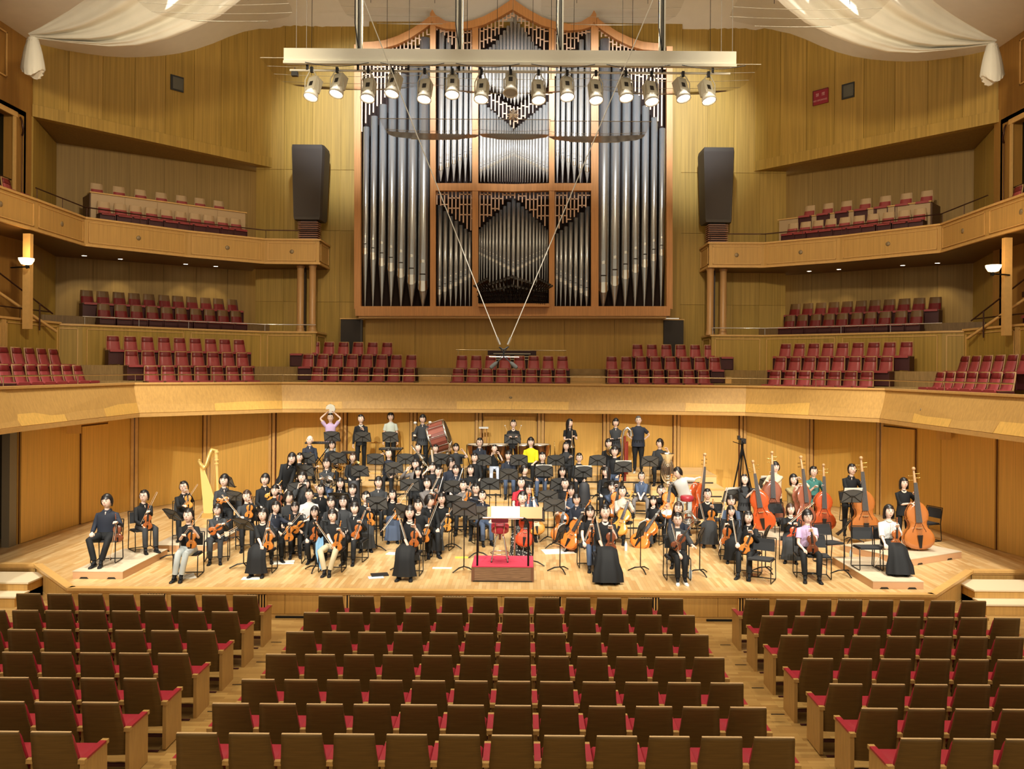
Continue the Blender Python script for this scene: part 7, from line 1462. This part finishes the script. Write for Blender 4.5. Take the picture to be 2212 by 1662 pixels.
for (u0, v0, u1, v1, lb, hd) in ((903, 931, 897, 914, 'fluffy white mallet, left one of the pair', 0.055), (923, 931, 929, 913, 'fluffy white mallet, right one of the pair', 0.055), (1099, 940, 1091, 920, 'felt timpani stick, left one of the pair', 0.022), (1119, 940, 1126, 920, 'felt timpani stick, right one of the pair', 0.022)):
    a, b = W(u0, v0, 25.75), W(u1, v1, 25.75); o = thing('mallet', lb, 'mallet', a, 0, 'mallets'); q = MB(); q.tube([(0, 0, 0), b - a], 0.010, 5); q.obj('stick', mat('mallet_wood', (0.75, 0.55, 0.28), 0.4), o); q = MB(); q.ball(b - a, (hd, hd, hd * 0.8), 10, 6); q.obj('mallet_head', cm('white'), o)
# --- brass and wind
SIL = mat('silver_plate', (0.78, 0.76, 0.72), 0.16, 1.0); BRS = mat('brass_lacquer', (0.80, 0.56, 0.22), 0.18, 1.0)
def bell(q, a, b, r0, r1, n=14, mi=0):
    a, b = Vector(a), Vector(b); q.tube([a.lerp(b, t) for t in (0, .35, .6, .8, .92, 1)], [r0, r0 * 1.25, r0 + (r1 - r0) * .22, r0 + (r1 - r0) * .45, r0 + (r1 - r0) * .72, r1], n, mi, caps=False)
def horn(u, v, Y, label, mt=BRS, s=1.0, rz=0.0):
    p = W(u, v, Y); o = thing('french_horn', label, 'horn', p, rz, 'french horns'); o.scale = (s,) * 3
    for k, r in enumerate((0.135, 0.105, 0.085)):
        q = MB(); q.tube([(r * cos(t), 0.015 * k, r * sin(t)) for t in [0.4 + i * 2 * pi / 18 for i in range(17)]], 0.010, 6); q.obj('tubing', mt, o)
    q = MB(); bell(q, (0.10, 0.02, 0.06), (0.20, -0.10, -0.10), 0.02, 0.14); q.obj('bell', mt, o)
    for k in range(3): q = MB(); q.lathe([(0.022, -0.03), (0.022, 0.03)], 8, M=TR((-0.03 + 0.04 * k, -0.02, 0), 0, pi / 2)); q.obj('valve', mt, o)
    q = MB(); q.tube([(-0.10, 0, 0.08), (-0.20, -0.02, 0.16)], [0.010, 0.006], 6); q.obj('mouthpiece', SIL, o)
for u, v, Y, lb in ((709, 1040, 22.6, 'coiled silver brass horn on the lap of the folded arms player'), (724, 1006, 24.4, 'coiled brass horn beside the bowl cut horn player'), (770, 1007, 23.35, 'coiled horn held by the long brown haired woman'), (846, 1024, 23.7, 'coiled horn on the lap of the peace sign woman'), (640, 1031, 23.4, 'coiled brass horn on the lap of the woman at the rear left'), (1320, 975, 24.8, 'brass horn held by the man in a black jacket'), (1485, 1118, 17.3, 'silver horn lying behind the white shoes woman')): horn(u, v, Y, lb, SIL if 'silver' in lb or 'lap of the peace' in lb else BRS)
def trumpet(u0, v0, u1, v1, Y, label, mt=BRS, L=0.48):
    a, b = W(u0, v0, Y), W(u1, v1, Y - 0.15); d = (b - a).normalized(); o = link('trumpet', None, None, label, 'trumpet', 'trumpets'); o.matrix_world = Matrix.Translation(a) @ d.to_track_quat('Z', 'Y').to_matrix().to_4x4()
    q = MB(); q.tube([(0, 0, 0), (0, 0, L * .8)], 0.007, 6); q.tube([(0, 0.05, L * .2), (0, 0.055, L * .72), (0, 0.03, L * .8), (0, 0, L * .8)], 0.007, 6); q.obj('tubing', mt, o)
    q = MB(); bell(q, (0, 0.05, L * 0.45), (0, 0.05, L), 0.009, 0.062); q.obj('bell', mt, o)
    for k in range(3): q = MB(); q.tube([(0, -0.02, L * (.4 + .08 * k)), (0, 0.09, L * (.4 + .08 * k))], 0.011, 7); q.obj('valve', mt, o)
for t in ((1063, 972, 1073, 992, 24.5, 'brass trumpet held by the man in pale shorts'), (905, 975, 912, 1000, 24.2, 'silver trumpet before the woman left of the bass drum', SIL), (1014, 985, 1018, 1002, 24.0, 'brass trumpet held low beside the laughing woman'), (976, 952, 972, 966, 24.2, 'small silver trumpet in the raised hand of the dark tunic player', SIL)): trumpet(*t)
def trombone(u0, v0, u1, v1, Y, label, mt=BRS, sl=0.75):
    a, b = W(u0, v0, Y), W(u1, v1, Y); d = (b - a).normalized(); o = link('trombone', None, None, label, 'trombone', 'trombones'); o.matrix_world = Matrix.Translation(a) @ d.to_track_quat('Z', 'Y').to_matrix().to_4x4()
    q = MB(); q.tube([(-0.05, 0, 0.2), (-0.05, 0, sl), (-0.03, 0, sl + 0.05), (0.03, 0, sl + 0.05), (0.05, 0, sl), (0.05, 0, 0)], 0.009, 6); q.obj('slide', SIL, o)
    q = MB(); q.tube([(-0.05, 0, 0.25), (-0.05, 0, -0.05), (-0.02, 0, -0.1), (0.06, 0, -0.1), (0.09, 0, -0.05), (0.09, 0, 0.1)], 0.010, 6); bell(q, (0.09, 0, 0.1), (0.09, 0, 0.42), 0.012, 0.10); q.obj('bell', mt, o)
for t in ((1236, 938, 1236, 990, 25.2, 'silver trombone held upright by the standing woman in a polo', SIL), (1119, 965, 1119, 995, 24.9, 'brass trombone standing left of the yellow T-shirt'), (1198, 962, 1199, 992, 25.1, 'brass trombone standing between the flute player and the timpani'), (672, 985, 678, 1010, 24.6, 'brass trombone of the close cropped man'), (893, 968, 917, 1000, 24.0, 'shiny trombone of the woman left of the bass drum', SIL)): trombone(*t)
# tuba
c = W(1441, 1012, 24.3); o = thing('tuba', 'big silver tuba beside the man in a charcoal T-shirt', 'tuba', c)
q = MB(); bell(q, (0.02, 0, -0.25), (0.0, -0.02, 0.43), 0.07, 0.21, 18); q.obj('bell', SIL, o)
for k, (w_, h_) in enumerate(((0.17, 0.36), (0.12, 0.26), (0.08, 0.18))):
    q = MB(); q.tube([(w_ * cos(t), -0.06 - 0.02 * k, -0.05 + h_ * sin(t)) for t in [i * 2 * pi / 16 for i in range(17)]], 0.030 - 0.006 * k, 7); q.obj('tubing', SIL, o)
for k in range(4): q = MB(); q.tube([(-0.09 + 0.05 * k, -0.11, -0.18), (-0.09 + 0.05 * k, -0.11, 0.06)], 0.022, 8); q.obj('valve', SIL, o)
# contrabassoon, bassoons, clarinets, flutes
def stick(kind, u0, v0, u1, v1, Y, r, label, mt, cat_, group='woodwinds', keys=True, dy=-0.15):
    a, b = W(u0, v0, Y), W(u1, v1, Y + dy); d = b - a; L = d.length; o = link(kind, None, None, label, cat_, group); o.matrix_world = Matrix.Translation(a) @ d.to_track_quat('Z', 'Y').to_matrix().to_4x4()
    q = MB(); q.tube([(0, 0, 0), (0, 0, L * .9), (0, 0, L)], [r, r, r * (2.2 if kind in ('clarinet', 'oboe') else 1.05)], 8); q.obj('tube', mt, o)
    if keys:
        for k in range(6): q = MB(); q.ball((0, -r, L * (0.15 + 0.12 * k)), (r * 0.8, r * 0.4, r), 6, 4); q.obj('key', SIL, o)
    return o
REDW = mat('bassoon_maple', (0.22, 0.03, 0.02), 0.25)
stick('bassoon', 1350, 1040, 1352, 958, 23.6, 0.035, 'dark red bassoon held upright at the rear right', REDW, 'bassoon', dy=0.1)
stick('bassoon', 940, 1040, 932, 972, 23.0, 0.030, 'bassoon rising beside the peace sign woman', mat('bassoon_pale', (0.5, 0.42, 0.32), 0.3), 'bassoon', dy=0.1)
c = W(1352, 980, 24.0); o = thing('contrabassoon', 'tall contrabassoon with a curved silver top at the rear right', 'bassoon', c)
q = MB(); q.tube([(-0.12, 0, -0.55), (-0.10, 0, 0.45), (-0.06, 0, 0.66), (0.04, 0, 0.74), (0.13, 0, 0.66), (0.15, 0, 0.50)], [0.035, 0.035, 0.04, 0.045, 0.055, 0.065], 10); q.obj('bell_tube', SIL, o)
for k in range(2): q = MB(); q.tube([(-0.03 + 0.07 * k, 0, -0.6), (-0.03 + 0.07 * k, 0, 0.5 - 0.15 * k)], 0.03, 8); q.obj('joint', REDW, o)
CLAR = BLACK; FLU = SIL
for t in (('clarinet', 1000, 1012, 989, 1046, 22.2, 0.013, 'silver grey clarinet of the laughing man', mat('grey_plate', (0.5, 0.5, 0.5), 0.3, 0.7), 'clarinet'), ('clarinet', 957, 1030, 946, 1070, 22.1, 0.013, 'clarinet of the woman in a black T-shirt', mat('grey_plate', (0, 0, 0)), 'clarinet'), ('clarinet', 735, 1056, 733, 1090, 21.0, 0.012, 'black clarinet of the woman before the horns', CLAR, 'clarinet'),
          ('flute', 1128, 1035, 1150, 1040, 22.15, 0.010, 'flute held by the man looking right', FLU, 'flute'), ('clarinet', 1172, 1000, 1176, 1040, 23.35, 0.012, 'clarinet upright on the lap of the smiling woman', CLAR, 'clarinet'), ('clarinet', 1246, 1000, 1240, 1040, 23.3, 0.012, 'clarinet held by the woman with glasses right of centre', CLAR, 'clarinet'), ('oboe', 1071, 1098, 1071, 1068, 21.3, 0.016, 'black woodwind standing on a peg left of the red T-shirt', CLAR, 'oboe')): stick(*t)
# --- camera tripod
b = W(1603, 1000, 24.6); o = thing('camera_tripod', 'tall black tripod with a video camera behind the basses', 'tripod', (b.x, b.y, S)); H = W(1603, 965, b.y).z - S
for (dx, dy) in ((-0.42, -0.1), (0.40, -0.15), (0.0, 0.4)): q = MB(); q.tube([(0, 0, H), (dx * 0.5, dy * 0.5, H * 0.5), (dx, dy, 0.012)], [0.028, 0.022, 0.016], 6); q.obj('leg', BLKM, o)
q = MB(); q.tube([(0, 0, H - 0.25), (0, 0, H + 0.08)], 0.04, 8); q.tube([(0, 0, H + 0.05), (-0.3, -0.1, H + 0.15)], 0.012, 5); q.obj('head', BLKM, o)
q = MB(); q.box((-0.07, -0.16, H + 0.09), (0.07, 0.16, H + 0.24)); q.tube([(0, -0.16, H + 0.165), (0, -0.26, H + 0.165)], 0.045, 10); q.box((-0.14, -0.05, H + 0.2), (-0.07, 0.05, H + 0.32)); q.obj('camera', BLACK, o)
# --- empty chairs
for (u, v, z, rz, lb) in ((1652, 1262, 0, -0.5, 'empty black chair with papers beside the puffy blouse'), (1774, 1254, 0, -0.15, 'empty black chair right of the lilac T-shirt man'), (1800, 1222, 0, 0.3, 'empty black chair with a cloth behind the lilac T-shirt'), (1884, 1235, 0.15, 0.0, 'empty black chair left of the white top violist'), (1690, 1165, 0, 0.2, 'empty black chair with a white bag before the fourth bass'), (1556, 1165, 0, 0.1, 'empty black chair between the first and second bass'), (2012, 1172, 0.0, -1.2, 'empty black chair at the far right behind the bass'), (1848, 1130, 0, 0.6, 'empty black chair with a bag behind the sixth bass'), (500, 1160, 0, 0.3, 'empty black chair right of the harp'), (618, 1060, 0.0, 0.3, 'empty black chair behind the bending woman')):
    p = G(u, v, S + z)
    if abs(p.x) < 11: chair(p.x, p.y + 0.25, S + z, rz, lb, 'empty orchestra chairs')
# --- small things
def flat(name, u, v, w_, d_, rz, mt, label, cat_, h=0.006, z=0.0):
    p = G(u, v, S + z); q = MB(); q.box((-w_ / 2, -d_ / 2, 0), (w_ / 2, d_ / 2, h)); o = q.obj(name, mt, label=label, cat=cat_); o.matrix_world = TR((p.x, p.y, S + z + 0.001), rz)
PAP = MATS['paper']
flat('sheet_music', 404, 1246, 0.30, 0.42, 0.5, PAP, 'white sheet of music on the floor beside the white trousers', 'paper')
flat('sheet_music', 543, 1250, 0.35, 0.22, 0.1, PAP, 'white sheet on the floor behind the chair of the black dress', 'paper')
flat('sheet_music', 612, 1216, 0.45, 0.35, 0.2, PAP, 'white sheets on the floor near the leaning players', 'paper')
flat('sheet_music', 855, 1197, 0.40, 0.25, -0.2, PAP, 'white sheets on the floor under the shiny skirt', 'paper')
flat('sheet_music', 955, 1228, 0.40, 0.12, 0.0, PAP, 'white strip of paper on the floor left of the podium', 'paper')
flat('sheet_music', 1205, 1192, 0.7, 0.5, 0.2, PAP, 'large white sheets on the floor under the orange cello', 'paper')
flat('folder', 820, 1243, 0.34, 0.24, 0.3, BLACK, 'black folder on the floor left of the podium', 'folder', 0.02)
flat('folder', 812, 1248, 0.30, 0.20, 0.3, mat('pale_blue_paper', (0.5, 0.65, 0.75), 0.6), 'pale blue booklet half under the black folder', 'booklet', 0.004)
flat('yellow_paper', 997, 1205, 0.28, 0.14, 0.1, mat('yellow_sheet', (0.8, 0.75, 0.08), 0.7), 'yellow sheet on the floor left of the podium', 'paper')
for (u, v, mt, lb, z) in ((1491, 1250, 'clear_blue', 'clear water bottle on the floor behind the white shoes woman', 0), (1838, 1208, 'clear_blue', 'clear water bottle beside the right platform', 0), (1864, 1196, 'clear_red', 'small bottle with red label under the stand at right', 0), (1352, 1190, 'clear_blue', 'water bottle on the floor under the pale green shirt cellist', 0)):
    p = G(u, v, S + z); o = thing('bottle', lb, 'bottle', p); q = MB(); q.lathe([(0.033, 0), (0.035, 0.14), (0.02, 0.18), (0.013, 0.2)], 12); q.obj('body', mat(mt, (0.55, 0.7, 0.8) if 'blue' in mt else (0.7, 0.3, 0.3), 0.15), o); q = MB(); q.lathe([(0.015, 0.2), (0.015, 0.22)], 10); q.obj('cap', WHITE, o)
p = W(690, 1196, 16.95); q = MB(); R = []
for k, (dz, w_, dx) in enumerate(((0.32, 0.05, 0.02), (0.2, 0.085, 0.0), (0.0, 0.075, -0.01), (-0.2, 0.05, 0.02), (-0.33, 0.03, 0.05))): R.append([(dx + w_ * (j / 9 - 0.5) * 2, 0.02 * sin(j * 1.7 + k), dz + 0.02 * sin(j)) for j in range(10)])
R2 = [[(x, y + 0.012, z) for x, y, z in r] for r in R]; q.loft(R, 0, True, False, closed=False); q.loft(R2, 0, True, False, closed=False); o = q.obj('towel', mat('towel_blue', (0.25, 0.50, 0.78), 0.9), label='light blue towel hanging beside the man in beige trousers', cat='towel'); o.location = p
for (u, v, lb) in ((761, 1056, 'upright black instrument case behind the curly fringe man'), (1263, 1068, 'upright black instrument case right of the centre stands')):
    x, y, z, _ = level(u, v, 0.7); q = MB(); q.tube([(0, 0, 0.0), (0, 0, 0.35), (0, 0, 0.6), (0, 0, 0.80), (0, 0, 0.86)], [0.17, 0.19, 0.16, 0.14, 0.08], 14, ell=0.6); o = q.obj('instrument_case', mat('case_grey', (0.022, 0.024, 0.03), 0.6), label=lb, cat='case'); o.location = (x, y + 0.2, z)
q = MB(); q.lathe([(0.13, 0), (0.16, 0.02), (0.165, 0.10), (0.14, 0.13)], 16); p = W(1484, 1083, 19.9); o = q.obj('stool_seat_pad', mat('stool_red', (0, 0, 0)), label='round red stool before the bending man in white', cat='stool'); o.location = p; q = MB(); q.tube([(0, 0, 0), (0, 0, S - p.z)], 0.02, 8); q.obj('column', CHROME, o)
